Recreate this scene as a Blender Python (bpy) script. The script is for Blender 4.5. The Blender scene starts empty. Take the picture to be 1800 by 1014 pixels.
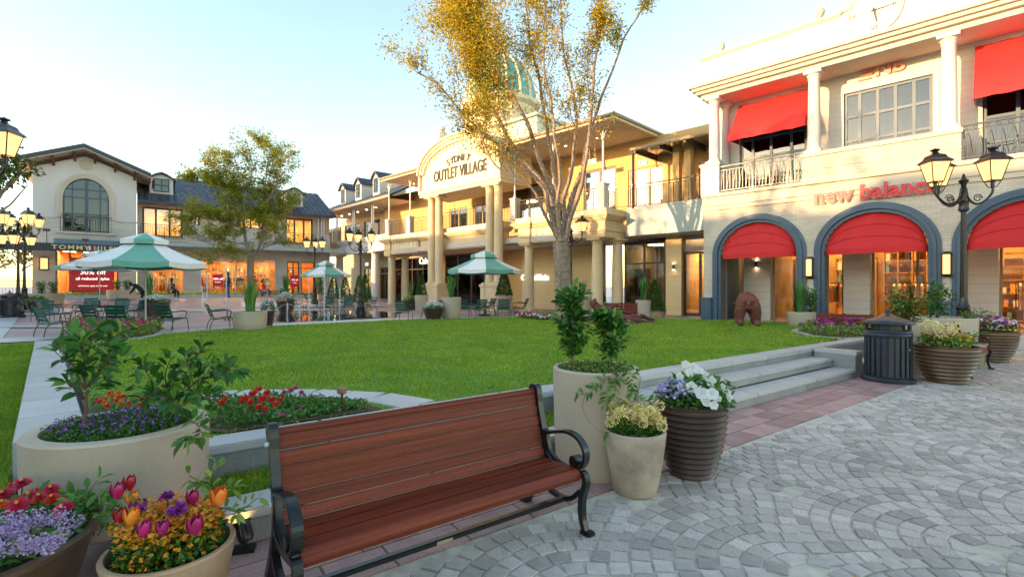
import bpy, bmesh, math, random
import numpy as np
from mathutils import Vector, Matrix, noise
random.seed(7); np.random.seed(7)
R = math.radians; PI = math.pi
scn = bpy.context.scene
COL = scn.collection

# ---------------------------------------------------------------- camera
CAM_H = 1.6; FPX = 880.0; HX = 900.0; HY = 504.0      # eye height, focal length and horizon in photo pixels
cam_d = bpy.data.cameras.new('camera'); cam = bpy.data.objects.new('camera', cam_d); COL.objects.link(cam)
cam.location = (0, 0, CAM_H); cam.rotation_euler = (R(90), 0, 0)
cam_d.sensor_width = 36; cam_d.lens = 36 * FPX / 1800; cam_d.shift_y = -3 / 1800
cam_d.clip_start = .05; cam_d.clip_end = 3000
scn.camera = cam

# ---------------------------------------------------------------- sky and sun
SUN_DIR = Vector((-.90, -.42, .15)).normalized()      # towards the sun
SUN_EL = math.asin(SUN_DIR.z); SUN_AZ = math.atan2(SUN_DIR.x, SUN_DIR.y)
world = bpy.data.worlds.new('World'); scn.world = world; world.use_nodes = True
wn = world.node_tree; wn.nodes.clear()
sky = wn.nodes.new('ShaderNodeTexSky'); sky.sky_type = 'NISHITA'; sky.sun_disc = False
sky.sun_elevation = SUN_EL; sky.sun_rotation = SUN_AZ
sky.air_density = 1.0; sky.dust_density = .5; sky.ozone_density = 1.35
bg = wn.nodes.new('ShaderNodeBackground'); bg.inputs[1].default_value = .15
wo = wn.nodes.new('ShaderNodeOutputWorld')
warm = wn.nodes.new('ShaderNodeMixRGB'); warm.blend_type = 'MULTIPLY'; warm.inputs[0].default_value = 1; warm.inputs[2].default_value = (1.0, .915, .80, 1)
wn.links.new(sky.outputs[0], warm.inputs[1]); wn.links.new(warm.outputs[0], bg.inputs[0]); wn.links.new(bg.outputs[0], wo.inputs[0])
sd = bpy.data.lights.new('sun', 'SUN'); sd.energy = 2.0; sd.angle = R(.6); sd.color = (1, .60, .28)
sun = bpy.data.objects.new('sun', sd); COL.objects.link(sun)
sun.rotation_euler = SUN_DIR.to_track_quat('Z', 'Y').to_euler()
scn.view_settings.view_transform = 'Standard'; scn.view_settings.look = 'None'
scn.view_settings.exposure = 2.42; scn.view_settings.gamma = 1; scn.view_settings.use_curve_mapping = False
scn.render.engine = 'CYCLES'
cy = scn.cycles
cy.use_denoising = True; cy.max_bounces = 7; cy.diffuse_bounces = 3; cy.glossy_bounces = 3
cy.transmission_bounces = 4; cy.transparent_max_bounces = 10; cy.sample_clamp_indirect = 4; cy.caustics_reflective = False; cy.caustics_refractive = False

# ---------------------------------------------------------------- photo pixel -> world
def W(px, py, z=0.0):
    Y = FPX * (CAM_H - z) / (py - HY)
    return ((px - HX) / FPX * Y, Y, z)
def WY(px, py, Y):
    return Vector(((px - HX) / FPX * Y, Y, CAM_H - (py - HY) / FPX * Y))
def sm(t):
    t = min(1, max(0, t)); return t * t * (3 - 2 * t)

# ---------------------------------------------------------------- object helpers
def setp(o, label=None, cat=None, group=None, kind=None):
    if label: o['label'] = label
    if cat: o['category'] = cat
    if group: o['group'] = group
    if kind: o['kind'] = kind
    return o
def thing(name, label, cat, loc=(0, 0, 0), rz=0.0, group=None):
    o = bpy.data.objects.new(name, None); COL.objects.link(o); o.empty_display_size = .2
    o.location = loc; o.rotation_euler = (0, 0, rz)
    return setp(o, label, cat, group)
def copy_tree(o, loc=None, rz=None, label=None, scale=None, parent=None):
    c = o.copy(); COL.objects.link(c)
    if parent is not None: c.parent = parent
    if loc is not None: c.location = loc
    if rz is not None: c.rotation_euler = (0, 0, rz)
    if scale is not None: c.scale = scale if hasattr(scale, '__len__') else (scale,) * 3
    if label: c['label'] = label
    for ch in list(o.children): copy_tree(ch, parent=c)
    return c

class MB:
    """collects geometry for one mesh"""
    def __init__(s): s.v = []; s.f = []
    def add(s, vs, fs):
        n = len(s.v); s.v += [tuple(v) for v in vs]; s.f += [tuple(i + n for i in f) for f in fs]; return s
    def box(s, c, d, rz=0.0, rot=None):
        x, y, z = d[0] / 2, d[1] / 2, d[2] / 2
        vs = [Vector(p) for p in ((-x, -y, -z), (x, -y, -z), (x, y, -z), (-x, y, -z), (-x, -y, z), (x, -y, z), (x, y, z), (-x, y, z))]
        m = rot if rot is not None else Matrix.Rotation(rz, 3, 'Z')
        return s.add([m @ v + Vector(c) for v in vs], BOXF)
    def hexa(s, p8): return s.add(p8, BOXF)
    def tube(s, path, rad, n=8, cap=True, flat=None):
        path = [Vector(p) for p in path]; k = len(path)
        if not hasattr(rad, '__len__'): rad = [rad] * k
        vs = []; up = None
        for i, p in enumerate(path):
            t = (path[min(i + 1, k - 1)] - path[max(i - 1, 0)])
            if t.length < 1e-9: t = Vector((0, 0, 1))
            t.normalize()
            if up is None:
                up = Vector((0, 0, 1)) if abs(t.z) < .9 else Vector((1, 0, 0))
            a = t.cross(up)
            if a.length < 1e-6: a = t.orthogonal()
            a.normalize(); b = a.cross(t).normalized(); up = b
            for j in range(n):
                an = 2 * PI * j / n
                ra = rad[i]; rb = rad[i] * (flat if flat else 1)
                vs.append(p + a * math.cos(an) * ra + b * math.sin(an) * rb)
        fs = [(i * n + j, i * n + (j + 1) % n, (i + 1) * n + (j + 1) % n, (i + 1) * n + j) for i in range(k - 1) for j in range(n)]
        if cap: fs += [tuple(range(n - 1, -1, -1)), tuple((k - 1) * n + j for j in range(n))]
        return s.add(vs, fs)
    def lathe(s, prof, n=24, c=(0, 0, 0), sx=1.0, sy=1.0, rot=None, closed=False):
        vs = []; fs = []; k = len(prof)
        for r, z in prof:
            for j in range(n):
                a = 2 * PI * j / n
                v = Vector((r * math.cos(a) * sx, r * math.sin(a) * sy, z))
                if rot is not None: v = rot @ v
                vs.append(v + Vector(c))
        for i in range(k - 1):
            for j in range(n):
                fs.append((i * n + j, i * n + (j + 1) % n, (i + 1) * n + (j + 1) % n, (i + 1) * n + j))
        if not closed:
            if prof[0][0] > 1e-4: fs.append(tuple(range(n - 1, -1, -1)))
            if prof[-1][0] > 1e-4: fs.append(tuple((k - 1) * n + j for j in range(n)))
        return s.add(vs, fs)
    def prism(s, poly, z0, z1):
        n = len(poly)
        vs = [(p[0], p[1], z0) for p in poly] + [(p[0], p[1], z1) for p in poly]
        fs = [tuple(range(n - 1, -1, -1)), tuple(range(n, 2 * n))] + [(i, (i + 1) % n, n + (i + 1) % n, n + i) for i in range(n)]
        return s.add(vs, fs)
    def slab(s, poly3, off):
        """closed slab from a 3D polygon moved by off"""
        n = len(poly3); off = Vector(off)
        vs = [Vector(p) for p in poly3] + [Vector(p) + off for p in poly3]
        return s.add(vs, [tuple(range(n - 1, -1, -1)), tuple(range(n, 2 * n))] + [(i, (i + 1) % n, n + (i + 1) % n, n + i) for i in range(n)])
    def build(s, name, mat, parent=None, smooth=False, world=False, bevel=0, kind=None, sub=0, loc=None):
        me = bpy.data.meshes.new(name)
        vs = s.v
        off = None
        if world and parent is not None:
            p = parent; off = Vector(p.location)
            while p.parent is not None: p = p.parent; off += Vector(p.location)
        elif loc is not None: off = Vector(loc)
        if off is not None: vs = [(v[0] - off.x, v[1] - off.y, v[2] - off.z) for v in vs]
        me.from_pydata(vs, [], s.f)
        bm = bmesh.new(); bm.from_mesh(me)
        bmesh.ops.remove_doubles(bm, verts=bm.verts, dist=1e-5) if smooth else None
        bmesh.ops.recalc_face_normals(bm, faces=bm.faces)
        if bevel:
            bmesh.ops.bevel(bm, geom=[e for e in bm.edges if len(e.link_faces) == 2 and e.calc_face_angle(0) > .5], offset=bevel, segments=1 if bevel < .004 else 2, affect='EDGES', clamp_overlap=True)
        bm.to_mesh(me); bm.free()
        if smooth:
            me.polygons.foreach_set('use_smooth', [True] * len(me.polygons))
            try: me.set_sharp_from_angle(angle=R(38))
            except Exception: pass
        if mat: me.materials.append(mat)
        o = bpy.data.objects.new(name, me); COL.objects.link(o)
        if parent is not None: o.parent = parent
        if loc is not None: o.location = loc
        if kind: o['kind'] = kind
        return o
BOXF = [(0, 3, 2, 1), (4, 5, 6, 7), (0, 1, 5, 4), (1, 2, 6, 5), (2, 3, 7, 6), (3, 0, 4, 7)]

def np_mesh(name, V, F, mat, parent=None, kind=None, k=4, smooth=False):
    """fast mesh of n faces with k corners each; V (m,3), F (n,k)"""
    me = bpy.data.meshes.new(name)
    me.vertices.add(len(V)); me.vertices.foreach_set('co', np.asarray(V, dtype=np.float32).ravel())
    n = len(F)
    me.loops.add(n * k); me.loops.foreach_set('vertex_index', np.asarray(F, dtype=np.int32).ravel())
    me.polygons.add(n); me.polygons.foreach_set('loop_start', np.arange(0, n * k, k, dtype=np.int32))
    try: me.polygons.foreach_set('loop_total', np.full(n, k, dtype=np.int32))
    except Exception: pass
    me.update(calc_edges=True); me.validate()
    if smooth: me.polygons.foreach_set('use_smooth', [True] * n)
    if mat: me.materials.append(mat)
    o = bpy.data.objects.new(name, me); COL.objects.link(o)
    if parent is not None: o.parent = parent
    if kind: o['kind'] = kind
    return o

def unit(a): return a / np.maximum(np.linalg.norm(a, axis=1, keepdims=True), 1e-9)
def leaves(name, P, D, L, Wd, mat, parent=None, kind=None, fold=.25, up=None, droop=0.0, detailed=False, curl=0.0):
    """leaf blades: base points P, directions D; diamond (2 tris folded as 1 quad) or detailed (6 point blade)"""
    P = np.asarray(P, float); D = unit(np.asarray(D, float)); n = len(P)
    L = np.broadcast_to(np.asarray(L, float), (n,))[:, None]; Wd = np.broadcast_to(np.asarray(Wd, float), (n,))[:, None]
    if up is None: up = np.random.normal(0, .6, (n, 3)) + np.array([0, 0, 1.0])
    S = unit(np.cross(D, up)); N = np.cross(S, D)
    tip = P + D * L; tip[:, 2] -= (droop * L)[:, 0]
    if not detailed:
        mid = P + D * L * .45 + N * L * .08
        V = np.stack([P, mid + S * Wd * .5 + N * Wd * fold, tip, mid - S * Wd * .5 + N * Wd * fold], 1).reshape(-1, 3)
        F = np.arange(n * 4).reshape(n, 4)
        return np_mesh(name, V, F, mat, parent, kind, 4)
    m0 = P + D * L * .5 + N * L * (.06 + curl)
    a = P + D * L * .28 + N * L * (.03 + curl * .6); b = P + D * L * .68 + N * L * (.04 + curl * .7)
    V = np.stack([P, a + S * Wd * .42 + N * Wd * fold, b + S * Wd * .4 + N * Wd * fold, tip, b - S * Wd * .4 + N * Wd * fold, a - S * Wd * .42 + N * Wd * fold, m0], 1).reshape(-1, 3)
    base = (np.arange(n) * 7)[:, None, None]
    F = (base + np.array([[0, 1, 6], [1, 2, 6], [2, 3, 6], [3, 4, 6], [4, 5, 6], [5, 0, 6]])[None]).reshape(-1, 3)
    return np_mesh(name, V, F, mat, parent, kind, 3, smooth=True)
def rand_dirs(n, upb=0.3):
    d = np.random.normal(0, 1, (n, 3)); d[:, 2] = d[:, 2] * .6 + upb
    return unit(d)
def ball(n, c, r, sq=1.0, shell=.4):
    d = unit(np.random.normal(0, 1, (n, 3))); rr = (shell + (1 - shell) * np.random.rand(n, 1)) * r
    p = d * rr; p[:, 2] *= sq
    return p + np.array(c), d

# ---------------------------------------------------------------- materials
def newmat(name):
    m = bpy.data.materials.new(name); m.use_nodes = True
    nt = m.node_tree; b = nt.nodes['Principled BSDF']
    return m, nt, b
def setin(b, **k):
    al = {'spec': 'Specular IOR Level', 'rough': 'Roughness', 'metal': 'Metallic', 'coat': 'Coat Weight', 'trans': 'Transmission Weight', 'sub': 'Subsurface Weight'}
    for a, v in k.items():
        n = al.get(a, a)
        if n in b.inputs: b.inputs[n].default_value = v
def c4(c): return (c[0], c[1], c[2], 1)
def M(name, col, rough=.6, metal=0.0, var=.12, scale=6.0, bump=0.0, bscale=40.0, spec=.5, col2=None, coat=0.0, island=0.0, objvar=0.0, detail=4, stretch=None, grain=0.0, gscale=300):
    """general procedural surface: noise-mottled colour, optional bump, per-piece variation"""
    m, nt, b = newmat(name); N = nt.nodes; Lk = nt.links
    setin(b, rough=rough, metal=metal, spec=spec, coat=coat)
    tc = N.new('ShaderNodeTexCoord')
    src = tc.outputs['Object']
    if stretch:
        mp = N.new('ShaderNodeMapping'); mp.inputs['Scale'].default_value = stretch; Lk.new(src, mp.inputs[0]); src = mp.outputs[0]
    nz = N.new('ShaderNodeTexNoise'); nz.inputs['Scale'].default_value = scale; nz.inputs['Detail'].default_value = detail
    Lk.new(src, nz.inputs[0])
    rp = N.new('ShaderNodeValToRGB')
    c2 = col2 if col2 else tuple(x * (1 - var) for x in col)
    c1 = col if col2 else tuple(min(1, x * (1 + var)) for x in col)
    rp.color_ramp.elements[0].position = .32; rp.color_ramp.elements[1].position = .68
    rp.color_ramp.elements[0].color = c4(c2); rp.color_ramp.elements[1].color = c4(c1)
    Lk.new(nz.outputs[0], rp.inputs[0]); out = rp.outputs[0]
    if island or objvar:
        g = N.new('ShaderNodeNewGeometry'); oi = N.new('ShaderNodeObjectInfo')
        ad = N.new('ShaderNodeMath'); ad.operation = 'ADD'; Lk.new(g.outputs['Random Per Island'], ad.inputs[0]); Lk.new(oi.outputs['Random'], ad.inputs[1])
        fr = N.new('ShaderNodeMath'); fr.operation = 'FRACT'; Lk.new(ad.outputs[0], fr.inputs[0])
        mr = N.new('ShaderNodeMapRange'); mr.inputs['To Min'].default_value = 1 - max(island, objvar); mr.inputs['To Max'].default_value = 1 + max(island, objvar)
        Lk.new(fr.outputs[0], mr.inputs[0])
        vm = N.new('ShaderNodeVectorMath'); vm.operation = 'SCALE'; Lk.new(out, vm.inputs[0]); Lk.new(mr.outputs[0], vm.inputs['Scale']); out = vm.outputs[0]
    if grain:
        n2 = N.new('ShaderNodeTexNoise'); n2.inputs['Scale'].default_value = gscale; n2.inputs['Detail'].default_value = 2; Lk.new(tc.outputs['Object'], n2.inputs[0])
        m2 = N.new('ShaderNodeMapRange'); m2.inputs['From Min'].default_value = .35; m2.inputs['From Max'].default_value = .65
        m2.inputs['To Min'].default_value = 1 - grain; m2.inputs['To Max'].default_value = 1 + grain; Lk.new(n2.outputs[0], m2.inputs[0])
        v2 = N.new('ShaderNodeVectorMath'); v2.operation = 'SCALE'; Lk.new(out, v2.inputs[0]); Lk.new(m2.outputs[0], v2.inputs['Scale']); out = v2.outputs[0]
    Lk.new(out, b.inputs['Base Color'])
    if bump:
        nb = N.new('ShaderNodeTexNoise'); nb.inputs['Scale'].default_value = bscale; nb.inputs['Detail'].default_value = 3; Lk.new(src, nb.inputs[0])
        bp = N.new('ShaderNodeBump'); bp.inputs['Strength'].default_value = bump; bp.inputs['Distance'].default_value = .02
        Lk.new(nb.outputs[0], bp.inputs['Height']); Lk.new(bp.outputs[0], b.inputs['Normal'])
    return m
def Mleaf(name, c1, c2, c3=None, rough=.5, trans=.35, f3=.8, patch=0):
    """foliage: a colour per leaf, some light through the blade"""
    m, nt, b = newmat(name); N = nt.nodes; Lk = nt.links
    g = N.new('ShaderNodeNewGeometry'); rp = N.new('ShaderNodeValToRGB')
    rp.color_ramp.elements[0].color = c4(c1); rp.color_ramp.elements[0].position = 0
    rp.color_ramp.elements[1].color = c4(c2); rp.color_ramp.elements[1].position = .7 if c3 else 1
    if c3:
        e = rp.color_ramp.elements.new(f3 + .12 if f3 < .85 else .97); e.color = c4(c3)
    Lk.new(g.outputs['Random Per Island'], rp.inputs[0]); co = rp.outputs[0]
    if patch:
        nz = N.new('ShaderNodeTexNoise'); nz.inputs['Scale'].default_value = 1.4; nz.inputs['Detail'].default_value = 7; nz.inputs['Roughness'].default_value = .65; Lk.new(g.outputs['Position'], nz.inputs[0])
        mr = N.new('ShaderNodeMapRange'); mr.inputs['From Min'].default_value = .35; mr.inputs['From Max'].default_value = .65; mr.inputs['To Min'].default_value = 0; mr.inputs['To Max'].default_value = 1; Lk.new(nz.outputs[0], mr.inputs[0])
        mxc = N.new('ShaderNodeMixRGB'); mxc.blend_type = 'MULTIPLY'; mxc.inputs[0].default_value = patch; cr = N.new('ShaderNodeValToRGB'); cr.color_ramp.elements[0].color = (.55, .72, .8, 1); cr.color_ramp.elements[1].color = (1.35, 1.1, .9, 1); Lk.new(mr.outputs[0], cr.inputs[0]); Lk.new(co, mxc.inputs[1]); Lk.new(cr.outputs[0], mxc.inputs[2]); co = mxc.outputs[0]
    Lk.new(co, b.inputs['Base Color'])
    setin(b, rough=rough, spec=.4)
    tr = N.new('ShaderNodeBsdfTranslucent'); Lk.new(rp.outputs[0], tr.inputs[0])
    mx = N.new('ShaderNodeMixShader'); mx.inputs[0].default_value = trans
    o = N['Material Output']; Lk.new(b.outputs[0], mx.inputs[1]); Lk.new(tr.outputs[0], mx.inputs[2]); Lk.new(mx.outputs[0], o.inputs[0])
    return m
def Memit(name, col, s, var=0.0):
    m, nt, b = newmat(name); setin(b, rough=.5)
    b.inputs['Base Color'].default_value = c4(col); b.inputs['Emission Color'].default_value = c4(col); b.inputs['Emission Strength'].default_value = s
    return m
def Mglass(name, tint=(.75, .85, .85), refl=.12, rough=.01):
    m, nt, b = newmat(name); N = nt.nodes; Lk = nt.links; N.remove(b)
    t = N.new('ShaderNodeBsdfTransparent'); t.inputs[0].default_value = c4(tint)
    g = N.new('ShaderNodeBsdfGlossy'); g.inputs['Roughness'].default_value = rough; g.inputs[0].default_value = (.95, .97, 1, 1)
    lw = N.new('ShaderNodeFresnel'); lw.inputs[0].default_value = 1.45
    ad = N.new('ShaderNodeMath'); ad.operation = 'ADD'; ad.use_clamp = True; ad.inputs[1].default_value = refl; Lk.new(lw.outputs[0], ad.inputs[0])
    nz = N.new('ShaderNodeTexNoise'); nz.inputs['Scale'].default_value = .7; bp = N.new('ShaderNodeBump'); bp.inputs['Strength'].default_value = .04; bp.inputs['Distance'].default_value = .1
    Lk.new(nz.outputs[0], bp.inputs['Height']); Lk.new(bp.outputs[0], g.inputs['Normal'])
    mx = N.new('ShaderNodeMixShader'); Lk.new(ad.outputs[0], mx.inputs[0]); Lk.new(t.outputs[0], mx.inputs[1]); Lk.new(g.outputs[0], mx.inputs[2])
    Lk.new(mx.outputs[0], N['Material Output'].inputs[0])
    return m
def Mbrick(name, c1, c2, mortar, w, h, rot=None, ms=.006, bump=.3, rough=.8, flat=False, frame=None, var_scale=.6, offset=.5):
    """bricks or tiles laid in metres on the surface"""
    m, nt, b = newmat(name); N = nt.nodes; Lk = nt.links; setin(b, rough=rough, spec=.3)
    tc = N.new('ShaderNodeTexCoord'); g = N.new('ShaderNodeNewGeometry')
    if flat:
        mp = N.new('ShaderNodeMapping'); mp.inputs['Rotation'].default_value = (0, 0, rot or 0); Lk.new(g.outputs['Position'], mp.inputs[0]); src = mp.outputs[0]
    else:       # vertical wall: (along, z)
        d1 = N.new('ShaderNodeVectorMath'); d1.operation = 'DOT_PRODUCT'; d1.inputs[1].default_value = (frame[0], frame[1], 0); Lk.new(g.outputs['Position'], d1.inputs[0])
        sp = N.new('ShaderNodeSeparateXYZ'); Lk.new(g.outputs['Position'], sp.inputs[0])
        cb = N.new('ShaderNodeCombineXYZ'); Lk.new(d1.outputs['Value'], cb.inputs[0]); Lk.new(sp.outputs[2], cb.inputs[1]); src = cb.outputs[0]
    br = N.new('ShaderNodeTexBrick'); br.inputs['Scale'].default_value = 1; br.inputs['Brick Width'].default_value = w; br.inputs['Row Height'].default_value = h
    br.inputs['Mortar Size'].default_value = ms; br.inputs['Color1'].default_value = c4(c1); br.inputs['Color2'].default_value = c4(c2); br.inputs['Mortar'].default_value = c4(mortar); br.offset = offset
    Lk.new(src, br.inputs[0])
    nz = N.new('ShaderNodeTexNoise'); nz.inputs['Scale'].default_value = var_scale; nz.inputs['Detail'].default_value = 8; Lk.new(g.outputs['Position'], nz.inputs[0])
    mr = N.new('ShaderNodeMapRange'); mr.inputs['From Min'].default_value = .3; mr.inputs['From Max'].default_value = .7; mr.inputs['To Min'].default_value = .82; mr.inputs['To Max'].default_value = 1.12; Lk.new(nz.outputs[0], mr.inputs[0])
    vm = N.new('ShaderNodeVectorMath'); vm.operation = 'SCALE'; Lk.new(br.outputs[0], vm.inputs[0]); Lk.new(mr.outputs[0], vm.inputs['Scale'])
    Lk.new(vm.outputs[0], b.inputs['Base Color'])
    bp = N.new('ShaderNodeBump'); bp.inputs['Strength'].default_value = bump; bp.inputs['Distance'].default_value = .01; bp.invert = True
    Lk.new(br.outputs['Fac'], bp.inputs['Height']); Lk.new(bp.outputs[0], b.inputs['Normal'])
    return m

# site directions
DV = Vector((.803, .596, 0)); NV = Vector((.596, -.803, 0))      # along the bench / towards the camera
P0 = Vector((-1.504, 3.22, 0))
def TQ(t, q, z=0.0): return (P0.x + DV.x * t - NV.x * q, P0.y + DV.y * t - NV.y * q, z)     # q = metres behind the low kerb
def tq(x, y): dx, dy = x - P0.x, y - P0.y; return dx * DV.x + dy * DV.y, -(dx * NV.x + dy * NV.y)
TH_O = Vector((-17.0, 45.5, 0))
def ground(x, y):
    q = tq(x, y)[1]; z = .2 * sm((q - 1) / 7)
    D = (x - TH_O.x) * .604 + (y - TH_O.y) * -.797
    return z + .75 * sm((18 - D) / 16) * (.25 + .75 * sm((-x - 8) / 12)) * sm((y - 14) / 6)
def G(x, y): return (x, y, ground(x, y))
def GP(px, Y): x = (px - HX) / FPX * Y; return (x, Y, ground(x, Y))

mt = {}
mt['granite'] = M('granite', (.28, .28, .275), .55, var=.12, scale=3, grain=.35, gscale=220, objvar=.1, bump=.15, bscale=200)
mt['granite_top'] = M('honed_granite', (.46, .45, .44), .5, var=.08, scale=2, grain=.16, gscale=260, objvar=.07)
mt['cobble'] = M('cobble_granite', (.50, .45, .40), .62, col2=(.39, .35, .32), scale=1.2, grain=.35, gscale=260, objvar=.27, bump=.3, bscale=120)
mt['joint'] = M('pale_joint_sand', (.56, .50, .40), .9, var=.2, scale=9, bump=.3, bscale=300)
mt['porphyry'] = M('red_porphyry', (.44, .28, .25), .6, col2=(.33, .19, .18), scale=5, grain=.25, gscale=150, objvar=.2, bump=.2, bscale=90)
mt['white_paint'] = M('white_render', (.62, .60, .56), .7, var=.08, scale=.8, bump=.06, bscale=60, stretch=(1, 1, .25), detail=8)
mt['cream'] = M('cream_render', (.70, .54, .32), .7, var=.10, scale=.7, bump=.05, bscale=60)
mt['cream_lt'] = M('pale_cream_render', (.76, .63, .42), .7, var=.05, scale=.7)
mt['tan_wall'] = M('tan_wall', (.62, .40, .16), .75, var=.07, scale=.6, bump=.05, bscale=50)
mt['gutter'] = M('gutter_paint', (.36, .27, .17), .5, var=.1)
mt['white_iron'] = M('white_iron', (.78, .77, .74), .45, var=.04)
mt['soffit'] = M('soffit', (.6, .53, .46), .8, var=.04)
mt['dark_roof'] = M('slate_tile', (.035, .045, .07), .35, var=.3, scale=2, island=.35, stretch=(1, 1, 1))
mt['dark_trim'] = M('dark_blue_trim', (.03, .04, .055), .45, var=.12)
mt['black_iron'] = M('black_iron', (.008, .008, .009), .32, var=.2, spec=.5, coat=.15)
mt['grey_panel'] = M('grey_green_panel', (.37, .44, .43), .5, var=.04, scale=.5)
mt['teal'] = M('teal_metal_roof', (.10, .36, .34), .5, var=.15, scale=1.5)
mt['dark_frame'] = M('dark_bronze_frame', (.045, .04, .035), .4, var=.1)
mt['gold_frame'] = M('tan_door_frame', (.33, .22, .11), .45, var=.1)
mt['blue_frame'] = M('slate_blue_paint', (.055, .10, .15), .45, var=.12, scale=1.5)
mt['red_cloth'] = M('red_awning_cloth', (.58, .016, .018), .75, var=.06, scale=1.2, bump=.08, bscale=300)
mt['red_letter'] = M('red_letter', (.62, .02, .025), .4, var=.03)
mt['white_letter'] = Memit('white_lit_letter', (1, .95, .85), .28)
mt['gold_letter'] = M('gold_letter', (.75, .6, .3), .4)
mt['black_letter'] = M('black_letter', (.02, .018, .016), .5)
mt['red_poster'] = M('red_poster', (.72, .02, .04), .5, var=.02)
mt['glass'] = Mglass('window_glass', (.8, .86, .85), .10)
mt['glass_refl'] = Mglass('reflective_glass', (.42, .48, .5), .04)
mt['glass_clear'] = Mglass('shop_glass', (.95, .96, .95), .015)
mt['canopy_glass'] = Mglass('canopy_glass', (.55, .75, .75), .25, .05)
mt['interior'] = M('warm_interior_wall', (.7, .45, .18), .8, var=.3, scale=1.3)
mt['interior_dark'] = M('dim_interior', (.16, .12, .09), .8, var=.3, scale=1.3)
mt['shelf_wood'] = M('shelf_wood', (.40, .2, .07), .5, var=.2, scale=3, stretch=(1, 1, 6))
mt['lamp_glow'] = Memit('lamp_glow', (1, .55, .2), .30)
mt['ceiling_glow'] = Memit('shop_ceiling_light', (1, .64, .27), 9)
mt['ceil_small'] = Memit('downlight', (1, .72, .42), 9.0)
mt['bench_wood'] = M('red_hardwood', (.235, .045, .018), .5, col2=(.10, .02, .01), scale=5, stretch=(.25, 14, 14), detail=8, grain=.18, gscale=160, objvar=.2, spec=.25, bump=.12, bscale=16)
mt['concrete_pot'] = M('beige_cast_stone', (.54, .45, .34), .7, col2=(.45, .37, .28), scale=2.2, grain=.08, gscale=200, bump=.08, bscale=70, detail=8)
mt['stone_pot'] = M('weathered_sandstone', (.50, .41, .31), .75, col2=(.27, .2, .15), scale=4.5, grain=.12, gscale=150, bump=.2, bscale=40, detail=10)
mt['terracotta'] = M('weathered_terracotta', (.47, .31, .19), .7, col2=(.33, .2, .12), scale=5, grain=.1, bump=.2, bscale=40, detail=8)
mt['ribbed'] = M('dark_ribbed_ceramic', (.10, .06, .045), .4, col2=(.055, .035, .028), scale=3, spec=.5, bump=.1, bscale=60)
mt['bronze_pot'] = M('bronze_brown_ceramic', (.16, .095, .05), .35, col2=(.09, .05, .03), scale=3, bump=.1, bscale=50)
mt['soil'] = M('soil_mulch', (.12, .07, .045), .95, var=.5, scale=40, bump=.8, bscale=90)
mt['chair_green'] = M('dark_green_metal', (.012, .085, .06), .38, var=.1)
mt['umb_green'] = M('green_canvas', (.17, .42, .33), .8, var=.06)
mt['umb_white'] = M('white_canvas', (.82, .83, .80), .8, var=.03)
mt['bark'] = M('grey_bark', (.36, .28, .21), .85, col2=(.20, .15, .11), scale=5, stretch=(1, 1, .5), bump=.5, bscale=18, detail=8)
mt['twig'] = M('brown_twig', (.16, .09, .055), .8, var=.2)
mt['rust'] = M('rusty_bronze', (.20, .055, .035), .55, col2=(.09, .03, .022), scale=5, bump=.3, bscale=25, detail=8)
mt['rootwood'] = M('red_brown_root', (.17, .035, .028), .5, col2=(.08, .018, .015), scale=4, bump=.5, bscale=16, stretch=(1, 1, 3))
mt['bin_metal'] = M('blue_black_iron', (.03, .038, .05), .4, col2=(.018, .022, .03), scale=5, coat=.2)
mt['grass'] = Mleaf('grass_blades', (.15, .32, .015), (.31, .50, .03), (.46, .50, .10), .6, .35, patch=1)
mt['turf'] = M('turf', (.16, .30, .02), .9, col2=(.09, .19, .014), scale=1.6, grain=.35, gscale=60, bump=.5, bscale=120)
mt['leaf_dark'] = Mleaf('glossy_dark_leaf', (.025, .10, .016), (.06, .20, .025), (.18, .36, .05), .35, .28)
mt['leaf_mid'] = Mleaf('mid_green_leaf', (.05, .16, .03), (.12, .3, .05), (.25, .4, .1), .45, .35)
mt['leaf_lime'] = Mleaf('lime_leaf', (.12, .25, .04), (.26, .4, .07), (.4, .5, .12), .45, .35)
mt['leaf_tree'] = Mleaf('tree_leaf', (.26, .30, .03), (.6, .46, .03), (.75, .46, .03), .5, .5)
mt['leaf_tree2'] = Mleaf('small_tree_leaf', (.22, .36, .03), (.5, .48, .04), (.68, .48, .04), .5, .5)
mt['leaf_far'] = Mleaf('far_tree_leaf', (.05, .12, .02), (.16, .2, .03), (.35, .26, .04), .6, .3)
mt['blade'] = Mleaf('strappy_leaf', (.04, .15, .03), (.10, .26, .05), (.2, .36, .1), .35, .25)
mt['conifer'] = Mleaf('conifer_leaf', (.02, .09, .015), (.06, .19, .03), (.13, .28, .05), .6, .15)
mt['water'] = Mglass('wet_film', (.62, .66, .7), .18, .03)
# ================================================================= SETTING
# ground sheet (plaza level, rises gently towards the far shops)
mt['plaza'] = Mbrick('plaza_pavers', (.46, .31, .295), (.39, .26, .25), (.42, .36, .33), .6, .3, rot=.64, ms=.012, bump=.2, rough=.45, flat=True, var_scale=.35)
xs = list(np.arange(-62, 62.1, 1.0)); ys = list(np.arange(-20, 72.1, 1.0))
b = MB(); nx = len(xs)
xe = [-900] + xs + [900]; ye = [-600] + ys + [1500]; nx = len(xe)
b.v = [(x, y, ground(x, y) - .012) for y in ye for x in xe]
b.f = [(j * nx + i, j * nx + i + 1, (j + 1) * nx + i + 1, (j + 1) * nx + i) for j in range(len(ye) - 1) for i in range(nx - 1)]
o = b.build('plaza_ground', mt['plaza'], smooth=True); setp(o, kind='structure')

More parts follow.
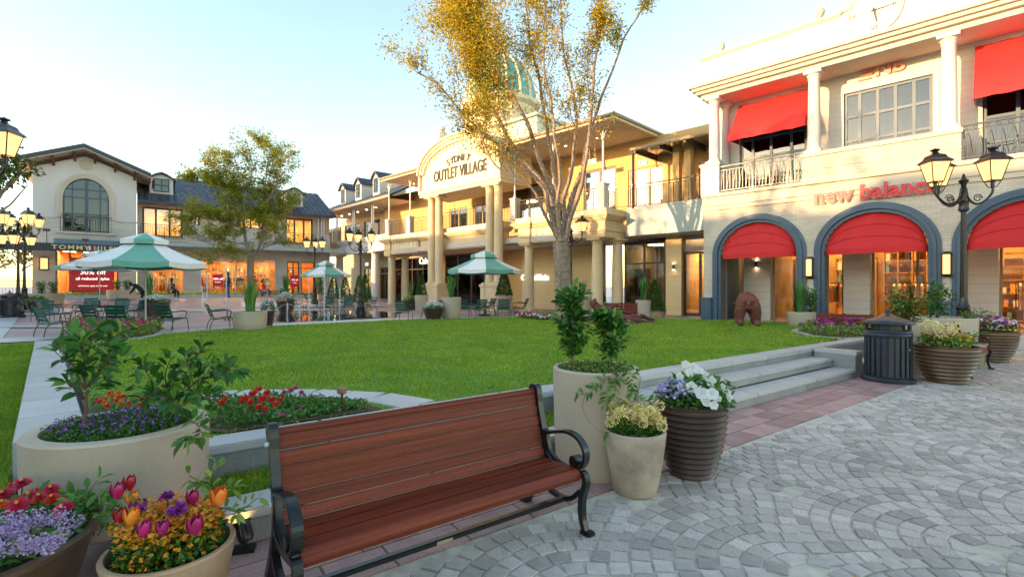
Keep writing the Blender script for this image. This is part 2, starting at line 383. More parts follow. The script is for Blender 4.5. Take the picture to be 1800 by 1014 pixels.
# pale bands crossing the plaza paving
mt['band'] = Mbrick('pale_band_stone', (.55, .56, .57), (.5, .51, .53), (.42, .42, .42), .6, .6, rot=.64, ms=.008, bump=.1, rough=.4, flat=True)
def strip(name, pts, w, dz, mat, n=24, kind='structure'):
    """a ribbon of paving that follows the ground along a polyline"""
    b = MB(); pts = [Vector(p).to_2d() if len(p) == 3 else Vector(p) for p in pts]; res = []
    for a, c in zip(pts[:-1], pts[1:]):
        for i in range(n): res.append(a.lerp(c, i / n))
    res.append(pts[-1])
    for i, p in enumerate(res):
        t = (res[min(i + 1, len(res) - 1)] - res[max(i - 1, 0)]).normalized(); s = Vector((-t.y, t.x)) * w / 2
        for q in (p + s, p - s): b.v.append((q.x, q.y, ground(q.x, q.y) + dz))
    b.f = [(2 * i, 2 * i + 1, 2 * i + 3, 2 * i + 2) for i in range(len(res) - 1)]
    o = b.build(name, mat, smooth=True); setp(o, kind=kind); return o
LK = Vector((-.683, .731)); LN = Vector((-.731, -.683))       # left kerb direction and its outer normal
C0 = Vector((-2.865, 3.094))                                 # the lawn's near left corner
def LP(a, o_): return (C0.x + LK.x * a + LN.x * o_, C0.y + LK.y * a + LN.y * o_)
strip('side_path', [LP(-3, 2.0), LP(30, 2.0)], 2.3, .006, mt['band'], n=40)
strip('paving_band', [(-14, 12.2), (-10.8, 15.4), (-7, 20.2), (-3, 22.6), (2, 23.2), (7, 21.4)], 1.5, .011, mt['band'], n=10)
strip('paving_band', [(-33, 22), (-17, 27.5), (-9, 31)], 1.2, .016, mt['band'])
strip('paving_band', [(-30, 17), (-15.5, 17.6)], .9, .021, mt['band'])
strip('paving_band', [(-25, 14), (-21, 29)], .7, .026, mt['band'])
strip('paving_band', [(-17, 31.5), (-9.5, 36)], 3.4, .031, mt['band'])
strip('terrace_path', [(3, 24.2), (7.5, 20.3), (9.5, 18.2)], 2.2, .036, mt['band'])

# near paving: joint bed, then cobbles in fans
b = MB(); poly = [TQ(-9, -.78), TQ(24, -.78), TQ(24, -16), TQ(-9, -16)]
b.add([(p[0], p[1], -.006) for p in poly], [(0, 1, 2, 3)])
bed = b.build('joint_bed', mt['joint']); setp(bed, kind='structure')
paving = thing('cobble_paving', 'grey granite cobbles laid in fans', None, (0, 0, 0)); setp(paving, kind='structure')
del paving['label']
RF = 1.14; PIT = .125
cob = []
def in_view(x, y, pad=.4): return y > 1.2 and abs(x) < 1.06 * y + pad
kmin, kmax = -34, 4
for k in range(kmin, kmax):
    for i in range(-4, 13):
        ct = (2 * i + (k % 2)) * RF; cq = k * RF / 2
        for ri in range(0, 9):
            rr = RF - PIT / 2 - ri * PIT
            if rr < .08: continue
            n = max(3, int(PI * rr / PIT * .98))
            for j in range(n + 1):
                a = PI * (j + .5 * (ri % 2)) / n
                t = ct + rr * math.cos(a); q = cq + rr * math.sin(a) * 1.0
                if q > -.86: continue
                hid = False
                for kk in (1, 2, 3):
                    k2 = k - kk
                    for i2 in (i - 1, i, i + 1):
                        c2t = (2 * i2 + (k2 % 2)) * RF; c2q = k2 * RF / 2
                        if (t - c2t) ** 2 + (q - c2q) ** 2 < (RF - .01) ** 2 : hid = True; break
                    if hid: break
                if hid: continue
                x, y, _ = TQ(t, q)
                if not in_view(x, y) or y > 15.5: continue
                ang = math.atan2(math.sin(a), math.cos(a))
                cob.append((x, y, a, min(PIT, PI * rr / n)))
random.shuffle(cob)
cob.sort(key=lambda c: c[1])
dang = math.atan2(DV.y, DV.x)
def cob_mesh(seed):
    rnd = random.Random(seed); b = MB(); w = .5; vs = []
    base = [(-w, -w), (w, -w), (w, w), (-w, w)]
    base = [(x * (1 - rnd.random() * .1), y * (1 - rnd.random() * .1)) for x, y in base]
    vs = [(x, y, -.012) for x, y in base] + [(x * .99, y * .99, .002) for x, y in base] + [(x * .93, y * .93, .006 + rnd.random() * .002) for x, y in base]
    fs = [(8, 9, 10, 11)] + [(i, (i + 1) % 4, 4 + (i + 1) % 4, 4 + i) for i in range(4)] + [(4 + i, 4 + (i + 1) % 4, 8 + (i + 1) % 4, 8 + i) for i in range(4)]
    me = bpy.data.meshes.new('cobble'); me.from_pydata(vs, [], fs); me.materials.append(mt['cobble']); return me, vs, fs
cms = [cob_mesh(s) for s in range(8)]
rest = MB(); cnt = 0
for x, y, a, w in cob:
    rz = dang + a + random.uniform(-.04, .04); sx = PIT * .93; sy = w * .94
    ci = random.randrange(8); z = random.uniform(-.0015, .0015)
    # pots and legs never hide the stones the eye sees largest: take the nearest
    if cnt < 300 and abs(x) < 1.03 * y and y > 1.62:
        o = bpy.data.objects.new('cobble', cms[ci][0]); COL.objects.link(o); o.parent = paving
        o.location = (x, y, z); o.rotation_euler = (0, 0, rz); o.scale = (sx, sy, 1); cnt += 1
    elif y > 1.62:
        m3 = Matrix.Rotation(rz, 3, 'Z')
        rest.add([m3 @ Vector((v[0] * sx, v[1] * sy, v[2])) + Vector((x, y, z)) for v in cms[ci][1]], cms[ci][2])
# the mass of further cobbles carries its own per-stone tint
mt['cobble_far'] = M('cobble_granite_far', (.52, .46, .41), .62, col2=(.42, .36, .32), scale=.8, grain=.35, gscale=200, island=.27, bump=.3, bscale=120)
me = bpy.data.meshes.new('cobbles'); me.from_pydata([tuple(v) for v in rest.v], [], rest.f); me.materials.append(mt['cobble_far'])
o = bpy.data.objects.new('cobbles', me); COL.objects.link(o); o.parent = paving; o['kind'] = 'stuff'

# red porphyry slabs between the kerb and the cobbles
rb = thing('red_slab_border', None, None, (0, 0, 0)); setp(rb, kind='structure')
def slab_piece(name, t0, t1, q0, q1, z0, z1, mat, parent, bevel=.006, jit=0.0):
    g = .004; b = MB()
    pts = [TQ(t0 + g, q0 + g), TQ(t1 - g, q0 + g), TQ(t1 - g, q1 - g), TQ(t0 + g, q1 - g)]
    b.prism([(p[0], p[1]) for p in pts], z0, z1 + random.uniform(-jit, jit))
    return b.build(name, mat, parent, bevel=bevel)
t = -1.6
rows = [(-.78, -.52), (-.52, -.26), (-.26, 0)]
for r_, (qa, qb) in enumerate(rows):
    t = -1.6 + r_ * .17
    while t < 18:
        L = random.uniform(.34, .56)
        slab_piece('red_slab', t, t + L, qa, qb, -.05, .004, mt['porphyry'], rb, .004, .001); t += L
# low kerb, grass strip, upper kerb, steps
lk = thing('low_kerb', None, None, (0, 0, 0)); setp(lk, kind='structure')
uk = thing('lawn_kerb', None, None, (0, 0, 0)); setp(uk, kind='structure')
stp = thing('granite_steps', None, None, (0, 0, 0)); setp(stp, kind='structure')
T_ST0, T_ST1 = 3.35, 9.42
def kerb_run(parent, t0, t1, q, w, z0, z1, lip=.07, Ls=.95, name='coping_stone', face='face_stone'):
    t = t0
    while t < t1 - .01:
        L = min(Ls, t1 - t)
        if t1 - t - L < .25: L = t1 - t
        slab_piece(name, t, t + L, q - .012, q + w, z1 - lip, z1, mt['granite_top'], parent, .012, .001)
        slab_piece(face, t, t + L, q + .004, q + w - .02, z0, z1 - lip - .003, mt['granite'], parent, .004)
        t += L
kerb_run(lk, -.8, T_ST0 - .34, 0, .28, -.05, .22)
kerb_run(lk, T_ST1 + .36, 13.5, 0, .28, -.05, .22)
kerb_run(uk, -.42, T_ST0, .71, .30, .1, .45)
kerb_run(uk, T_ST0, T_ST1 + .3, .71, .30, .1, .45, Ls=1.1)
kerb_run(uk, T_ST1 + .3, 13.2, .71, .30, .1, .45)
for i, (q, z) in enumerate(((0, .15), (.355, .30))):
    t = T_ST0; k = 0
    while t < T_ST1 - .01:
        L = min(1.15 if i else .9, T_ST1 - t)
        if T_ST1 - t - L < .3: L = T_ST1 - t
        slab_piece('tread_slab', t, t + L, q - .012, q + .36, z - .05, z, mt['granite_top'], stp, .01, .0008)
        t += L
    t = T_ST0 + .2
    slab_piece('riser_stone', T_ST0, t, q + .004, q + .36, -.05 if i == 0 else .16, z - .053, mt['granite'], stp, .003)
    while t < T_ST1 - .01:
        L = min(.8, T_ST1 - t)
        slab_piece('riser_stone', t, t + L, q + .004, q + .36, -.05 if i == 0 else .16, z - .053, mt['granite'], stp, .003)
        t += L
for (ta, tb) in ((T_ST1, T_ST1 + .34), (T_ST0 - .34, T_ST0)):
    slab_piece('cheek_coping', ta, tb, -.02, .69, .38, .45, mt['granite_top'], stp, .01)
    slab_piece('cheek_stone', ta + .005, tb - .005, 0, .69, -.05, .377, mt['granite'], stp, .004)

# lawn ------------------------------------------------------------
lawn_xy = [TQ(-1.0, 1.0)[:2], TQ(T_ST1 + 1.4, 1.0)[:2], TQ(12.2, 1.25)[:2], TQ(12.9, 2.6)[:2], (9.6, 14.2), (9.0, 16.4), (8.1, 18.6), (7.0, 20.0), (4.1, 21.4), (0, 22.2), (-3.6, 21.2), (-6.1, 19.2), (-8.7, 16.7), (-9.9, 14.6), (-11.4, 13.0), (-12.0, 12.7), LP(12.6, -.3), LP(.3, -.3)]
def lawn_z(x, y):
    q = tq(x, y)[1]
    return max(.44 - .19 * sm((q - 1) / 13) + .012 * noise.noise(Vector((x * .5, y * .5, 0))), ground(x, y) + .03)
def height_sheet(name, poly, zf, mat, step=.6, dz=0.0, kind='structure'):
    bm = bmesh.new(); vs = [bm.verts.new((p[0], p[1], 0)) for p in poly]; bm.faces.new(vs)
    xs_ = [p[0] for p in poly]; ys_ = [p[1] for p in poly]
    for ax, lo, hi in ((0, min(xs_), max(xs_)), (1, min(ys_), max(ys_))):
        v = lo + step
        while v < hi:
            co = [0, 0, 0]; no = [0, 0, 0]; co[ax] = v; no[ax] = 1
            bmesh.ops.bisect_plane(bm, geom=bm.verts[:] + bm.edges[:] + bm.faces[:], plane_co=co, plane_no=no); v += step
    for v in bm.verts: v.co.z = zf(v.co.x, v.co.y) + dz
    bmesh.ops.recalc_face_normals(bm, faces=bm.faces)
    me = bpy.data.meshes.new(name); bm.to_mesh(me); bm.free(); me.materials.append(mat)
    me.polygons.foreach_set('use_smooth', [True] * len(me.polygons))
    o = bpy.data.objects.new(name, me); COL.objects.link(o)
    if kind: o['kind'] = kind
    return o
height_sheet('lawn', lawn_xy, lawn_z, mt['turf'])
# edge of the lawn: a thin kerb of stones along the far side, coping along the left
def edge_stones(parent, pts, w, zf, h, L=.9, mat=None, name='edge_stone', lip=0):
    for a, c in zip(pts[:-1], pts[1:]):
        a = Vector(a); c = Vector(c); d = c - a; n = max(1, round(d.length / L)); s = Vector((-d.y, d.x)).normalized() * w / 2
        for i in range(n):
            p = a.lerp(c, (i + .004) / n); q = a.lerp(c, (i + 1 - .004) / n)
            b = MB(); zz = [zf(*v) for v in (p, q)]
            b.hexa([(p.x - s.x, p.y - s.y, zz[0] - h), (q.x - s.x, q.y - s.y, zz[1] - h), (q.x + s.x, q.y + s.y, zz[1] - h), (p.x + s.x, p.y + s.y, zz[0] - h),
                    (p.x - s.x, p.y - s.y, zz[0]), (q.x - s.x, q.y - s.y, zz[1]), (q.x + s.x, q.y + s.y, zz[1]), (p.x + s.x, p.y + s.y, zz[0])])
            b.build(name, mat or mt['granite_top'], parent, bevel=.008)
edge_stones(uk, [LP(.95, -.02), LP(12.7, -.02)], .42, lambda x, y: lawn_z(x, y) + .02, .3, 1.0)
far = [Vector(p) for p in lawn_xy[2:16]]
edge_stones(uk, [(p.x, p.y) for p in far], .16, lambda x, y: lawn_z(x, y) + .008, .3, 1.2)
# grass strips
strip_z = lambda x, y: max(.2, ground(x, y) + .02)
gs1 = [TQ(-.85, .285)[:2], TQ(T_ST0 - .35, .285)[:2], TQ(T_ST0 - .35, .69)[:2], TQ(-.85, .69)[:2]]
gs2 = [TQ(T_ST1 + .36, .285)[:2], TQ(13.2, .285)[:2], TQ(13.2, .69)[:2], TQ(T_ST1 + .36, .69)[:2]]
gs3 = [LP(-.6, .2), LP(12.9, .2), LP(12.9, .95), LP(-.6, .95)]
for g_ in (gs1, gs2, gs3): height_sheet('grass_strip', g_, strip_z, mt['turf'], 1.0, dz=-.02)
TH_N = Vector((.604, -.797)); TH_R = Vector((.797, .604))
def THP(s, d): return (TH_O.x + TH_R.x * s + TH_N.x * d, TH_O.y + TH_R.y * s + TH_N.y * d)
gs4 = [THP(-17.6, 4.9), THP(-1.6, 4.9), THP(-1.6, 3.6), THP(-17.6, 3.6)]
height_sheet('planting_strip', gs4, lambda x, y: ground(x, y) + .16, mt['turf'], 1.0)
k4 = thing('planting_kerb', None, None, (0, 0, 0)); setp(k4, kind='structure')
edge_stones(k4, [THP(-17.8, 5.05), THP(-1.4, 5.05)], .3, lambda x, y: ground(x, y) + .2, .5, 1.3)
edge_stones(k4, [THP(-17.8, 5.75), THP(-1.4, 5.75)], .5, lambda x, y: ground(x, y) + .06, .3, 1.3)

# blades of grass -------------------------------------------------
def pts_in_poly(poly, n):
    P = np.array(poly); lo = P.min(0); hi = P.max(0); out = np.zeros((0, 2))
    while len(out) < n:
        q = lo + np.random.rand(n * 2, 2) * (hi - lo); ins = np.zeros(len(q), bool)
        j = len(P) - 1
        for i in range(len(P)):
            c = ((P[i, 1] > q[:, 1]) != (P[j, 1] > q[:, 1])) & (q[:, 0] < (P[j, 0] - P[i, 0]) * (q[:, 1] - P[i, 1]) / (P[j, 1] - P[i, 1] + 1e-12) + P[i, 0])
            ins ^= c; j = i
        out = np.vstack([out, q[ins]])
    return out[:n]
def vnoise(p, f): return np.sin(p[:, 0] * f + 1.3 * np.sin(p[:, 1] * f * .7)) * np.sin(p[:, 1] * f * 1.1 + 1.7 * np.sin(p[:, 0] * f * .6))
bedA = [TQ(-.15, 1.03)[:2], TQ(1.12, 1.03)[:2], TQ(1.02, 1.45)[:2], TQ(.55, 2.0)[:2], TQ(-.05, 2.45)[:2], LP(2.6, -.26), LP(1.0, -.26)]
arcA = [TQ(1.50, 1.0)[:2], TQ(1.28, 1.6)[:2], TQ(.78, 2.2)[:2], TQ(.12, 2.66)[:2], TQ(-.75, 2.9)[:2]]
bedB = [W(118, 592, .26)[:2], W(150, 600, .28)[:2], W(215, 597, .28)[:2], W(268, 589, .26)[:2], W(288, 580, .24)[:2], W(270, 574, .24)[:2], W(200, 574, .24)[:2], W(120, 576, .24)[:2]]
bedC = [W(1400, 583, .42)[:2], W(1430, 591, .43)[:2], W(1482, 595, .44)[:2], W(1535, 592, .44)[:2], W(1545, 580, .42)[:2], W(1500, 574, .40)[:2], W(1430, 574, .40)[:2]]
def inside(p, poly):
    P = np.array(poly); ins = np.zeros(len(p), bool); j = len(P) - 1
    for i in range(len(P)):
        ins ^= ((P[i, 1] > p[:, 1]) != (P[j, 1] > p[:, 1])) & (p[:, 0] < (P[j, 0] - P[i, 0]) * (p[:, 1] - P[i, 1]) / (P[j, 1] - P[i, 1] + 1e-12) + P[i, 0]); j = i
    return ins
def nearline(p, pts, d):
    m = np.zeros(len(p), bool)
    for a, c in zip(pts[:-1], pts[1:]):
        a = np.array(a); c = np.array(c); t = np.clip(((p - a) @ (c - a)) / ((c - a) @ (c - a)), 0, 1)[:, None]; m |= np.linalg.norm(p - (a + t * (c - a)), axis=1) < d
    return m
def grass(poly, n, zf, h=.035, w=.006, falloff=True):
    p = pts_in_poly(poly, n)
    if poly is lawn_xy:
        m = inside(p, bedA) | inside(p, bedB) | inside(p, bedC) | nearline(p, arcA, .22) | nearline(p, [LP(.9, -.02), LP(12.7, -.02)], .21) | nearline(p, [bedB[1], bedB[2], bedB[3], bedB[4], bedB[5]], .16) | nearline(p, [bedC[6], bedC[0], bedC[1], bedC[2], bedC[3]], .14)
        p = p[~m]; n = len(p)
    if falloff:
        keep = np.random.rand(n) < np.clip((7.0 / np.maximum(p[:, 1], 1)) ** 1.5, .12, 1); p = p[keep]
    n = len(p); z = np.array([zf(a, c) for a, c in (p[::1] if n < 60000 else p)])
    dist = np.maximum(p[:, 1], 2.5)
    hh = h * (1 + .3 * vnoise(p, 2.1)) * (.7 + .6 * np.random.rand(n)); ww = w * np.maximum(1, dist / 5)
    az = np.random.rand(n) * 2 * PI; lean = np.random.normal(0, .5, (n, 2)) * hh[:, None] * .8
    B = np.stack([p[:, 0], p[:, 1], z - .004], 1); S = np.stack([np.cos(az) * ww, np.sin(az) * ww, np.zeros(n)], 1)
    T = B + np.stack([lean[:, 0], lean[:, 1], hh], 1)
    return np.stack([B - S, B + S, T], 1).reshape(-1, 3)
V = grass(lawn_xy, 330000, lambda x, y: lawn_z(x, y))
np_mesh('lawn_grass', V, np.arange(len(V)).reshape(-1, 3), mt['grass'], kind='stuff', k=3); setp(bpy.data.objects['lawn_grass'], 'short bright green mown grass covering the raised lawn', 'grass')
V = np.vstack([grass(gs1, 16000, strip_z, .045, .005, False), grass(gs2, 3000, strip_z, .04, .008, False), grass(gs3, 46000, strip_z, .04, .006)])
np_mesh('strip_grass', V, np.arange(len(V)).reshape(-1, 3), mt['grass'], kind='stuff', k=3); setp(bpy.data.objects['strip_grass'], 'darker grass in the narrow strips outside the lawn kerb', 'grass')
V = grass(gs4, 9000, lambda x, y: ground(x, y) + .16, .12, .02, False)
np_mesh('border_grass', V, np.arange(len(V)).reshape(-1, 3), mt['grass'], kind='stuff', k=3); setp(bpy.data.objects['border_grass'], 'low green border grass below the far shop windows', 'grass')
# ================================================================= BUILDING TOOLS
class Frame:
    """a facade plane: s runs to the viewer's right, d out towards the viewer"""
    def __init__(s, O, r):
        s.O = Vector((O[0], O[1])); s.r = Vector(r).normalized(); s.n = Vector((s.r.y, -s.r.x))
    def p(s, a, d, z): return Vector((s.O.x + s.r.x * a + s.n.x * d, s.O.y + s.r.y * a + s.n.y * d, z))
    def s(s, px, d=0.0):
        k = (px - HX) / FPX; ox = s.O.x + s.n.x * d; oy = s.O.y + s.n.y * d
        return (k * oy - ox) / (s.r.x - k * s.r.y)
    def z(s, px, py, d=0.0):
        a = s.s(px, d); Y = s.O.y + s.n.y * d + s.r.y * a
        return CAM_H - (py - HY) * Y / FPX
    @property
    def rz(s): return math.atan2(s.r.y, s.r.x)
    def box(s, b, s0, s1, d0, d1, z0, z1):
        return b.hexa([s.p(s0, d1, z0), s.p(s1, d1, z0), s.p(s1, d0, z0), s.p(s0, d0, z0), s.p(s0, d1, z1), s.p(s1, d1, z1), s.p(s1, d0, z1), s.p(s0, d0, z1)])
def fbox(F, s0, s1, d0, d1, z0, z1, name, mat, parent, bevel=0, **k):
    b = MB(); F.box(b, s0, s1, d0, d1, z0, z1); return b.build(name, mat, parent, world=True, bevel=bevel, **k)
def wall(F, s0, s1, z0, z1, d, th, ops, name, mat, parent, ztop=None, **k):
    """wall with openings; op = (s0, s1, z0, z1 or function of s)"""
    b = MB(); brk = {s0, s1}
    for o in ops:
        brk |= {o[0], o[1]}
        if callable(o[3]):
            for i in range(1, 20): brk.add(o[0] + (o[1] - o[0]) * (1 - math.cos(PI * i / 20)) / 2)
    if ztop:
        for i in range(1, 24): brk.add(s0 + (s1 - s0) * i / 24)
    brk = sorted(x for x in brk if s0 - 1e-6 <= x <= s1 + 1e-6)
    tp = lambda o, s: o[3](s) if callable(o[3]) else o[3]
    zt = (lambda s: ztop(s)) if ztop else (lambda s: z1)
    def quad(a, za0, za1, c, zc0, zc1):
        for dd in (d, d - th):
            b.add([F.p(a, dd, za0), F.p(c, dd, zc0), F.p(c, dd, zc1), F.p(a, dd, za1)], [(0, 1, 2, 3)])
        b.add([F.p(a, d, za0), F.p(c, d, zc0), F.p(c, d - th, zc0), F.p(a, d - th, za0)], [(0, 1, 2, 3)])
        b.add([F.p(a, d, za1), F.p(c, d, zc1), F.p(c, d - th, zc1), F.p(a, d - th, za1)], [(0, 1, 2, 3)])
    for a, c in zip(brk[:-1], brk[1:]):
        if c - a < 1e-5: continue
        m = (a + c) / 2; cov = sorted([o for o in ops if o[0] - 1e-6 <= m <= o[1] + 1e-6], key=lambda o: o[2])
        ca = cc = z0
        for o in cov:
            if o[2] - ca > 1e-4: quad(a, ca, o[2], c, cc, o[2])
            ca, cc = tp(o, a), tp(o, c)
        if zt(m) - ca > 1e-4 or zt(m) - cc > 1e-4: quad(a, ca, zt(a), c, cc, zt(c))
    for o in ops:
        for s_ in (o[0], o[1]):
            if tp(o, s_) - o[2] > 1e-3: b.add([F.p(s_, d, o[2]), F.p(s_, d - th, o[2]), F.p(s_, d - th, tp(o, s_)), F.p(s_, d, tp(o, s_))], [(0, 1, 2, 3)])
    for s_ in (s0, s1): b.add([F.p(s_, d, z0), F.p(s_, d - th, z0), F.p(s_, d - th, zt(s_)), F.p(s_, d, zt(s_))], [(0, 1, 2, 3)])
    return b.build(name, mat, parent, world=True, **k)
def arch(s0, s1, zs, rise):
    c = (s0 + s1) / 2; h = (s1 - s0) / 2
    return lambda s: zs + rise * math.sqrt(max(0, 1 - ((s - c) / h) ** 2))
def window(F, s0, s1, z0, z1, d, cols, rows, parent, fm='dark_frame', gm='glass', fw=.06, name='window', label=None, rw=None, cw=None, dep=.08, ztop=None):
    """frame as one part, each pane its own sub-part; cols/rows may be lists of fractions"""
    cs = cols if hasattr(cols, '__len__') else [i / cols for i in range(cols + 1)]
    rs = rows if hasattr(rows, '__len__') else [i / rows for i in range(rows + 1)]
    S = [s0 + (s1 - s0) * c for c in cs]; Z = [z0 + (z1 - z0) * r for r in rs]
    b = MB(); h = fw / 2
    for i, x in enumerate(S):
        xx = min(max(x, s0 + h), s1 - h); ww = h * (1.5 if (cw and i in cw) else 1)
        zt = ztop(xx) if ztop else z1
        F.box(b, xx - ww, xx + ww, d - dep / 2, d + dep / 2, z0, max(zt, z0 + .1))
    for j, z in enumerate(Z):
        if ztop and j == len(Z) - 1: continue
        zz = min(max(z, z0 + h), z1 - h)
        for a, c in zip(S[:-1], S[1:]):
            if ztop and min(ztop(a + .05), ztop(c - .05)) < zz - .02 and j: 
                if max(ztop(a + .05), ztop(c - .05)) < zz: continue
            F.box(b, a + h * 1.02, c - h * 1.02, d - dep / 2 + .004, d + dep / 2 - .004, zz - h, zz + h)
    if ztop:
        pts = [s0 + (s1 - s0) * (1 - math.cos(PI * i / 16)) / 2 for i in range(17)]
        for a, c in zip(pts[:-1], pts[1:]):
            b.hexa([F.p(a, d + dep / 2, ztop(a) - fw), F.p(c, d + dep / 2, ztop(c) - fw), F.p(c, d - dep / 2, ztop(c) - fw), F.p(a, d - dep / 2, ztop(a) - fw),
                    F.p(a, d + dep / 2, ztop(a)), F.p(c, d + dep / 2, ztop(c)), F.p(c, d - dep / 2, ztop(c)), F.p(a, d - dep / 2, ztop(a))])
    w = b.build(name, mt[fm], parent, world=True)
    if label: w['label'] = label
    for a, c in zip(S[:-1], S[1:]):
        for lo, hi in zip(Z[:-1], Z[1:]):
            g = MB(); e = h * .8
            if ztop:
                n = 6; xsn = [a + e + (c - a - 2 * e) * i / n for i in range(n + 1)]
                top = [min(hi - e, ztop(x) - e) for x in xsn]
                if max(top) < lo + .05: continue
                poly = [F.p(xsn[0], d + .005, lo + e), F.p(xsn[-1], d + .005, lo + e)] + [F.p(x, d + .005, max(t, lo + e + .001)) for x, t in zip(reversed(xsn), reversed(top))]
                g.slab(poly, F.p(0, 0, 0) - F.p(0, .01, 0))
            else: F.box(g, a + e, c - e, d - .005, d + .005, lo + e, hi - e)
            g.build('pane', mt[gm], w, world=True)
    return w
def rail(F, s0, s1, z0, h, d, parent, style='plain', mat='dark_frame', gap=.12, name='railing'):
    b = MB(); n = max(1, int((s1 - s0) / gap)); z1 = z0 + h
    F.box(b, s0, s1, d - .025, d + .025, z1 - .04, z1)
    F.box(b, s0, s1, d - .015, d + .015, z0 + .06, z0 + .085)
    F.box(b, s0, s1, d - .012, d + .012, z1 - .17, z1 - .15)
    zt = z1 - .04
    for i in range(n + 1):
        x = s0 + (s1 - s0) * i / n; w = .02 if i % 10 == 0 else .009
        F.box(b, x - w, x + w, d - .009, d + .009, z0 if i % 10 == 0 else z0 + .086, z1 - .172 if style == 'plain' else z1 - .172)
        if style == 'ornate' and i < n and i % 2 == 0:
            c = x + (s1 - s0) / n
            pts = [F.p(x + (c - x) * k, d, z0 + .09 + (h - .32) * math.sin(PI / 2 * min(1, k * 1.0))) for k in (0, .25, .5, .75, 1)]
            b.tube(pts, .007, 4); pts = [F.p(c + (c - x) * k, d, z0 + .09 + (h - .32) * math.cos(PI / 2 * k)) for k in (0, .25, .5, .75, 1)]
            b.tube(pts, .007, 4)
            cc = x + (s1 - s0) / n / 2
            b.tube([F.p(cc + .045 * math.cos(a), d, z1 - .1 + .045 * math.sin(a)) for a in [2 * PI * k / 10 for k in range(11)]], .006, 4, cap=False)
    return b.build(name, mt[mat], parent, world=True)
def column(F, s, d, z0, z1, r, mat, parent, name='column', base=None, n=20):
    c = F.p(s, d, 0); b = MB(); h = z1 - z0
    b.box((c.x, c.y, z0 + .05), (r * 2.7, r * 2.7, .1), F.rz)
    b.lathe([(r * 1.25, z0 + .101), (r * 1.28, z0 + .15), (r * 1.1, z0 + .2), (r, z0 + .24), (r * 1.0, z0 + h * .4), (r * .86, z1 - .28), (r * 1.0, z1 - .24), (r * .9, z1 - .2), (r * 1.22, z1 - .101)], n, (c.x, c.y, 0))
    b.box((c.x, c.y, z1 - .05), (r * 2.7, r * 2.7, .099), F.rz)
    return b.build(name, mt[mat], parent, world=True, smooth=True)
def cornice(F, s0, s1, d, z0, z1, out, mat, parent, steps=4, name='cornice', back=.3, ends=True):
    """stepped moulding growing outwards to the top"""
    b = MB(); e = out if ends else 0
    for i in range(steps):
        a = z0 + (z1 - z0) * i / steps; c = z0 + (z1 - z0) * (i + 1) / steps - .0005; o_ = out * ((i + 1) / steps) ** .8
        k = o_ if ends else 0
        F.box(b, s0 - k, s1 + k, d - back, d + o_, a, c)
    return b.build(name, mt[mat], parent, world=True, bevel=.006)
def iron_post(F, s, d, z0, z1, parent, mat='white_iron', r=.045, name='post'):
    c = F.p(s, d, 0); b = MB()
    b.lathe([(r * 1.8, z0), (r * 1.8, z0 + .12), (r, z0 + .2), (r, z1 - .6), (r * 2.1, z1 - .56), (r * 2.1, z1 - .5), (r, z1 - .45), (r, z1 - .002)], 10, (c.x, c.y, 0))
    for sg in (-1, 1):
        pts = [F.p(s + sg * r, d, z1 - .5), F.p(s + sg * .12, d, z1 - .3), F.p(s + sg * .3, d, z1 - .03)]
        b.tube(pts, .018, 6)
    return b.build(name, mt[mat], parent, world=True, smooth=True)
def text(F, s, d, z, body, size, mat, parent, name='lettering', ext=.02, off=0.0, rot=0.0, spacing=1.0, sx=1.0, align='CENTER', world_parent=None):
    cu = bpy.data.curves.new(name, 'FONT'); cu.body = body; cu.size = size; cu.extrude = ext; cu.offset = off; cu.align_x = align; cu.align_y = 'CENTER'; cu.space_character = spacing; cu.resolution_u = 4
    to = bpy.data.objects.new(name, cu); COL.objects.link(to)
    bpy.context.view_layer.update()
    me = bpy.data.meshes.new_from_object(to.evaluated_get(bpy.context.evaluated_depsgraph_get()))
    bpy.data.objects.remove(to); bpy.data.curves.remove(cu)
    X = Vector((F.r.x, F.r.y, 0)); N_ = Vector((F.n.x, F.n.y, 0)); Z = Vector((0, 0, 1))
    m = Matrix((X, Z, N_)).transposed(); m4 = m.to_4x4() @ Matrix.Rotation(rot, 4, 'Z') @ Matrix.Diagonal((sx, 1, 1, 1))
    m4.translation = F.p(s, d, z)
    me.transform(m4)
    off_ = Vector((0, 0, 0)); p = parent
    while p is not None: off_ += Vector(p.location); p = p.parent
    me.transform(Matrix.Translation(-off_)); me.materials.clear(); me.materials.append(mt[mat])
    o = bpy.data.objects.new(name, me); COL.objects.link(o); o.parent = parent
    return o
def building(name, label, F, s, d=0, z=0):
    return thing(name, label, 'building', tuple(F.p(s, d, z)))
def room(F, s0, s1, d0, d1, z0, z1, parent, mat='interior', light=True, n=2, lm='ceiling_glow', floor='shelf_wood', strength=None):
    """hollow box behind glass: back, side walls, floor, ceiling with light panels. d0 < d1 (d1 near the glass)"""
    b = MB(); t = .05
    F.box(b, s0 - t, s1 + t, d0 - t, d0, z0, z1); F.box(b, s0 - t, s0, d0, d1 - .12, z0, z1); F.box(b, s1, s1 + t, d0, d1 - .12, z0, z1)
    F.box(b, s0 - t, s1 + t, d0 - t, d1 - .12, z1, z1 + t)
    b.build('inner_wall', mt[mat], parent, world=True)
    fbox(F, s0 - t, s1 + t, d0 - t, d1 - .12, z0 - t, z0 + .003, 'inner_floor', mt[floor], parent)
    if light:
        for i in range(n):
            c = s0 + (s1 - s0) * (i + .5) / n; w = (s1 - s0) / n * .3
            fbox(F, c - w, c + w, (d0 + d1) / 2 - .35, (d0 + d1) / 2 + .35, z1 - .04, z1 - .01, 'ceiling_light', mt[lm], parent)
goods = []
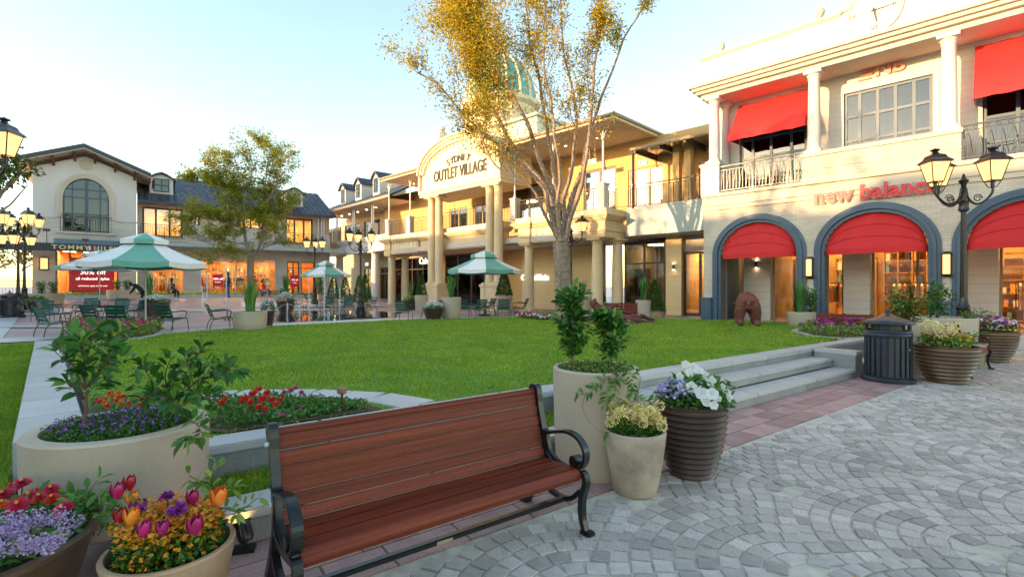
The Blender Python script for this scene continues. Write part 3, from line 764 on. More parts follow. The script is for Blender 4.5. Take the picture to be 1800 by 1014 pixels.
for i, c in enumerate([(.6, .05, .04), (.05, .06, .12), (.7, .62, .5), (.02, .02, .02), (.65, .3, .05), (.12, .25, .3), (.55, .5, .12)]): goods.append(M('goods_%d' % i, c, .6, var=.2, scale=4))
def shelf_unit(F, s0, s1, d0, d1, z0, h, label, cols=3, rows=4, full=.8):
    t = thing('display_shelf', label, 'shelf', tuple(F.p((s0 + s1) / 2, (d0 + d1) / 2, z0)))
    b = MB(); w = (s1 - s0) / cols
    for i in range(cols + 1): F.box(b, s0 + w * i - .02, s0 + w * i + .02, d0, d1, z0, z0 + h)
    b.build('upright', mt['shelf_wood'], t, world=True)
    for j in range(rows + 1): fbox(F, s0 - .02, s1 + .02, d0 + .005, d1 + .01, z0 + h * j / rows - .02, z0 + h * j / rows + .012, 'shelf', mt['shelf_wood'], t)
    for k, gm in enumerate(goods):
        b = MB(); any_ = False
        for i in range(cols):
            for j in range(rows):
                x = s0 + w * i + .05
                while x < s0 + w * (i + 1) - .12:
                    ww = random.uniform(.08, .22); hh = random.uniform(.3, .75) * h / rows
                    if x + ww > s0 + w * (i + 1) - .03: break
                    if random.random() < full and random.randrange(len(goods)) == k:
                        F.box(b, x, x + ww, d0 + .06, d1 - random.uniform(.02, .1), z0 + h * j / rows + .014, z0 + h * j / rows + .014 + hh); any_ = True
                    x += ww + random.uniform(.01, .06)
        if any_:
            o = b.build('goods', gm, t, world=True); o['kind'] = 'stuff'
    return t
def mannequin(F, s, d, z0, label, col=0):
    t = thing('mannequin', label, 'mannequin', tuple(F.p(s, d, z0)))
    b = MB()
    b.lathe([(.13, 1.42), (.2, 1.38), (.21, 1.2), (.16, 1.05), (.2, .85), (.19, .78)], 12, sy=.6, rot=Matrix.Rotation(F.rz, 3, 'Z')); 
    for sg in (-1, 1): b.tube([Matrix.Rotation(F.rz, 3, 'Z') @ Vector(v) for v in ((sg * .19, 0, 1.36), (sg * .27, 0, 1.1), (sg * .24, -.1, .85))], [.055, .045, .035], 7)
    b.build('garment', goods[col], t, smooth=True)
    b = MB(); b.lathe([(.001, 1.78), (.07, 1.75), (.09, 1.66), (.07, 1.56), (.04, 1.5), (.05, 1.42)], 10)
    b.build('head', mt['white_paint'], t, smooth=True)
    b = MB()
    for sg in (-1, 1): b.tube([Matrix.Rotation(F.rz, 3, 'Z') @ Vector(v) for v in ((sg * .09, 0, .84), (sg * .1, -.02, .45), (sg * .1, 0, .02))], [.1, .07, .05], 8)
    b.build('legs', goods[(col + 3) % 7], t, smooth=True)
    return t
def garment_rack(F, s, d, z0, label, n=9, wid=1.2):
    t = thing('garment_rack', label, 'clothes rack', tuple(F.p(s, d, z0)))
    m = Matrix.Rotation(F.rz, 3, 'Z'); b = MB()
    for sg in (-1, 1): b.tube([m @ Vector((sg * wid / 2, 0, 0)), m @ Vector((sg * wid / 2, 0, 1.45))], .015, 6)
    b.tube([m @ Vector((-wid / 2, 0, 1.45)), m @ Vector((wid / 2, 0, 1.45))], .015, 6)
    b.build('rail', mt['black_iron'], t)
    for i in range(n):
        x = -wid / 2 + wid * (i + .5) / n; b = MB(); L = random.uniform(.6, .9)
        q = [(-.2, 1.33), (0, 1.42), (.2, 1.33), (.24, 1.42 - L * .5), (.21, 1.42 - L), (-.21, 1.42 - L), (-.24, 1.42 - L * .5)]
        b.slab([m @ Vector((x, y, z)) for y, z in q], m @ Vector((.05, 0, 0)))
        b.build('garment', random.choice(goods), t)
    return t
# ================================================================= RIGHT BUILDING (arched shops with red awnings)
NBF = Frame((7.28, 19.0), (.706, -.708)); F = NBF
mt['nb_brick'] = Mbrick('cream_brick', (.62, .55, .45), (.54, .47, .38), (.44, .38, .31), .24, .076, frame=NBF.r, ms=.006, bump=.35, var_scale=.9)
mt['nb_panel'] = Mbrick('cream_cladding', (.66, .61, .53), (.64, .59, .51), (.5, .45, .38), 1.6, .21, frame=NBF.r, ms=.006, bump=.25, var_scale=.8)
NZ0 = .3; SE = 13.0
nb = building('arcade_building', 'cream brick shop building with three arches under red awnings and a clock gable', F, 5, 0, 0)
S = lambda px, d=0: F.s(px, d)
a1 = (S(1253), S(1418)); a2 = (S(1431), S(1656)); a3 = (S(1673), S(1673) + (S(1656) - S(1431)) + .1)
fw_ = .30
ZSP, ZRI = 2.75, 1.42
def inner(a): return (a[0] + fw_, a[1] - fw_)
ops = [(inner(a)[0], inner(a)[1], NZ0, arch(inner(a)[0], inner(a)[1], ZSP, ZRI - fw_)) for a in (a1, a2, a3)]
wall(F, 0, SE, NZ0, 4.45, 0, .55, ops, 'brick_wall', mt['nb_brick'], nb)
# arch frames
for a in (a1, a2, a3):
    b = MB(); i0, i1 = inner(a)
    c = (a[0] + a[1]) / 2; ho = (a[1] - a[0]) / 2; hi = (i1 - i0) / 2
    for (ko, dd, kk) in ((1.0, .05, .62), (.62, .10, .34), (.34, .03, .0)):   # moulding bands from outside in
        h1 = hi + (ho - hi) * ko; h2 = hi + (ho - hi) * kk; r1 = (ZRI - fw_) + fw_ * ko; r2 = (ZRI - fw_) + fw_ * kk
        for sg in (-1, 1):
            s_a, s_b = c + sg * h1, c + sg * h2; F.box(b, min(s_a, s_b), max(s_a, s_b), -.5, dd, NZ0, ZSP)
        n = 28
        for i in range(n):
            t0, t1 = PI * i / n, PI * (i + 1) / n
            P = lambda t, h, r, d_: F.p(c - h * math.cos(t), d_, ZSP + r * math.sin(t))
            b.hexa([P(t0, h2, r2, dd), P(t1, h2, r2, dd), P(t1, h2, r2, -.5), P(t0, h2, r2, -.5), P(t0, h1, r1, dd), P(t1, h1, r1, dd), P(t1, h1, r1, -.5), P(t0, h1, r1, -.5)])
    b.build('arch_frame', mt['blue_frame'], nb, world=True)
    # awning filling the arch head
    b = MB(); n = 24; mrows = 8; zb = ZSP + .02; H = ZRI - fw_ - .01
    for j in range(mrows + 1):
        v = j / mrows
        for i in range(n + 1):
            u = -1 + 2 * i / n
            zt = zb + H * math.sqrt(max(0, 1 - u * u)); z = zb + (zt - zb) * v
            out = .42 * (1 - v) ** .8 * (1 - abs(u) ** 4) ** .5 + .012 * math.cos(i * PI / 3)
            b.v.append(tuple(F.p(c + u * (hi - .015), -.12 + out, z)))
    b.f = [(j * (n + 1) + i, j * (n + 1) + i + 1, (j + 1) * (n + 1) + i + 1, (j + 1) * (n + 1) + i) for j in range(mrows) for i in range(n)]
    aw = b.build('awning', mt['red_cloth'], nb, world=True, smooth=True)
    b = MB()
    for i in range(n):
        P = lambda k: (c + (-1 + 2 * k / n) * (hi - .015), -.12 + .42 * (1 - abs(-1 + 2 * k / n) ** 4) ** .5 + .012 * math.cos(k * PI / 3))
        (sa, da), (sb, db) = P(i), P(i + 1)
        b.add([F.p(sa, da + .003, zb + .005), F.p(sb, db + .003, zb + .005), F.p(sb, db + .003, zb - .16), F.p(sa, da + .003, zb - .16)], [(0, 1, 2, 3)])
    b.build('valance', mt['red_cloth'], aw, world=True, smooth=True)
    for v in (.33, .66):
        pts = []
        for i in range(1, n):
            u = -1 + 2 * i / n; zt = zb + H * math.sqrt(1 - u * u); out = .42 * (1 - v) ** .8 * (1 - abs(u) ** 4) ** .5 + .02
            pts.append(F.p(c + u * (hi - .015), -.115 + out, zb + (zt - zb) * v))
        b = MB(); b.tube(pts, .007, 4); b.build('seam', mt['red_cloth'], aw, world=True)
# blue plinth blocks
for (s0_, s1_) in ((-.06, a1[0] - .002), (a1[1] + .002, a2[0] - .002), (a2[1] + .002, a3[0] - .002)):
    b = MB(); F.box(b, s0_, s1_, -.02, .14, NZ0, 1.12); F.box(b, s0_ - .0, s1_ + .0, -.02, .18, 1.12, 1.2); F.box(b, s0_ + .05, s1_ - .05, .14, .165, NZ0 + .12, 1.02)
    b.build('plinth', mt['blue_frame'], nb, world=True, bevel=.01)
fbox(F, -.3, SE, -3.3, .35, -.1, NZ0, 'threshold', mt['granite_top'], nb)
# arcade ceiling, shop front behind
fbox(F, 0, SE, -7.5, -.551, 4.2, 4.4, 'arcade_ceiling', mt['soffit'], nb)
fbox(F, -.02, .16, -3.0, -.552, NZ0, 4.2, 'arcade_side_wall', mt['blue_frame'], nb)
dF = -2.3
mt['nb_pier'] = Mbrick('pier_cladding', (.72, .66, .58), (.70, .64, .56), (.45, .4, .34), 3.0, .28, frame=NBF.r, ms=.006, bump=.25)
def shopfront(px0, px1, z1=3.3, cols=1, fm='gold_frame', gm='glass_clear', tz=None):
    s0_, s1_ = S(px0, dF), S(px1, dF); window(F, s0_, s1_, NZ0 + .05, z1, dF, cols, [0, .78, 1] if tz is None else tz, nb, fm, gm, .07, 'shop_window')
    return s0_, s1_
g1 = shopfront(1262, 1311, 4.0, fm='dark_frame', gm='glass'); p1 = (S(1311.5, dF), S(1358, dF))
g2 = shopfront(1359, 1440, 4.0)
g3 = shopfront(1441, 1485, 4.0, fm='dark_frame'); p2 = (S(1485.5, dF), S(1532, dF))
g4 = shopfront(1533, 1702, 4.0, cols=2); p3 = (S(1702.5, dF), S(1756, dF)); g5 = shopfront(1757, 1880, 4.0, cols=2)
for (a_, c_) in (p1, p2, p3): fbox(F, a_, c_, dF - .3, dF + .25, NZ0, 4.2, 'pier', mt['nb_pier'], nb)
# interiors
room(F, g1[0], g2[0] - .05, -6.5, dF, NZ0, 4.1, nb, 'interior_dark', True, 1)
room(F, g2[0], g4[1], -7.2, dF, NZ0, 4.1, nb, 'interior', True, 5)
room(F, g4[1] + .1, SE, -7.2, dF, NZ0, 4.1, nb, 'interior', True, 2)
sh = [(g2[0] + .1, g2[0] + .9, -5.2, 'tall wooden shelf seen through the left arch'), (g3[0] - .4, g3[0] + 1.0, -6.9, 'shelf of clothes and shoes just left of the pale pier in the middle arch'),
      (g4[0] - .3, g4[0] + 1.5, -6.9, 'wooden wall of shoe cubbies behind the middle arch window'), (g4[0] + 1.6, g4[1] - .2, -6.9, 'yellow lit low shelves right of the shoe cubbies'), (g4[1] + .3, g4[1] + 2.2, -6.9, 'shelving glowing behind the right arch window')]
for i, (a_, c_, d_, l_) in enumerate(sh): shelf_unit(F, a_, c_, d_, d_ + .4, NZ0 + (.9 if i == 2 else .1), 2.4, l_, 4 if i == 2 else 2, 5, .55 if i != 3 else .25)
garment_rack(F, g3[0] + .3, -4.0, NZ0, 'clothes rack of dark shirts left of the middle arch pier', 7, .9)
garment_rack(F, g4[0] + 1.0, -4.6, NZ0, 'rack of black and pale trousers under the shoe cubbies', 10, 1.6)
garment_rack(F, g5[0] + 1.0, -4.2, NZ0, 'rack of bright clothes behind the right arch window', 9, 1.3)
mannequin(F, g2[0] + 1.15, -3.2, NZ0, 'mannequin in dark jacket behind the left arch window', 1)
# string courses and balcony edge
b = MB(); F.box(b, -.04, SE, -.5, .05, 4.45, 4.60); F.box(b, -.05, SE, -.5, .09, 4.6005, 4.66); F.box(b, -.04, SE, -.5, .04, 4.6605, 4.94); F.box(b, -.06, SE, -.5, .12, 4.9405, 5.06)
b.build('string_course', mt['cream_lt'] if False else M('pale_stone', (.56, .49, .39), .7, var=.06, scale=1), nb, world=True, bevel=.008)
mt['pale_stone'] = bpy.data.materials['pale_stone']
fbox(F, .0, SE, -2.0, -.501, 4.85, 5.03, 'balcony_floor', mt['pale_stone'], nb)
b0, b1 = S(1411), S(1690)                                    # solid bay
fbox(F, b0, b1, -.8, .06, 5.0605, 5.85, 'bay_parapet', mt['nb_brick'], nb)
b = MB(); F.box(b, b0 - .04, b1 + .04, -.84, .12, 5.8505, 5.98); F.box(b, b0 - .01, b1 + .01, -.81, .08, 5.42, 5.47); b.build('parapet_cap', mt['pale_stone'], nb, world=True, bevel=.01)
fbox(F, -.08, S(1266), -.5, .1, 5.0605, 6.1, 'corner_pedestal', mt['white_paint'], nb, bevel=.01)
fbox(F, -.12, S(1266) + .04, -.54, .14, 6.1005, 6.2, 'pedestal_cap', mt['white_paint'], nb, bevel=.01)
rail(F, S(1266) + .02, b0 - .02, 5.07, .98, .0, nb, 'ornate', 'black_iron', .11)
rail(F, b1 + .02, SE, 5.07, .98, .0, nb, 'ornate', 'black_iron', .11)
# upper wall set back
dU = -1.25; ZC = F.z(1245, 173)
w1 = (S(1300, dU), S(1418, dU)); w2 = (S(1483, dU), S(1640, dU)); w3 = (S(1727, dU), S(1727, dU) + 2.9)
zt1 = F.z(1360, 215, dU) + .35; zt2 = F.z(1560, 148, dU)
ops = [(w1[0], w1[1], 5.03, 7.9), (w2[0], w2[1], 5.55, zt2), (w3[0], w3[1], 5.03, 7.9)]
wall(F, .1, SE, 5.03, ZC + .3, dU, .3, ops, 'upper_wall', mt['nb_panel'], nb)
window(F, w1[0], w1[1], 5.04, 7.9, dU - .12, [0, .2, .48, .78, 1], [0, .25, .5, .75, 1], nb, 'blue_frame', 'glass_refl', .09, 'french_window')
window(F, w2[0], w2[1], 5.56, zt2, dU - .12, [0, .19, .40, .60, .80, 1], [0, .36, .68, 1], nb, 'blue_frame', 'glass_refl', .09, 'bay_window')
window(F, w3[0], w3[1], 5.04, 7.9, dU - .12, [0, .25, .5, .75, 1], [0, .25, .5, .75, 1], nb, 'blue_frame', 'glass_refl', .09, 'french_window')
room(F, .4, SE - .2, -4.0, dU, 5.03, 8.3, nb, 'interior_dark', False)
# upper columns
for px in (1256, 1431, 1668): column(F, S(px, -.22), -.22, 6.2 if px == 1256 else 5.98 if px != 1256 else 6, ZC, .19, 'white_paint', nb, 'column')
column(F, S(1668, -.22) + 3.6, -.22, 5.06, ZC, .19, 'white_paint', nb, 'column')
column(F, S(1256, -.22) + .05, dU + .25, 5.06, ZC, .19, 'white_paint', nb, 'column')
# upper awnings
def slope_awning(px0, px1, z_top, z_bot, lab):
    b = MB(); s0_, s1_ = S(px0, -.5), S(px1, -.5); da, db = dU + .02, dU + 1.05; n = 14
    for j, (dd, zz) in enumerate(((da, z_top), ((da + db) / 2, (z_top + z_bot) / 2 - .03), (db, z_bot), (db + .003, z_bot - .17))):
        for i in range(n + 1):
            b.v.append(tuple(F.p(s0_ + (s1_ - s0_) * i / n, dd, zz + .012 * math.sin(i * 1.7 + j))))
    b.f = [(j * (n + 1) + i, j * (n + 1) + i + 1, (j + 1) * (n + 1) + i + 1, (j + 1) * (n + 1) + i) for j in range(3) for i in range(n)]
    o = b.build('sloped_awning', mt['red_cloth'], nb, world=True, smooth=True)
    for s_ in (s0_, s1_):
        b = MB(); b.slab([F.p(s_, da, z_top), F.p(s_, db, z_bot), F.p(s_, db, z_bot - .15), F.p(s_, da, z_bot - .1)], F.r.to_3d() * .004 if hasattr(F.r, 'to_3d') else (0, 0, .004))
        b.build('awning_cheek', mt['red_cloth'], o, world=True)
slope_awning(1286, 1419, ZC - .15, ZC - 1.55, '')
slope_awning(1712, 1900, ZC - .15, ZC - 1.75, '')
# entablature: soffit beam, cornice, parapet
fbox(F, -.1, SE, dU - .29, .02, ZC, ZC + .16, 'beam', mt['pale_stone'], nb)
cornice(F, -.1, SE, .02, ZC + .1605, ZC + .50, .36, 'pale_stone', nb, 3, back=1.6)
ZP = ZC + 1.44
fbox(F, -.08, SE, -.6, .0, ZC + .501, ZP, 'parapet', mt['white_paint'], nb)
cornice(F, -.08, S(1475), 0, ZP + .0005, ZP + .11, .08, 'pale_stone', nb, 2, name='coping', back=.6)
for i in range(9):
    s0_ = .25 + i * 1.42
    b = MB(); F.box(b, s0_, s0_ + 1.2, 0, .018, ZC + .68, ZC + .73); F.box(b, s0_, s0_ + 1.2, 0, .018, ZP - .15, ZP - .1); F.box(b, s0_, s0_ + .05, 0, .018, ZC + .7305, ZP - .1505); F.box(b, s0_ + 1.15, s0_ + 1.2, 0, .018, ZC + .7305, ZP - .1505)
    b.build('parapet_panel', mt['white_paint'], nb, world=True)
# curved gable with clock
CLS, CLZ = S(1537), F.z(1537, 20)
g0, g1_ = S(1478), S(1478) + 2 * (CLS - S(1478)) + .5
def gtop(s_):
    u = (s_ - (g0 + g1_) / 2) / ((g1_ - g0) / 2)
    return ZP + .12 + 1.25 * math.sqrt(max(0, 1 - min(1, abs(u) / .72) ** 2)) ** .9
wall(F, g0, g1_, ZP + .0, 0, .001, .5, [], 'clock_gable', mt['white_paint'], nb, ztop=gtop)
pts = [F.p(g0 + (g1_ - g0) * i / 40, .03, gtop(g0 + (g1_ - g0) * i / 40) + .03) for i in range(41)]
b = MB(); b.tube(pts, .06, 6); b.build('gable_moulding', mt['pale_stone'], nb, world=True, smooth=True)
mt['clock_white'] = M('clock_white', (.5, .47, .42), .5)
ck = thing('wall_clock', 'round white clock face with Roman numerals high on the curved gable', 'clock', tuple(F.p(CLS, .01, CLZ)))
m3 = Matrix((Vector((F.r.x, F.r.y, 0)), Vector((0, 0, 1)), Vector((F.n.x, F.n.y, 0)))).transposed()
b = MB(); b.lathe([(.72, -.005), (.72, .05), (.67, .06), (.66, .03), (.001, .03)], 40, rot=m3); b.build('clock_face', mt['clock_white'], ck, smooth=True)
for k, t_ in enumerate(['XII', 'I', 'II', 'III', 'IV', 'V', 'VI', 'VII', 'VIII', 'IX', 'X', 'XI']):
    if k % 3: continue
    a = PI / 2 - k * PI / 6
    text(F, CLS + .53 * math.cos(a), .045, CLZ + .53 * math.sin(a), t_, .2, 'black_letter', ck, 'numeral', .004)
for (a, L, w) in ((R(2), .52, .028), (R(-80), .36, .04)):
    b = MB(); b.tube([m3 @ Vector((-.08 * math.cos(a), -.08 * math.sin(a), .055)), m3 @ Vector((L * math.cos(a), L * math.sin(a), .055))], [w, w * .4], 6, flat=.4)
    b.build('clock_hand', mt['black_letter'], ck)
def urn(F, s, d, z, parent, sc=1.0, name='urn_finial'):
    c = F.p(s, d, 0); b = MB()
    b.box((c.x, c.y, z + .06), (.34 * sc, .34 * sc, .12), F.rz)
    b.lathe([(.1 * sc, z + .12), (.06 * sc, z + .2), (.16 * sc, z + .3), (.18 * sc, z + .42), (.12 * sc, z + .52), (.05 * sc, z + .57), (.04 * sc, z + .62), (.001, z + .66)], 14, (c.x, c.y, 0))
    b.build(name, mt['pale_stone'], parent, world=True, smooth=True)
urn(F, S(1262), -.3, ZP + .11, nb, .8); urn(F, S(1436), -.3, ZP + .11, nb, .9)
# signs
sg = thing('shop_sign', 'red raised letters spelling new balance on the cream brick above the middle arch', 'sign', tuple(F.p(S(1541), .0, 4.9)))
b = MB()
text(F, S(1534), .05, F.z(1541, 337), 'new balance', .62, 'white_paint', sg, 'letter_backing', .03, .045, spacing=1.02, sx=1.0)
text(F, S(1534), .10, F.z(1541, 337), 'new balance', .62, 'red_letter', sg, 'letters', .03, .022, spacing=1.02, sx=1.0)
mt['logo_red'] = M('faded_red', (.72, .25, .17), .5)
lg = thing('logo_sign', 'red slanted NB emblem with speed lines above the bay window', 'sign', tuple(F.p(S(1556, dU), dU, zt2 + .5)))
sl, zl = S(1556, dU), F.z(1556, 122, dU)
text(F, sl + .12, dU + .06, zl, 'NB', .55, 'logo_red', lg, 'emblem_letters', .03, .02, sx=1.05)
for k in range(4): fbox(F, sl - .72 + .06 * k, sl - .36 + .03 * k, dU + .01, dU + .07, zl - .2 + .12 * k, zl - .14 + .12 * k, 'speed_line', mt['logo_red'], lg)
# wall lanterns
def wall_lantern(F, s, d, z, label, h=.62, w=.2):
    t = thing('wall_lantern', label, 'wall lamp', tuple(F.p(s, d, z)))
    b = MB(); F.box(b, s - w * .4, s + w * .4, d, d + .03, z - .05, z + h + .05)
    for (x, y) in ((-1, 0), (1, 0), (-1, 1), (1, 1)): F.box(b, s + x * w / 2 - .012, s + x * w / 2 + .012, d + .05 + y * .16 - .012, d + .05 + y * .16 + .012, z + .03, z + h - .03)
    F.box(b, s - w * .6, s + w * .6, d + .03, d + .23, z + h - .03, z + h); F.box(b, s - w * .6, s + w * .6, d + .03, d + .23, z, z + .03)
    b.build('lantern_frame', mt['black_iron'], t, world=True)
    fbox(F, s - w * .38, s + w * .38, d + .065, d + .195, z + .04, z + h - .04, 'lamp_glass', mt['lamp_glow'], t)
wall_lantern(F, (a1[1] + a2[0]) / 2, .0, F.z(1424, 487), 'glowing box lantern on the pier between left and middle arches')
wall_lantern(F, (a2[1] + a3[0]) / 2, .0, F.z(1664, 484), 'glowing box lantern on the pier between middle and right arches')
def cyl_lamp(F, s, d, z, label):
    c = F.p(s, d + .06, z); t = thing('wall_light', label, 'wall lamp', tuple(c))
    b = MB(); b.lathe([(.045, -.13), (.045, .13)], 12); b.box((-F.n.x * .04, -F.n.y * .04, 0), (.03, .06, .06), F.rz); b.build('lamp_body', mt['black_iron'], t)
    for sg_ in (-1, 1):
        b = MB(); b.lathe([(.036, sg_ * .132), (.036, sg_ * .136)], 10); b.build('lamp_lens', mt['ceil_small'], t)
cyl_lamp(F, (p1[0] + p1[1]) / 2, dF + .25, F.z(1334, 465, dF), 'small black up and down light on the pale pier in the left arch')
# ================================================================= CENTRE BUILDING (pediment, balcony, dome)
CF = Frame((4.6, 24.5), (.715, -.699)); F = CF; S = lambda px, d=0: F.s(px, d)
cb = building('village_hall', 'cream two storey building with arched pediment, balcony columns and a green dome', F, -10, 0, 0)
ZB = .2; LEFT = S(677)
# positions
pl, pr = S(745), S(873)                       # pediment front edges
zL0, zL1 = 4.05, 5.44
# lower wall planes behind the columns
dW = -3.2
mt['weatherboard'] = mt['tan_wall']
ck0, ck1 = S(918, dW), S(1060, dW)
def boards(F, s0, s1, z0, z1, d, parent, mat, h=.2, name='weatherboard'):
    z = z0
    while z < z1 - .02:
        zz = min(z + h, z1); b = MB()
        b.hexa([F.p(s0, d + .03, z), F.p(s1, d + .03, z), F.p(s1, d, z), F.p(s0, d, z), F.p(s0, d + .008, zz - .004), F.p(s1, d + .008, zz - .004), F.p(s1, d, zz - .004), F.p(s0, d, zz - .004)])
        b.build(name, mt[mat], parent, world=True); z += h
mt['tan_board'] = M('tan_siding', (.74, .56, .30), .65, var=.06, scale=.8, objvar=.03)
fbox(F, ck0, ck1, dW - .3, dW, ZB, 4.1, 'lower_wall', mt['tan_wall'], cb)
boards(F, ck0, ck1, ZB, 4.0, dW, cb, 'tan_board', .24)
# glass shop fronts left and right of the siding wall
def front(px0, px1, d, z0, z1, parent, cols, rows=[0, .74, 1], fm='dark_frame', gm='glass', light=1, mat='interior', deep=4, lit=True, F=F):
    s0_, s1_ = F.s(px0, d), F.s(px1, d)
    window(F, s0_, s1_, z0, z1, d, cols, rows, parent, fm, gm, .09, 'shop_window')
    room(F, s0_, s1_, d - deep, d, z0, z1, parent, mat, lit, light); return s0_, s1_
f1 = front(783, 880, dW, ZB, 4.0, cb, 4, mat='interior', gm='glass_clear')
fbox(F, f1[1], ck0, dW - .3, dW, ZB, 4.1, 'lower_wall', mt['tan_wall'], cb)
fbox(F, S(765, dW), f1[0], dW - .3, dW, ZB, 4.1, 'lower_wall', mt['tan_wall'], cb)
f0 = front(690, 764, dW, .3, 4.0, cb, 4, mat='interior', gm='glass_clear', light=2)
mannequin(F, (f1[0] + f1[1]) / 2 - .6, dW - 1.0, ZB, 'mannequin in red and black behind the window between the tall columns', 0)
shelf_unit(F, f1[0] + .6, f1[1] - .4, dW - 3.6, dW - 3.2, ZB, 2.4, 'back shelf of the shop behind the tall column pairs', 4, 4)
mannequin(F, (f0[0] + f0[1]) / 2, dW - 1.0, .3, 'mannequin in dark clothes behind the window at the hall left end', 1)
# first floor slab and entablature front
fbox(F, LEFT, .0, -5.5, .05, 4.12, 4.42, 'floor_slab', mt['soffit'], cb)
def entab(s0_, s1_, dd, z0=zL0, z1=zL1, panel=True):
    b = MB(); F.box(b, s0_, s1_, dd - .45, dd, z0, z0 + .18); F.box(b, s0_ - .0, s1_ + .0, dd - .45, dd + .05, z0 + .1805, z0 + .26); F.box(b, s0_, s1_, dd - .45, dd - .05, z0 + .2605, z0 + .82)
    b.build('entablature', mt['cream'], cb, world=True, bevel=.008)
    if panel:
        s_ = s0_ + .12
        while s_ < s1_ - .4:
            fbox(F, s_, s_ + .36, dd - .052, dd - .025, z0 + .3, z0 + .8, 'frieze_panel', mt['cream_lt'], cb); s_ += .42
    cornice(F, s0_, s1_, dd - .05, z0 + .8205, z0 + 1.08, .36, 'cream', cb, 4, back=.45)
    fbox(F, s0_ - .1, s1_ + .1, dd - .5, dd + .12, z0 + 1.081, z1 - .08, 'balcony_kerb', mt['cream_lt'], cb)
    fbox(F, s0_ - .12, s1_ + .12, dd - .52, dd + .15, z1 - .0795, z1, 'balcony_cap', mt['white_paint'], cb, bevel=.01)
prB = S(925)
entab(prB + .25, -.62, .0); entab(LEFT + .62, pl - .75, .0)
entab(pl - .5, pr + .6, -.02, panel=False)
# corner blocks over column pairs
for (s0_, s1_) in ((-1.05, .02), (prB - .55, prB + .35), (LEFT, LEFT + .85)):
    b = MB(); F.box(b, s0_, s1_, -1.6 if s0_ < -17 or s0_ > -2 else -.9, .12, zL0 - .02, zL0 + .3); F.box(b, s0_ - .05, s1_ + .05, -1.65 if s0_ < -17 or s0_ > -2 else -.95, .17, zL0 + .3005, zL0 + .4); F.box(b, s0_, s1_, -1.6 if s0_ < -17 or s0_ > -2 else -.9, .10, zL0 + .4005, zL0 + .84)
    b.build('corner_block', mt['cream'], cb, world=True, bevel=.01)
    cornice(F, s0_, s1_, .1, zL0 + .8405, zL0 + 1.1, .33, 'cream', cb, 4, back=1.6)
    fbox(F, s0_ - .12, s1_ + .12, -1.7, .2, zL0 + 1.101, zL1 + .01, 'balcony_kerb', mt['cream_lt'], cb)
# lower columns
for s_, d_ in ((-.72, -.3), (-.15, -1.25), (prB - .1, -.35), (LEFT + .45, -.3), (LEFT + .75, -1.3)): column(F, s_, d_, ZB, zL0 - .02, .29, 'cream', cb)
# right return of the balcony
RFm = Frame((4.6, 24.5), (.699, .715))
# giant columns in pairs on pedestals
zG = F.z(765, 349) - .02
for grp in ((758, 771), (860, 875)):
    sA, sB = S(grp[0], .5), S(grp[1], .5)
    b = MB(); F.box(b, sA - .42, sB + .42, -.1, .95, ZB, ZB + .14); F.box(b, sA - .36, sB + .36, -.05, .9, ZB + .1405, 1.6); F.box(b, sA - .42, sB + .42, -.1, .95, 1.6005, 1.74)
    b.build('column_pedestal', mt['cream'], cb, world=True, bevel=.012)
    for s_ in (sA, sB): column(F, s_, .45, 1.741, zG, .27, 'cream', cb, 'tall_column')
# pediment
dP = .75
sP0, sP1 = S(741, dP), S(897, dP) + 0.0
sP1 = S(873, dP) + .35
cP = (sP0 + sP1) / 2; hP = (sP1 - sP0) / 2
zPt = F.z(826, 232, dP); zPs = F.z(745, 300, dP)
ptop = arch(sP0, sP1, zPs - .35, zPt - zPs + .35)
wall(F, sP0 + .0, sP1 - .0, zG + .42, 0, dP, .5, [], 'pediment_wall', mt['cream_lt'], cb, ztop=lambda s_: max(zG + .5, ptop(s_) - .05))
b = MB(); F.box(b, sP0 - .08, sP1 + .08, -1.7, dP + .1, zG + .0, zG + .2); F.box(b, sP0 - .12, sP1 + .12, -1.75, dP + .18, zG + .2005, zG + .42)
b.build('pediment_base', mt['cream_lt'], cb, world=True, bevel=.01)
n = 36
def ring(h_in, h_out, d0, d1, name, mat):
    b = MB()
    for i in range(n):
        t0, t1 = PI * i / n, PI * (i + 1) / n; z0_ = zPs - .35; r = zPt - z0_
        P = lambda t, k, d_: F.p(cP - (hP - k) * math.cos(t), d_, z0_ + (r - k) * math.sin(t))
        b.hexa([P(t0, h_in, d1), P(t1, h_in, d1), P(t1, h_in, d0), P(t0, h_in, d0), P(t0, h_out, d1), P(t1, h_out, d1), P(t1, h_out, d0), P(t0, h_out, d0)])
    b.build(name, mt[mat], cb, world=True)
ring(.38, .20, dP - .3, dP + .16, 'arch_moulding', 'cream_lt'); ring(.20, .0, dP - .3, dP + .24, 'arch_moulding', 'cream'); ring(.0, -.12, -1.7, dP + .34, 'arch_cornice', 'cream_lt')
for sg_, s_ in ((0, sP0), (1, sP1)):
    fbox(F, s_ - (.12 if sg_ == 0 else 0), s_ + (0 if sg_ == 0 else .12), -1.7, dP + .2, zG + .4205, zPs - .35, 'pediment_side', mt['cream_lt'], cb)
for i in range(27):                       # dentils under the arch
    t = PI * (i + .5) / 27; z0_ = zPs - .35; r = zPt - z0_ - .5
    c = F.p(cP - (hP - .5) * math.cos(t), dP + .04, z0_ + r * math.sin(t))
    if 2 < i < 24: b = MB(); b.box(tuple(c), (.12, .1, .1), rot=Matrix.Rotation(F.rz, 3, 'Z') @ Matrix.Rotation(t - PI / 2, 3, 'Y')); b.build('dentil', mt['cream_lt'], cb, world=True)
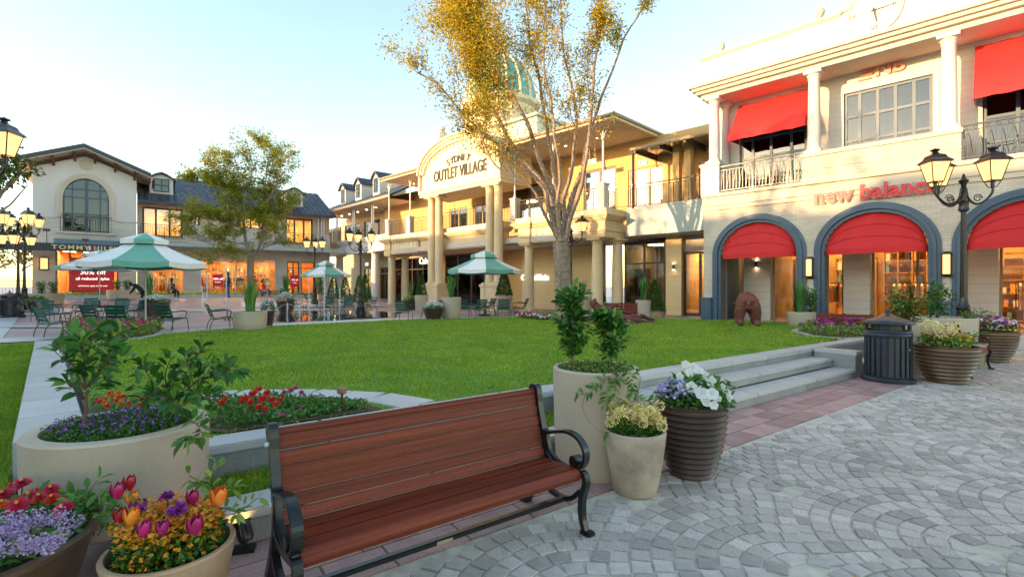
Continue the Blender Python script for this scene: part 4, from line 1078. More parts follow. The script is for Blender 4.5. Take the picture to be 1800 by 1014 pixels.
# barrel roof and lettering
sgn = thing('village_sign', 'black raised letters reading SYDNEY OUTLET VILLAGE on the arched pediment', 'sign', tuple(F.p(cP, dP, zG + 1)))
zt_ = F.z(812, 300, dP)
text(F, cP + .12, dP + .03, zt_ - .03, 'OUTLET VILLAGE', 1.0, 'black_letter', sgn, 'letters', .03, .012, sx=.66)
wd = 'SYDNEY'
for i, ch in enumerate(wd):
    u = (i - 2.5) / 2.5; a = u * .42
    text(F, cP + .05 + u * .98, dP + .03, zt_ + .62 + .30 * math.cos(a * 2.1) - .12, ch, .58, 'black_letter', sgn, 'letter', .03, .010, rot=-a * .9)
# urn block at left of the pediment
urn_s = S(772, -1.0); fbox(F, urn_s - .9, urn_s + .3, -1.9, -.8, 8.5, F.z(768, 240, -1.4), 'parapet_block', mt['cream_lt'], cb, bevel=.03)
urn(F, urn_s - .05, -1.3, F.z(768, 241, -1.4), cb, 1.5)
# upper wall
dV = -3.3
zE = F.z(1062, 210, .8)
sR = S(1172, dV)
ops = []
for (p0, p1, top) in ((1026, 1083, 302), (905, 955, 330)): ops.append((S(p0, dV), S(p1, dV), 5.2, F.z(p0, top, dV)))
for (p0, p1) in ((790, 822), (832, 862)): ops.append((S(p0, dV), S(p1, dV), 5.2, 7.5))
ops.append((S(1104, dV), S(1167, dV), 5.2, F.z(1104, 300, dV)))
wall(F, S(676, dV), S(1300, dV), 4.42, zE, dV, .3, ops, 'upper_wall', mt['tan_wall'], cb)
for i, o_ in enumerate(ops):
    window(F, o_[0], o_[1], o_[2], o_[3], dV - .1, [0, .5, 1] if i != 4 else [0, .18, .59, 1], [0, 1], cb, 'dark_frame' if i < 2 else 'gold_frame', 'glass', .12, 'balcony_door')
room(F, ops[1][0] - 8, ops[4][1] + 2.5, -8, dV - .2, 5.0, 7.7, cb, 'interior_dark', True, 5)
# slab for upper floor inside, soffit and eaves
dE = .85; sE0 = S(669, dE); sE1 = 1.0
fbox(F, sE0, sE1 - .3, dV - 2, dE - .2, zE - .02, zE + .12, 'veranda_ceiling', mt['soffit'], cb)
fbox(F, sE0 - .02, sP0 - .13, dE - .2, dE, zE - .06, zE + .16, 'fascia', mt['cream_lt'], cb); fbox(F, sP1 + .13, sE1, dE - .2, dE, zE - .06, zE + .16, 'fascia', mt['cream_lt'], cb)
b = MB(); b.tube([F.p(sE0 - .05, dE + .07, zE + .12), F.p(sP0 - .14, dE + .07, zE + .12)], .08, 8); b.build('gutter', mt['gutter'], cb, world=True, smooth=True); b = MB(); b.tube([F.p(sP1 + .14, dE + .07, zE + .12), F.p(sE1 + .05, dE + .07, zE + .12)], .08, 8); b.build('gutter', mt['gutter'], cb, world=True, smooth=True); b = MB(); b.tube([F.p(sE1 + .05, dE + .07, zE + .12), F.p(sE1 + .05, dV - 3.5, zE + .12)], .08, 8)
b.build('gutter', mt['gutter'], cb, world=True, smooth=True)
fbox(F, sE1 - .2, sE1, dV - 3.5, dE - .2, zE - .06, zE + .16, 'fascia', mt['cream_lt'], cb)
# hipped metal roof with standing seams
rz0 = zE + .18; rid = rz0 + 1.45; dR = -4.5
b = MB(); A = F.p(sE0, dE, rz0); B_ = F.p(sE1 + .05, dE, rz0); C_ = F.p(sE1 + .05, dR * 2 - dE, rz0); D_ = F.p(sE0, dR * 2 - dE, rz0); E1 = F.p(sE1 - 5.0, dR, rid); E0 = F.p(sE0, dR, rid)
FP = lambda s_, d_: F.p(s_, d_, rz0 + (rid - rz0) * (dE - d_) / (dE - dR)); dM = -1.3
b.add([A, FP(sP0 - .13, dE), FP(sP0 - .13, dR), E0], [(0, 1, 2, 3)]); b.add([FP(sP1 + .13, dE), B_, E1, FP(sP1 + .13, dR)], [(0, 1, 2, 3)]); b.add([FP(sP0 - .13, dM), FP(sP1 + .13, dM), FP(sP1 + .13, dR), FP(sP0 - .13, dR)], [(0, 1, 2, 3)]); b.add([B_, C_, E1], [(0, 1, 2)]); b.add([C_, D_, E0, E1], [(0, 1, 2, 3)])
b.build('roof', mt['teal'], cb, world=True)
b = MB()
for i in range(34):
    k = i / 34; p = B_.lerp(C_, k); m_ = (1 - abs(2 * k - 1)); q = p.lerp(F.p(sE1 - 5.0, -4.5 + 0, rid), 0); 
    hgt = m_; q = F.p(sE1 + .05 - 5.05 * hgt, F_d := (dE + (dR * 2 - 2 * dE) * k), rz0 + (rid - rz0) * hgt)
    b.tube([p + Vector((0, 0, .02)), q + Vector((0, 0, .03))], .02, 4)
b.build('roof_seam', mt['teal'], cb, world=True)
# posts and railings upstairs
for px in (1060, 972, 905, 721, 684):
    s_ = S(px, -.15)
    fbox(F, s_ - .21, s_ + .21, -.36, .06, zL1 + .001, zL1 + 1.18, 'post_pedestal', mt['white_paint'], cb, bevel=.012)
    fbox(F, s_ - .25, s_ + .25, -.40, .10, zL1 + 1.181, zL1 + 1.27, 'pedestal_cap', mt['white_paint'], cb, bevel=.01)
    iron_post(F, s_, -.15, zL1 + 1.271, zE - .02, cb)
pp = [S(p, -.15) for p in (684, 721)]; 
rail(F, pp[0] + .22, pp[1] - .22, zL1, 1.1, -.15, cb); rail(F, pp[1] + .22, S(755), zL1, 1.1, -.15, cb); rail(F, S(776), S(858), zL1, 1.1, -.15, cb); rail(F, S(878), S(905, -.15) - .22, zL1, 1.1, -.15, cb)
rail(F, S(905, -.15) + .22, S(972, -.15) - .22, zL1, 1.1, -.15, cb); rail(F, S(972, -.15) + .22, S(1060, -.15) - .22, zL1, 1.1, -.15, cb)
b = MB(); 
RF2 = Frame(F.p(-.1, -.15, 0)[:2], (.699, .715))
rail(RF2, .15, 1.0, zL1, 1.1, 0, cb)
# downlights in the veranda ceiling
for i in range(9):
    c = F.p(-1.5 - i * 2.1, -1.4, zE - .03); b = MB(); b.lathe([(.045, -.004), (.045, .004)], 10, tuple(c)); b.build('downlight', mt['ceil_small'], cb, world=True)
for i in range(9):
    c = F.p(-1.5 - i * 2.1, -1.8, 4.10); b = MB(); b.lathe([(.06, -.004), (.06, .004)], 10, tuple(c)); b.build('downlight', mt['ceil_small'], cb, world=True)
# soffit of the arcade
fbox(F, LEFT + .2, -.1, dW, -.46, 4.04, 4.115, 'arcade_ceiling', mt['soffit'], cb)
def exit_sign(F, s, d, z, label, hang=0.0):
    t = thing('exit_sign', label, 'sign', tuple(F.p(s, d, z)))
    fbox(F, s - .24, s + .24, d - .04, d + .04, z - .11, z + .11, 'sign_box', Memit('exit_white', (.85, 1, .9), .15), t)
    fbox(F, s - .21, s - .02, d + .041, d + .046, z - .085, z + .085, 'sign_panel', M('exit_green', (.01, .18, .08), .5), t)
    text(F, s + .1, d + .045, z, 'EXIT', .10, 'black_letter', t, 'sign_text', .002)
    c = F.p(s - .12, d + .05, z); b = MB(); b.box((c.x, c.y, z + .03), (.03, .01, .04), F.rz); b.box((c.x, c.y, z - .02), (.05, .01, .05), F.rz); b.build('running_figure', mt['white_paint'], t, world=True)
    if hang:
        b = MB()
        for k in (-.18, .18): b.tube([F.p(s + k, d, z + .11), F.p(s + k, d, z + hang)], .008, 5)
        b.build('hanger_rod', mt['white_iron'], t, world=True)
exit_sign(F, S(1041, -1.6), -1.6, F.z(1041, 284, -1.6), 'hanging green and white exit sign under the balcony ceiling', zE - F.z(1041, 284, -1.6))
exit_sign(F, S(1130, dV), dV + .06, F.z(1130, 287, dV), 'green and white exit sign above the tan double door')
# brand lettering on the siding
t = thing('shop_sign', 'white glowing letters reading Calvin Klein on the tan siding wall', 'sign', tuple(F.p(S(941, dW), dW, 1.8)))
text(F, S(941, dW), dW + .08, F.z(941, 488, dW), 'CalvinKlein', .52, 'white_letter', t, 'letters', .03, .008)
t = thing('shop_sign', 'small white lit letters C on the dark band left of the tall columns', 'sign', tuple(F.p(S(748, dW), dW, 3.6)))
text(F, S(750, dW), dW + .1, F.z(750, 459, dW), 'Calvin', .7, 'white_letter', t, 'letters', .03, .01)
# dome tower
dT = -8.5; sT = S(880, dT); c = F.p(sT, dT, 0); YT = c.y
zt = lambda py: CAM_H + (HY - py) * YT / FPX
rad = 62 * YT / FPX
tw = thing('dome_tower', 'round cream tower with a ribbed green copper dome behind the pediment', 'tower', (c.x, c.y, 0))
zb_ = zE
b = MB(); b.lathe([(rad * 1.02, zb_), (rad * 1.02, zt(242)), (rad * 1.1, zt(240)), (rad * 1.1, zt(236)), (rad * .97, zt(235)), (rad * .97, zt(197)), (rad * 1.1, zt(193)), (rad * 1.12, zt(187)), (rad, zt(185))], 40); b.build('drum', mt['cream_lt'], tw, smooth=True)
for k in range(16):
    a = 2 * PI * k / 16; b = MB(); b.box((math.cos(a) * rad * .98, math.sin(a) * rad * .98, zt(216)), (.16, .5, zt(200) - zt(232)), a); b.build('drum_pilaster', mt['cream'], tw)
hd = zt(100) - zt(185)
def dome_r(v): return rad * .98 * math.sqrt(max(0.0, 1 - v ** 2.0)) + .0
prof = [(dome_r(i / 14), zt(185) + hd * i / 14) for i in range(14)] + [(.55, zt(185) + hd * .96), (.5, zt(185) + hd)]
b = MB(); b.lathe(prof, 48); b.build('dome', mt['teal'], tw, smooth=True)
for k in range(16):
    a = 2 * PI * (k + .5) / 16; pts = [(math.cos(a) * (r_ + .03), math.sin(a) * (r_ + .03), z_) for r_, z_ in prof]; b = MB(); b.tube(pts, [.13] * 4 + [.10] * 6 + [.07] * (len(pts) - 10), 6); b.build('dome_rib', mt['cream_lt'], tw, smooth=True)
z_ = zt(185) + hd; b = MB(); b.lathe([(.7, z_), (.7, z_ + .12), (.45, z_ + .16), (.45, z_ + .6), (.6, z_ + .65), (.35, z_ + .9), (.1, z_ + 1.1), (.05, z_ + 1.5), (.001, z_ + 1.55)], 20); b.build('lantern_cupola', mt['cream_lt'], tw, smooth=True)
tb = F.p(sT + 3.2, dT - .5, 0)
b = MB(); F.box(b, sT + 2.2, sT + 6, dT - 3, dT + 2.2, zE, zt(232) - .3); b.build('tower_block', mt['cream_lt'], tw, world=True)
b = MB(); q = [F.p(sT + 2, dT + 2.5, zt(245)), F.p(sT + 6.2, dT + 2.5, zt(245)), F.p(sT + 6.2, dT - 3, zt(245)), F.p(sT + 2, dT - 3, zt(245)), F.p(sT + 4, dT, zt(225))]; b.add(q, [(0, 1, 4), (1, 2, 4), (2, 3, 4), (3, 0, 4), (0, 3, 2, 1)]); b.build('tower_block_roof', mt['teal'], tw, world=True)

# ---------------------------------------------------------------- link between hall and arcade
lb = building('link_building', 'tan walled link with grey green balcony panel between hall and arcade building', F, 2.5, 0, 0)
dL = -1.15; s0_, s1_ = S(1101, dL), S(1262, dL)
zm = 5.47; sm_ = S(1170, dL)
for a_, c_ in ((s0_, sm_), (sm_ + .012, s1_)): fbox(F, a_, c_, dL - .15, dL, 4.12, zm, 'balcony_panel', mt['grey_panel'], lb)
fbox(F, s0_, s1_, -6, dL - .151, 4.12, 4.4, 'floor_slab', mt['soffit'], lb)
fbox(F, s0_, s1_, dL - .2, dL + .02, zm + .001, zm + .05, 'panel_cap', mt['white_paint'], lb)
rail(F, s0_ + .05, S(1236, dL), zm + .05, 1.1, dL - .08, lb)
# ground floor behind
dG = -2.9
wz = 3.95
a_, c_ = front(1098, 1170, dG, ZB, wz, lb, 2, [0, .7, 1], mat='interior_dark', light=1)
fbox(F, S(1098, dG) , S(1124, dG), dG - 1.2, dG - 1.1, ZB, 2.6, 'timber_screen', mt['bench_wood'], lb)
pa, pb = S(1170.5, dG + .5), S(1198, dG + .5)
fbox(F, pa, pb, dG - .3, dG + .5, ZB, 4.12, 'pier', mt['tan_wall'], lb); boards(F, pa, pb, ZB, 4.0, dG + .5, lb, 'tan_board', .24)
cyl_lamp(F, S(1185, dG + .5), dG + .53, F.z(1185, 469, dG + .5), 'small black up and down light on the tan pier beside the blue plinth')
window(F, S(1202, dG + .2), S(1262, dG + .2), ZB, F.z(1202, 443, dG + .2), dG + .2, [0, .5, 1], 1, lb, 'dark_frame', 'glass', .12, 'glass_door')
fbox(F, S(1199, dG + .2), S(1262, dG + .2), dG - .1, dG + .25, F.z(1202, 442, dG + .2), 4.12, 'lower_wall', M('grey_brown_wall', (.4, .36, .3), .7), lb)
room(F, pb, S(1262, dG), dG - 3, dG + .2, ZB, 3.4, lb, 'interior', True, 1)
for px in (1190, 1210): fbox(F, S(px, -2.3) - .2, S(px, -2.3) + .12, -2.6, -2.25, 4.4, 8.4, 'upper_pier', mt['tan_wall'], lb)
fbox(F, S(1228, -2.6), S(1262, -2.6), -2.7, -2.6, 5.4, 7.5, 'timber_door', mt['bench_wood'], lb)
# glass canopy over the link balcony
pb_ = F.p(S(1114, dL), dL, 0)
zc0 = F.z(1112, 266, dL)
b = MB(); b.tube([F.p(S(1113, dL), dL, zm), F.p(S(1113, dL), dL, zc0)], .07, 8); b.build('canopy_post', mt['dark_frame'], lb, world=True)
sA, sB = S(1110, dL), S(1262, dL)
b = MB(); b.tube([F.p(sA, dL + .1, zc0 + .06), F.p(sB, dL + .1, zc0 + .06)], .085, 8); b.build('canopy_gutter', mt['gutter'], lb, world=True, smooth=True)
b = MB()
for k in range(4): s_ = sA + .2 + (sB - sA - .4) * k / 3; F.box(b, s_ - .05, s_ + .05, -4.2, dL + .05, zc0 - .12, zc0 + .02)
F.box(b, sA, sB, -4.2, -4.1, zc0 - .12, zc0 + .02); b.build('canopy_beam', mt['dark_frame'], lb, world=True)
for k in range(3):
    s_ = sA + .2 + (sB - sA - .4) * k / 3; w_ = (sB - sA - .4) / 3; fbox(F, s_ + .02, s_ + w_ - .02, -4.1, dL + .02, zc0 + .03, zc0 + .045, 'canopy_pane', mt['canopy_glass'], lb)
fbox(F, S(1172, dV), S(1330, dV), dV - .8, dV - .5, 4.4, 8.4, 'upper_wall', mt['tan_wall'], lb)
# ================================================================= WHITE CORNER WING WITH DORMERS
WF = Frame((-9.6, 39.6), (.673, -.740)); F = WF; S = lambda px, d=0: F.s(px, d)
# place its plane so the white balcony meets the hall's left end
wb = building('corner_wing', 'white corner wing with slim balcony posts and three dormers in a dark roof', F, -3, 0, 0)
wl, wr = S(572), S(677) + .6
zc1 = F.z(622, 421); zc0 = zc1 - 1.25
fbox(F, wl, wr, -.5, 0, zc0, zc1 - .45, 'fascia', mt['white_paint'], wb)
cornice(F, wl, wr, 0, zc1 - .449, zc1 - .1, .22, 'white_paint', wb, 3, back=.5, ends=False)
fbox(F, wl, wr, -.6, .25, zc1 - .099, zc1, 'balcony_cap', mt['white_paint'], wb, bevel=.01)
fbox(F, wl, wr, -4.5, -.51, zc1 - .4, zc1 - .1, 'floor_slab', mt['soffit'], wb)
zr0 = F.z(650, 354, .6)
for px in (559 + 3, 591, 621, 654):
    s_ = S(px, -.1) if px > 565 else wl + .3
    fbox(F, s_ - .3, s_ + .3, -.4, .1, zc1 + .001, zc1 + 1.15, 'post_pedestal', mt['white_paint'], wb, bevel=.01)
    for k in (-.16, .16):
        b = MB(); c = F.p(s_ + k, -.15, 0); b.lathe([(.08, zc1 + 1.151), (.055, zc1 + 1.3), (.055, zr0 - .2), (.09, zr0 - .1), (.09, zr0 - .01)], 8, (c.x, c.y, 0)); b.build('post', mt['white_iron'], wb, world=True)
ss = [wl + .3, S(591, -.1), S(621, -.1), S(654, -.1)]
for a_, c_ in zip(ss[:-1], ss[1:]): rail(F, a_ + .32, c_ - .32, zc1, 1.05, -.15, wb, mat='dark_frame', gap=.14)
dv = -2.8
opsw = [(S(p0, dv), S(p1, dv), zc1, zc1 + 2.2) for p0, p1 in ((572, 600), (606, 632), (640, 668))]
wall(F, wl - 3, wr + 2, zc1 - .1, zr0, dv, .3, opsw, 'upper_wall', M('peach_render', (.66, .48, .33), .7), wb)
for o_ in opsw: window(F, o_[0], o_[1], o_[2], o_[3], dv - .1, [0, .33, .67, 1], [0, .8, 1], wb, 'dark_frame', 'glass_clear', .1, 'balcony_door')
room(F, wl - 2.5, wr + 1.5, dv - 3, dv - .1, zc1 - .1, zr0 - .3, wb, 'interior', True, 3)
fbox(F, wl - 1, wr, dv, .55, zr0, zr0 + .1, 'veranda_ceiling', mt['soffit'], wb)
for i in range(5):
    c = F.p(wl + 1 + i * 1.8, -1.2, zr0 - .03); b = MB(); b.lathe([(.07, -.004), (.07, .004)], 10, tuple(c)); b.build('downlight', mt['ceil_small'], wb, world=True)
# ground floor: white columns, arcade wall, shops
for px in (597, 660): column(F, S(px, -.2), -.2, ground(*F.p(S(px, -.2), -.2, 0)[:2]) - .05, zc0, .36, 'white_paint', wb)
dg = -2.6
zg = .45
opsg = [(S(p0, dg), S(p1, dg), zg, 3.4) for p0, p1 in ((573, 582), (640, 652), (668, 684))]
mt['olive'] = M('olive_wall', (.42, .42, .32), .8)
wall(F, wl - 2, wr + 2.2, zg - .4, zc0 + .6, dg, .3, opsg, 'lower_wall', mt['olive'], wb)
for o_ in opsg: window(F, o_[0], o_[1], o_[2], o_[3], dg - .1, 2, [0, .8, 1], wb, 'dark_frame', 'glass_clear', .1, 'shop_window')
room(F, wl - 1, wr + 2, dg - 4, dg - .1, zg, 3.6, wb, 'interior', True, 3)
t = thing('shop_sign', 'white block letters on the small dark sign under the white balcony', 'sign', tuple(F.p(S(645, dg), dg, 3.5)))
fbox(F, S(638, dg), S(654, dg), dg + .001, dg + .06, 3.45, 4.05, 'sign_board', mt['black_letter'], t)
text(F, S(646, dg), dg + .075, 3.75, 'GUESS', .42, 'white_letter', t, 'letters', .01, sx=.55)
# tiled roofs -----------------------------------------------------
def tiled_roof(F, s0, s1, d0, z0, d1, z1, parent, cut=None, rows=16, cw=.42, name='roof_tile', hipl=0, hipr=0):
    """dark interlocking tiles as courses laid up the slope; the sheet below is the roof"""
    b = MB(); b.slab([F.p(s0, d0, z0), F.p(s1, d0, z0), F.p(s1 - hipr, d1, z1), F.p(s0 + hipl, d1, z1)], (0, 0, -.12)); b.build('roof_deck', mt['dark_trim'], parent, world=True)
    b = MB(); cnt = 0
    for j in range(rows):
        k0, k1 = j / rows, (j + 1.12) / rows; k1 = min(k1, 1)
        da, db = d0 + (d1 - d0) * k0, d0 + (d1 - d0) * k1; za, zb = z0 + (z1 - z0) * k0, z0 + (z1 - z0) * k1
        sa, sb = s0 + hipl * k0, s1 - hipr * k0; n = max(1, int((sb - sa) / cw))
        for i in range(n):
            x0 = sa + (sb - sa) * i / n; x1 = sa + (sb - sa) * (i + 1) / n - .03; jit = random.uniform(0, .012); m_ = (x0 + x1) / 2
            b.add([F.p(x0, da, za + .03), F.p(m_, da, za + .085 + jit), F.p(x1, da, za + .03), F.p(x1, db, zb + .01), F.p(m_, db, zb + .05), F.p(x0, db, zb + .01), F.p(x0, da, za), F.p(m_, da, za + .02), F.p(x1, da, za)],
                  [(0, 1, 4, 5), (1, 2, 3, 4), (6, 7, 1, 0), (7, 8, 2, 1)])
    o = b.build(name + 's', mt['dark_roof'], parent, world=True); o['kind'] = 'stuff'
def dormer(F, s, d, z, w, h, parent, deep=1.6, style='pitch'):
    t = bpy.data.objects.new('dormer', None); COL.objects.link(t); t.parent = parent; t.location = F.p(s, d, z) - Vector(parent.location)
    def add(b, name, mat):
        me_v = [(v[0] - parent.location.x, v[1] - parent.location.y, v[2] - parent.location.z) for v in b.v]
        b.v = [(v[0] - t.location.x, v[1] - t.location.y, v[2] - t.location.z) for v in me_v]
        return b.build(name, mat, t)
    b = MB(); hw = w / 2
    prof = [F.p(s - hw, d, z), F.p(s + hw, d, z), F.p(s + hw, d, z + h), F.p(s + hw * .5, d, z + h * 1.2), F.p(s, d, z + h * 1.3), F.p(s - hw * .5, d, z + h * 1.2), F.p(s - hw, d, z + h)]
    b.slab(prof, F.p(0, -deep, 0) - F.p(0, 0, 0)); add(b, 'dormer_wall', mt['white_paint'])
    b = MB(); o = .18
    top = [(-hw - o, h - .12), (-hw * .5, h * 1.2 + .02), (0, h * 1.3 + .05), (hw * .5, h * 1.2 + .02), (hw + o, h - .12)]
    for (x0, z0_), (x1, z1_) in zip(top[:-1], top[1:]):
        b.hexa([F.p(s + x0, d + .2, z + z0_), F.p(s + x1, d + .2, z + z1_), F.p(s + x1, d - deep - .3, z + z1_), F.p(s + x0, d - deep - .3, z + z0_), F.p(s + x0, d + .2, z + z0_ + .14), F.p(s + x1, d + .2, z + z1_ + .14), F.p(s + x1, d - deep - .3, z + z1_ + .14), F.p(s + x0, d - deep - .3, z + z0_ + .14)])
    add(b, 'dormer_roof', mt['dark_trim'])
    b = MB(); a = hw * .62; zz0, zz1 = z + h * .16, z + h * .98
    for x in (-a, 0, a): F.box(b, s + x - .035, s + x + .035, d + .005, d + .05, zz0, zz1)
    for y in (zz0, (zz0 + zz1) / 2, zz1): F.box(b, s - a - .034, s + a + .034, d + .006, d + .049, y - .034, y + .034)
    add(b, 'dormer_window', mt['dark_frame'])
    b = MB(); F.box(b, s - a, s + a, d + .002, d + .02, zz0, zz1); add(b, 'dormer_pane', mt['glass_refl'])
zrr = F.z(700, 330, .6)
tiled_roof(F, wl - 2.5, wr + 1.2, .6, zr0 + .11, -3.2, zr0 + 2.0, wb, rows=10, cw=.4)
fbox(F, wl - 1, wr + 1.2, .55, .68, zr0 - .06, zr0 + .14, 'gutter', mt['gutter'], wb)
for px, top in ((603, 336), (630, 328), (661, 320)):
    dd = -.9; s_ = S(px, dd); dormer(F, s_, dd, zr0 + .95, 1.15, 1.45, wb, 2.6)

# ================================================================= TH ROW (dark roofed wing) AND GABLED SHOP
TF = Frame(TH_O[:2], (.797, .604)); F = TF; S = lambda px, d=0: F.s(px, d)
mt['th_brick'] = Mbrick('pale_brick', (.64, .60, .54), (.58, .54, .48), (.48, .45, .4), .5, .12, frame=TF.r, ms=.012, bump=.4)
row = building('shop_row', 'long white shop row with dark tiled roof, dormers and orange lit windows', F, -6, 0, 0)
r0, r1 = S(241), S(568)
zf = .95; zs0 = 3.35; zw = F.z(405, 400)
mt['orange_int'] = M('orange_interior', (.75, .34, .07), .8, var=.35, scale=.9)
# ground floor windows by photo pixels
gops = [(S(262), S(324), zf, 3.9), (S(352), S(485), zf, 3.9), (S(505), S(526), zf, 3.8), (S(529), S(553), zf, 3.8)]
wall(F, r0, r1 + .6, 0, zc0 - .3, 0, .35, gops, 'lower_wall', mt['th_brick'], row)
for i, o_ in enumerate(gops): window(F, o_[0], o_[1], o_[2], o_[3], -.15, [[0, 1], [0, .45, 1], [0, .5, 1], [0, 1]][i], [0, .93, 1] if i < 2 else [0, .8, 1], row, 'white_iron' if i < 2 else 'dark_frame', 'glass_clear', .08, 'shop_window')
room(F, r0 + .2, r1 + .4, -4.6, -.15, zf, 4.0, row, 'orange_int', True, 8)
for (p0, p1, l_) in ((264, 290, 'orange lit shelves of folded clothes behind the first row window'), (296, 322, 'shelf with bags at the right side of the first row window'), (354, 392, 'shelving behind the long window near the red poster'), (410, 440, 'dark shelf of shoes behind the long window'), (446, 482, 'shelf at the right end of the long window'), (508, 550, 'shelf behind the narrow windows at the row right end')):
    shelf_unit(F, S(p0), S(p1), -3.9, -3.5, zf, 2.5, l_, 3, 5, .7)
for px, l_, c_ in ((310, 'mannequin at right in the first row window', 4), (362, 'mannequin in a red top left in the long window', 0), (425, 'mannequin in black mid way along the long window', 3), (474, 'pale mannequin at the right end of the long window', 2)):
    mannequin(F, S(px), -.9, zf, l_, c_)
garment_rack(F, S(340) + 2.2, -2.2, zf, 'clothes rack behind the long row window', 10, 1.5)
garment_rack(F, S(283), -2.0, zf, 'clothes rack behind the first row window', 8, 1.2)
# flat glass canopy with dark edge
zcn = F.z(400, 434, 1.6)
fbox(F, S(215, 1.7), r1 + 1.5, .36, 1.7, zcn, zcn + .06, 'canopy_pane', mt['canopy_glass'], row)
fbox(F, S(215, 1.7), r1 + 1.5, 1.7, 1.8, zcn - .12, zcn + .18, 'canopy_edge', mt['grey_panel'], row)
fbox(F, r0, r1 + 1.5, .0, .355, zcn + .1, zcn + .24, 'canopy_rail', mt['dark_trim'], row)
# upper floor
zu = zc0 - .3; ze = F.z(405, 366, .5)
uops = [(S(250), S(322), 5.4, 7.65), (S(342, 0), S(352), 6.46, 7.65), (S(420), S(486), 6.46, 7.65), (S(504), S(552), 5.4, 7.65)]
wall(F, r0, r1 + .6, zu, 6.35, 0, .35, [(uops[0][0], uops[0][1], 5.4, 6.35), (uops[3][0], uops[3][1], 5.4, 6.35)], 'parapet_wall', mt['th_brick'], row)
fbox(F, uops[0][1] + .02, uops[3][0] - .02, -.36, .05, 6.351, 6.45, 'parapet_cap', mt['white_paint'], row, bevel=.01)
wall(F, r0, r1 + .6, 5.0, ze, -.36, .3, uops, 'upper_wall', M('pink_beige_render', (.62, .47, .36), .7), row)
for i, o_ in enumerate(uops): window(F, o_[0], o_[1], o_[2], o_[3], -.5, [0, .33, .67, 1] if i != 1 else 1, [0, 1], row, 'dark_frame', 'glass', .13, 'upper_window')
room(F, r0 + .3, r1 + .3, -3.5, -.52, 5.0, 7.9, row, 'interior', True, 6)
for o_ in (uops[0], uops[3]):
    rail(F, o_[0] - .1, o_[1] + .1, 5.2, 1.1, .22, row, mat='black_iron', gap=.14)
    fbox(F, o_[0] - .2, o_[1] + .2, .0, .3, 5.05, 5.19, 'balcony_sill', mt['pale_stone'], row)
for px in (332, 340, 492, 500): 
    b = MB(); c = F.p(S(px), -.15, 0); b.lathe([(.11, 6.45), (.08, 6.6), (.08, ze - .15), (.12, ze - .01)], 8, (c.x, c.y, 0)); b.build('post', mt['white_paint'], row, world=True)
for px in (559, 565, 569):
    b = MB(); c = F.p(S(px), .1, 0); b.lathe([(.1, 5.9), (.07, 6.1), (.07, ze - .01)], 8, (c.x, c.y, 0)); b.build('post', mt['white_paint'], row, world=True)
zrid = F.z(426, 327, -4.5)
tiled_roof(F, r0 - .0, r1 + 1.0, .55, ze, -4.5, zrid, row, rows=16, cw=.45, hipr=.2)
fbox(F, r0, r1 + .8, .5, .68, ze - .14, ze + .05, 'gutter', mt['dark_trim'], row)
fbox(F, r0, r1 + .8, -.36, .52, ze - .12, ze - .05, 'soffit', mt['soffit'], row)
for px in (284, 517): dd = -.9; dormer(F, S(px, dd), dd, ze + (.55 + .9) / 5.05 * (zrid - ze) + .05, 1.5, 1.15, row, 2.2)
t = thing('shop_sign', 'pale letters of a fashion shop on the fascia above the long orange window', 'sign', tuple(F.p(S(420), .0, 4.1)))
text(F, S(424), .03, F.z(420, 456), 'TOMMY HILFIGER', .42, 'gold_letter', t, 'letters', .02, .006, spacing=1.15)
t = thing('shop_sign', 'small white and violet letters on the white upper wall behind the small tree', 'sign', tuple(F.p(S(420), .0, 5.3)))
text(F, S(414), .03, F.z(414, 424), 'TOMMY', .5, 'white_paint', t, 'letters', .02, .01, spacing=1.2)
text(F, S(432) + 1.0, .03, F.z(446, 426), 'HILFIGER', .5, 'white_paint', t, 'letters', .02, .01, spacing=1.1)
fbox(F, S(421), S(425), .01, .04, F.z(424, 429), F.z(424, 421), 'badge', M('violet_badge', (.4, .08, .5), .5), t)
def poster(px0, px1, py0, py1, d, label, lines, base_s=1.0):
    a_, c_ = F.s(px0, d), F.s(px1, d); z1_, z0_ = F.z((px0 + px1) / 2, py0, d), F.z((px0 + px1) / 2, py1, d)
    t = thing('sale_poster', label, 'poster', tuple(F.p((a_ + c_) / 2, d, z0_)))
    fbox(F, a_, c_, d - .01, d + .01, z0_, z1_, 'poster_sheet', mt['red_poster'], t)
    for (txt, sz, fr) in lines: text(F, (a_ + c_) / 2, d + .014, z0_ + (z1_ - z0_) * fr, txt, sz, 'white_letter', t, 'print', .002, .003 if sz > .2 else 0)
poster(374, 392, 482, 503, .05, 'small square red sale poster on the long orange window', [('30% off', .22, .6), ('all styles', .12, .35)])
poster(510, 526, 484, 504, .05, 'small red sale poster on the door at the row right end', [('30% off', .18, .6), ('all styles', .1, .35)])
for px in (310, 386, 498): 
    c = F.p(S(px), .05, F.z(px, 429)); t = thing('floodlight', 'small grey floodlight on the upper wall at the %s' % {310: 'left near the balcony window', 386: 'middle behind the small tree', 498: 'right near the corner wing'}[px], 'floodlight', tuple(c))
    b = MB(); b.box((F.n.x * .12, F.n.y * .12, .05), (.3, .14, .22), F.rz); b.build('lamp_head', mt['dark_frame'], t, bevel=.01); b = MB(); b.box((F.n.x * .02, F.n.y * .02, -.02), (.08, .12, .05), F.rz); b.build('bracket', mt['dark_frame'], t)

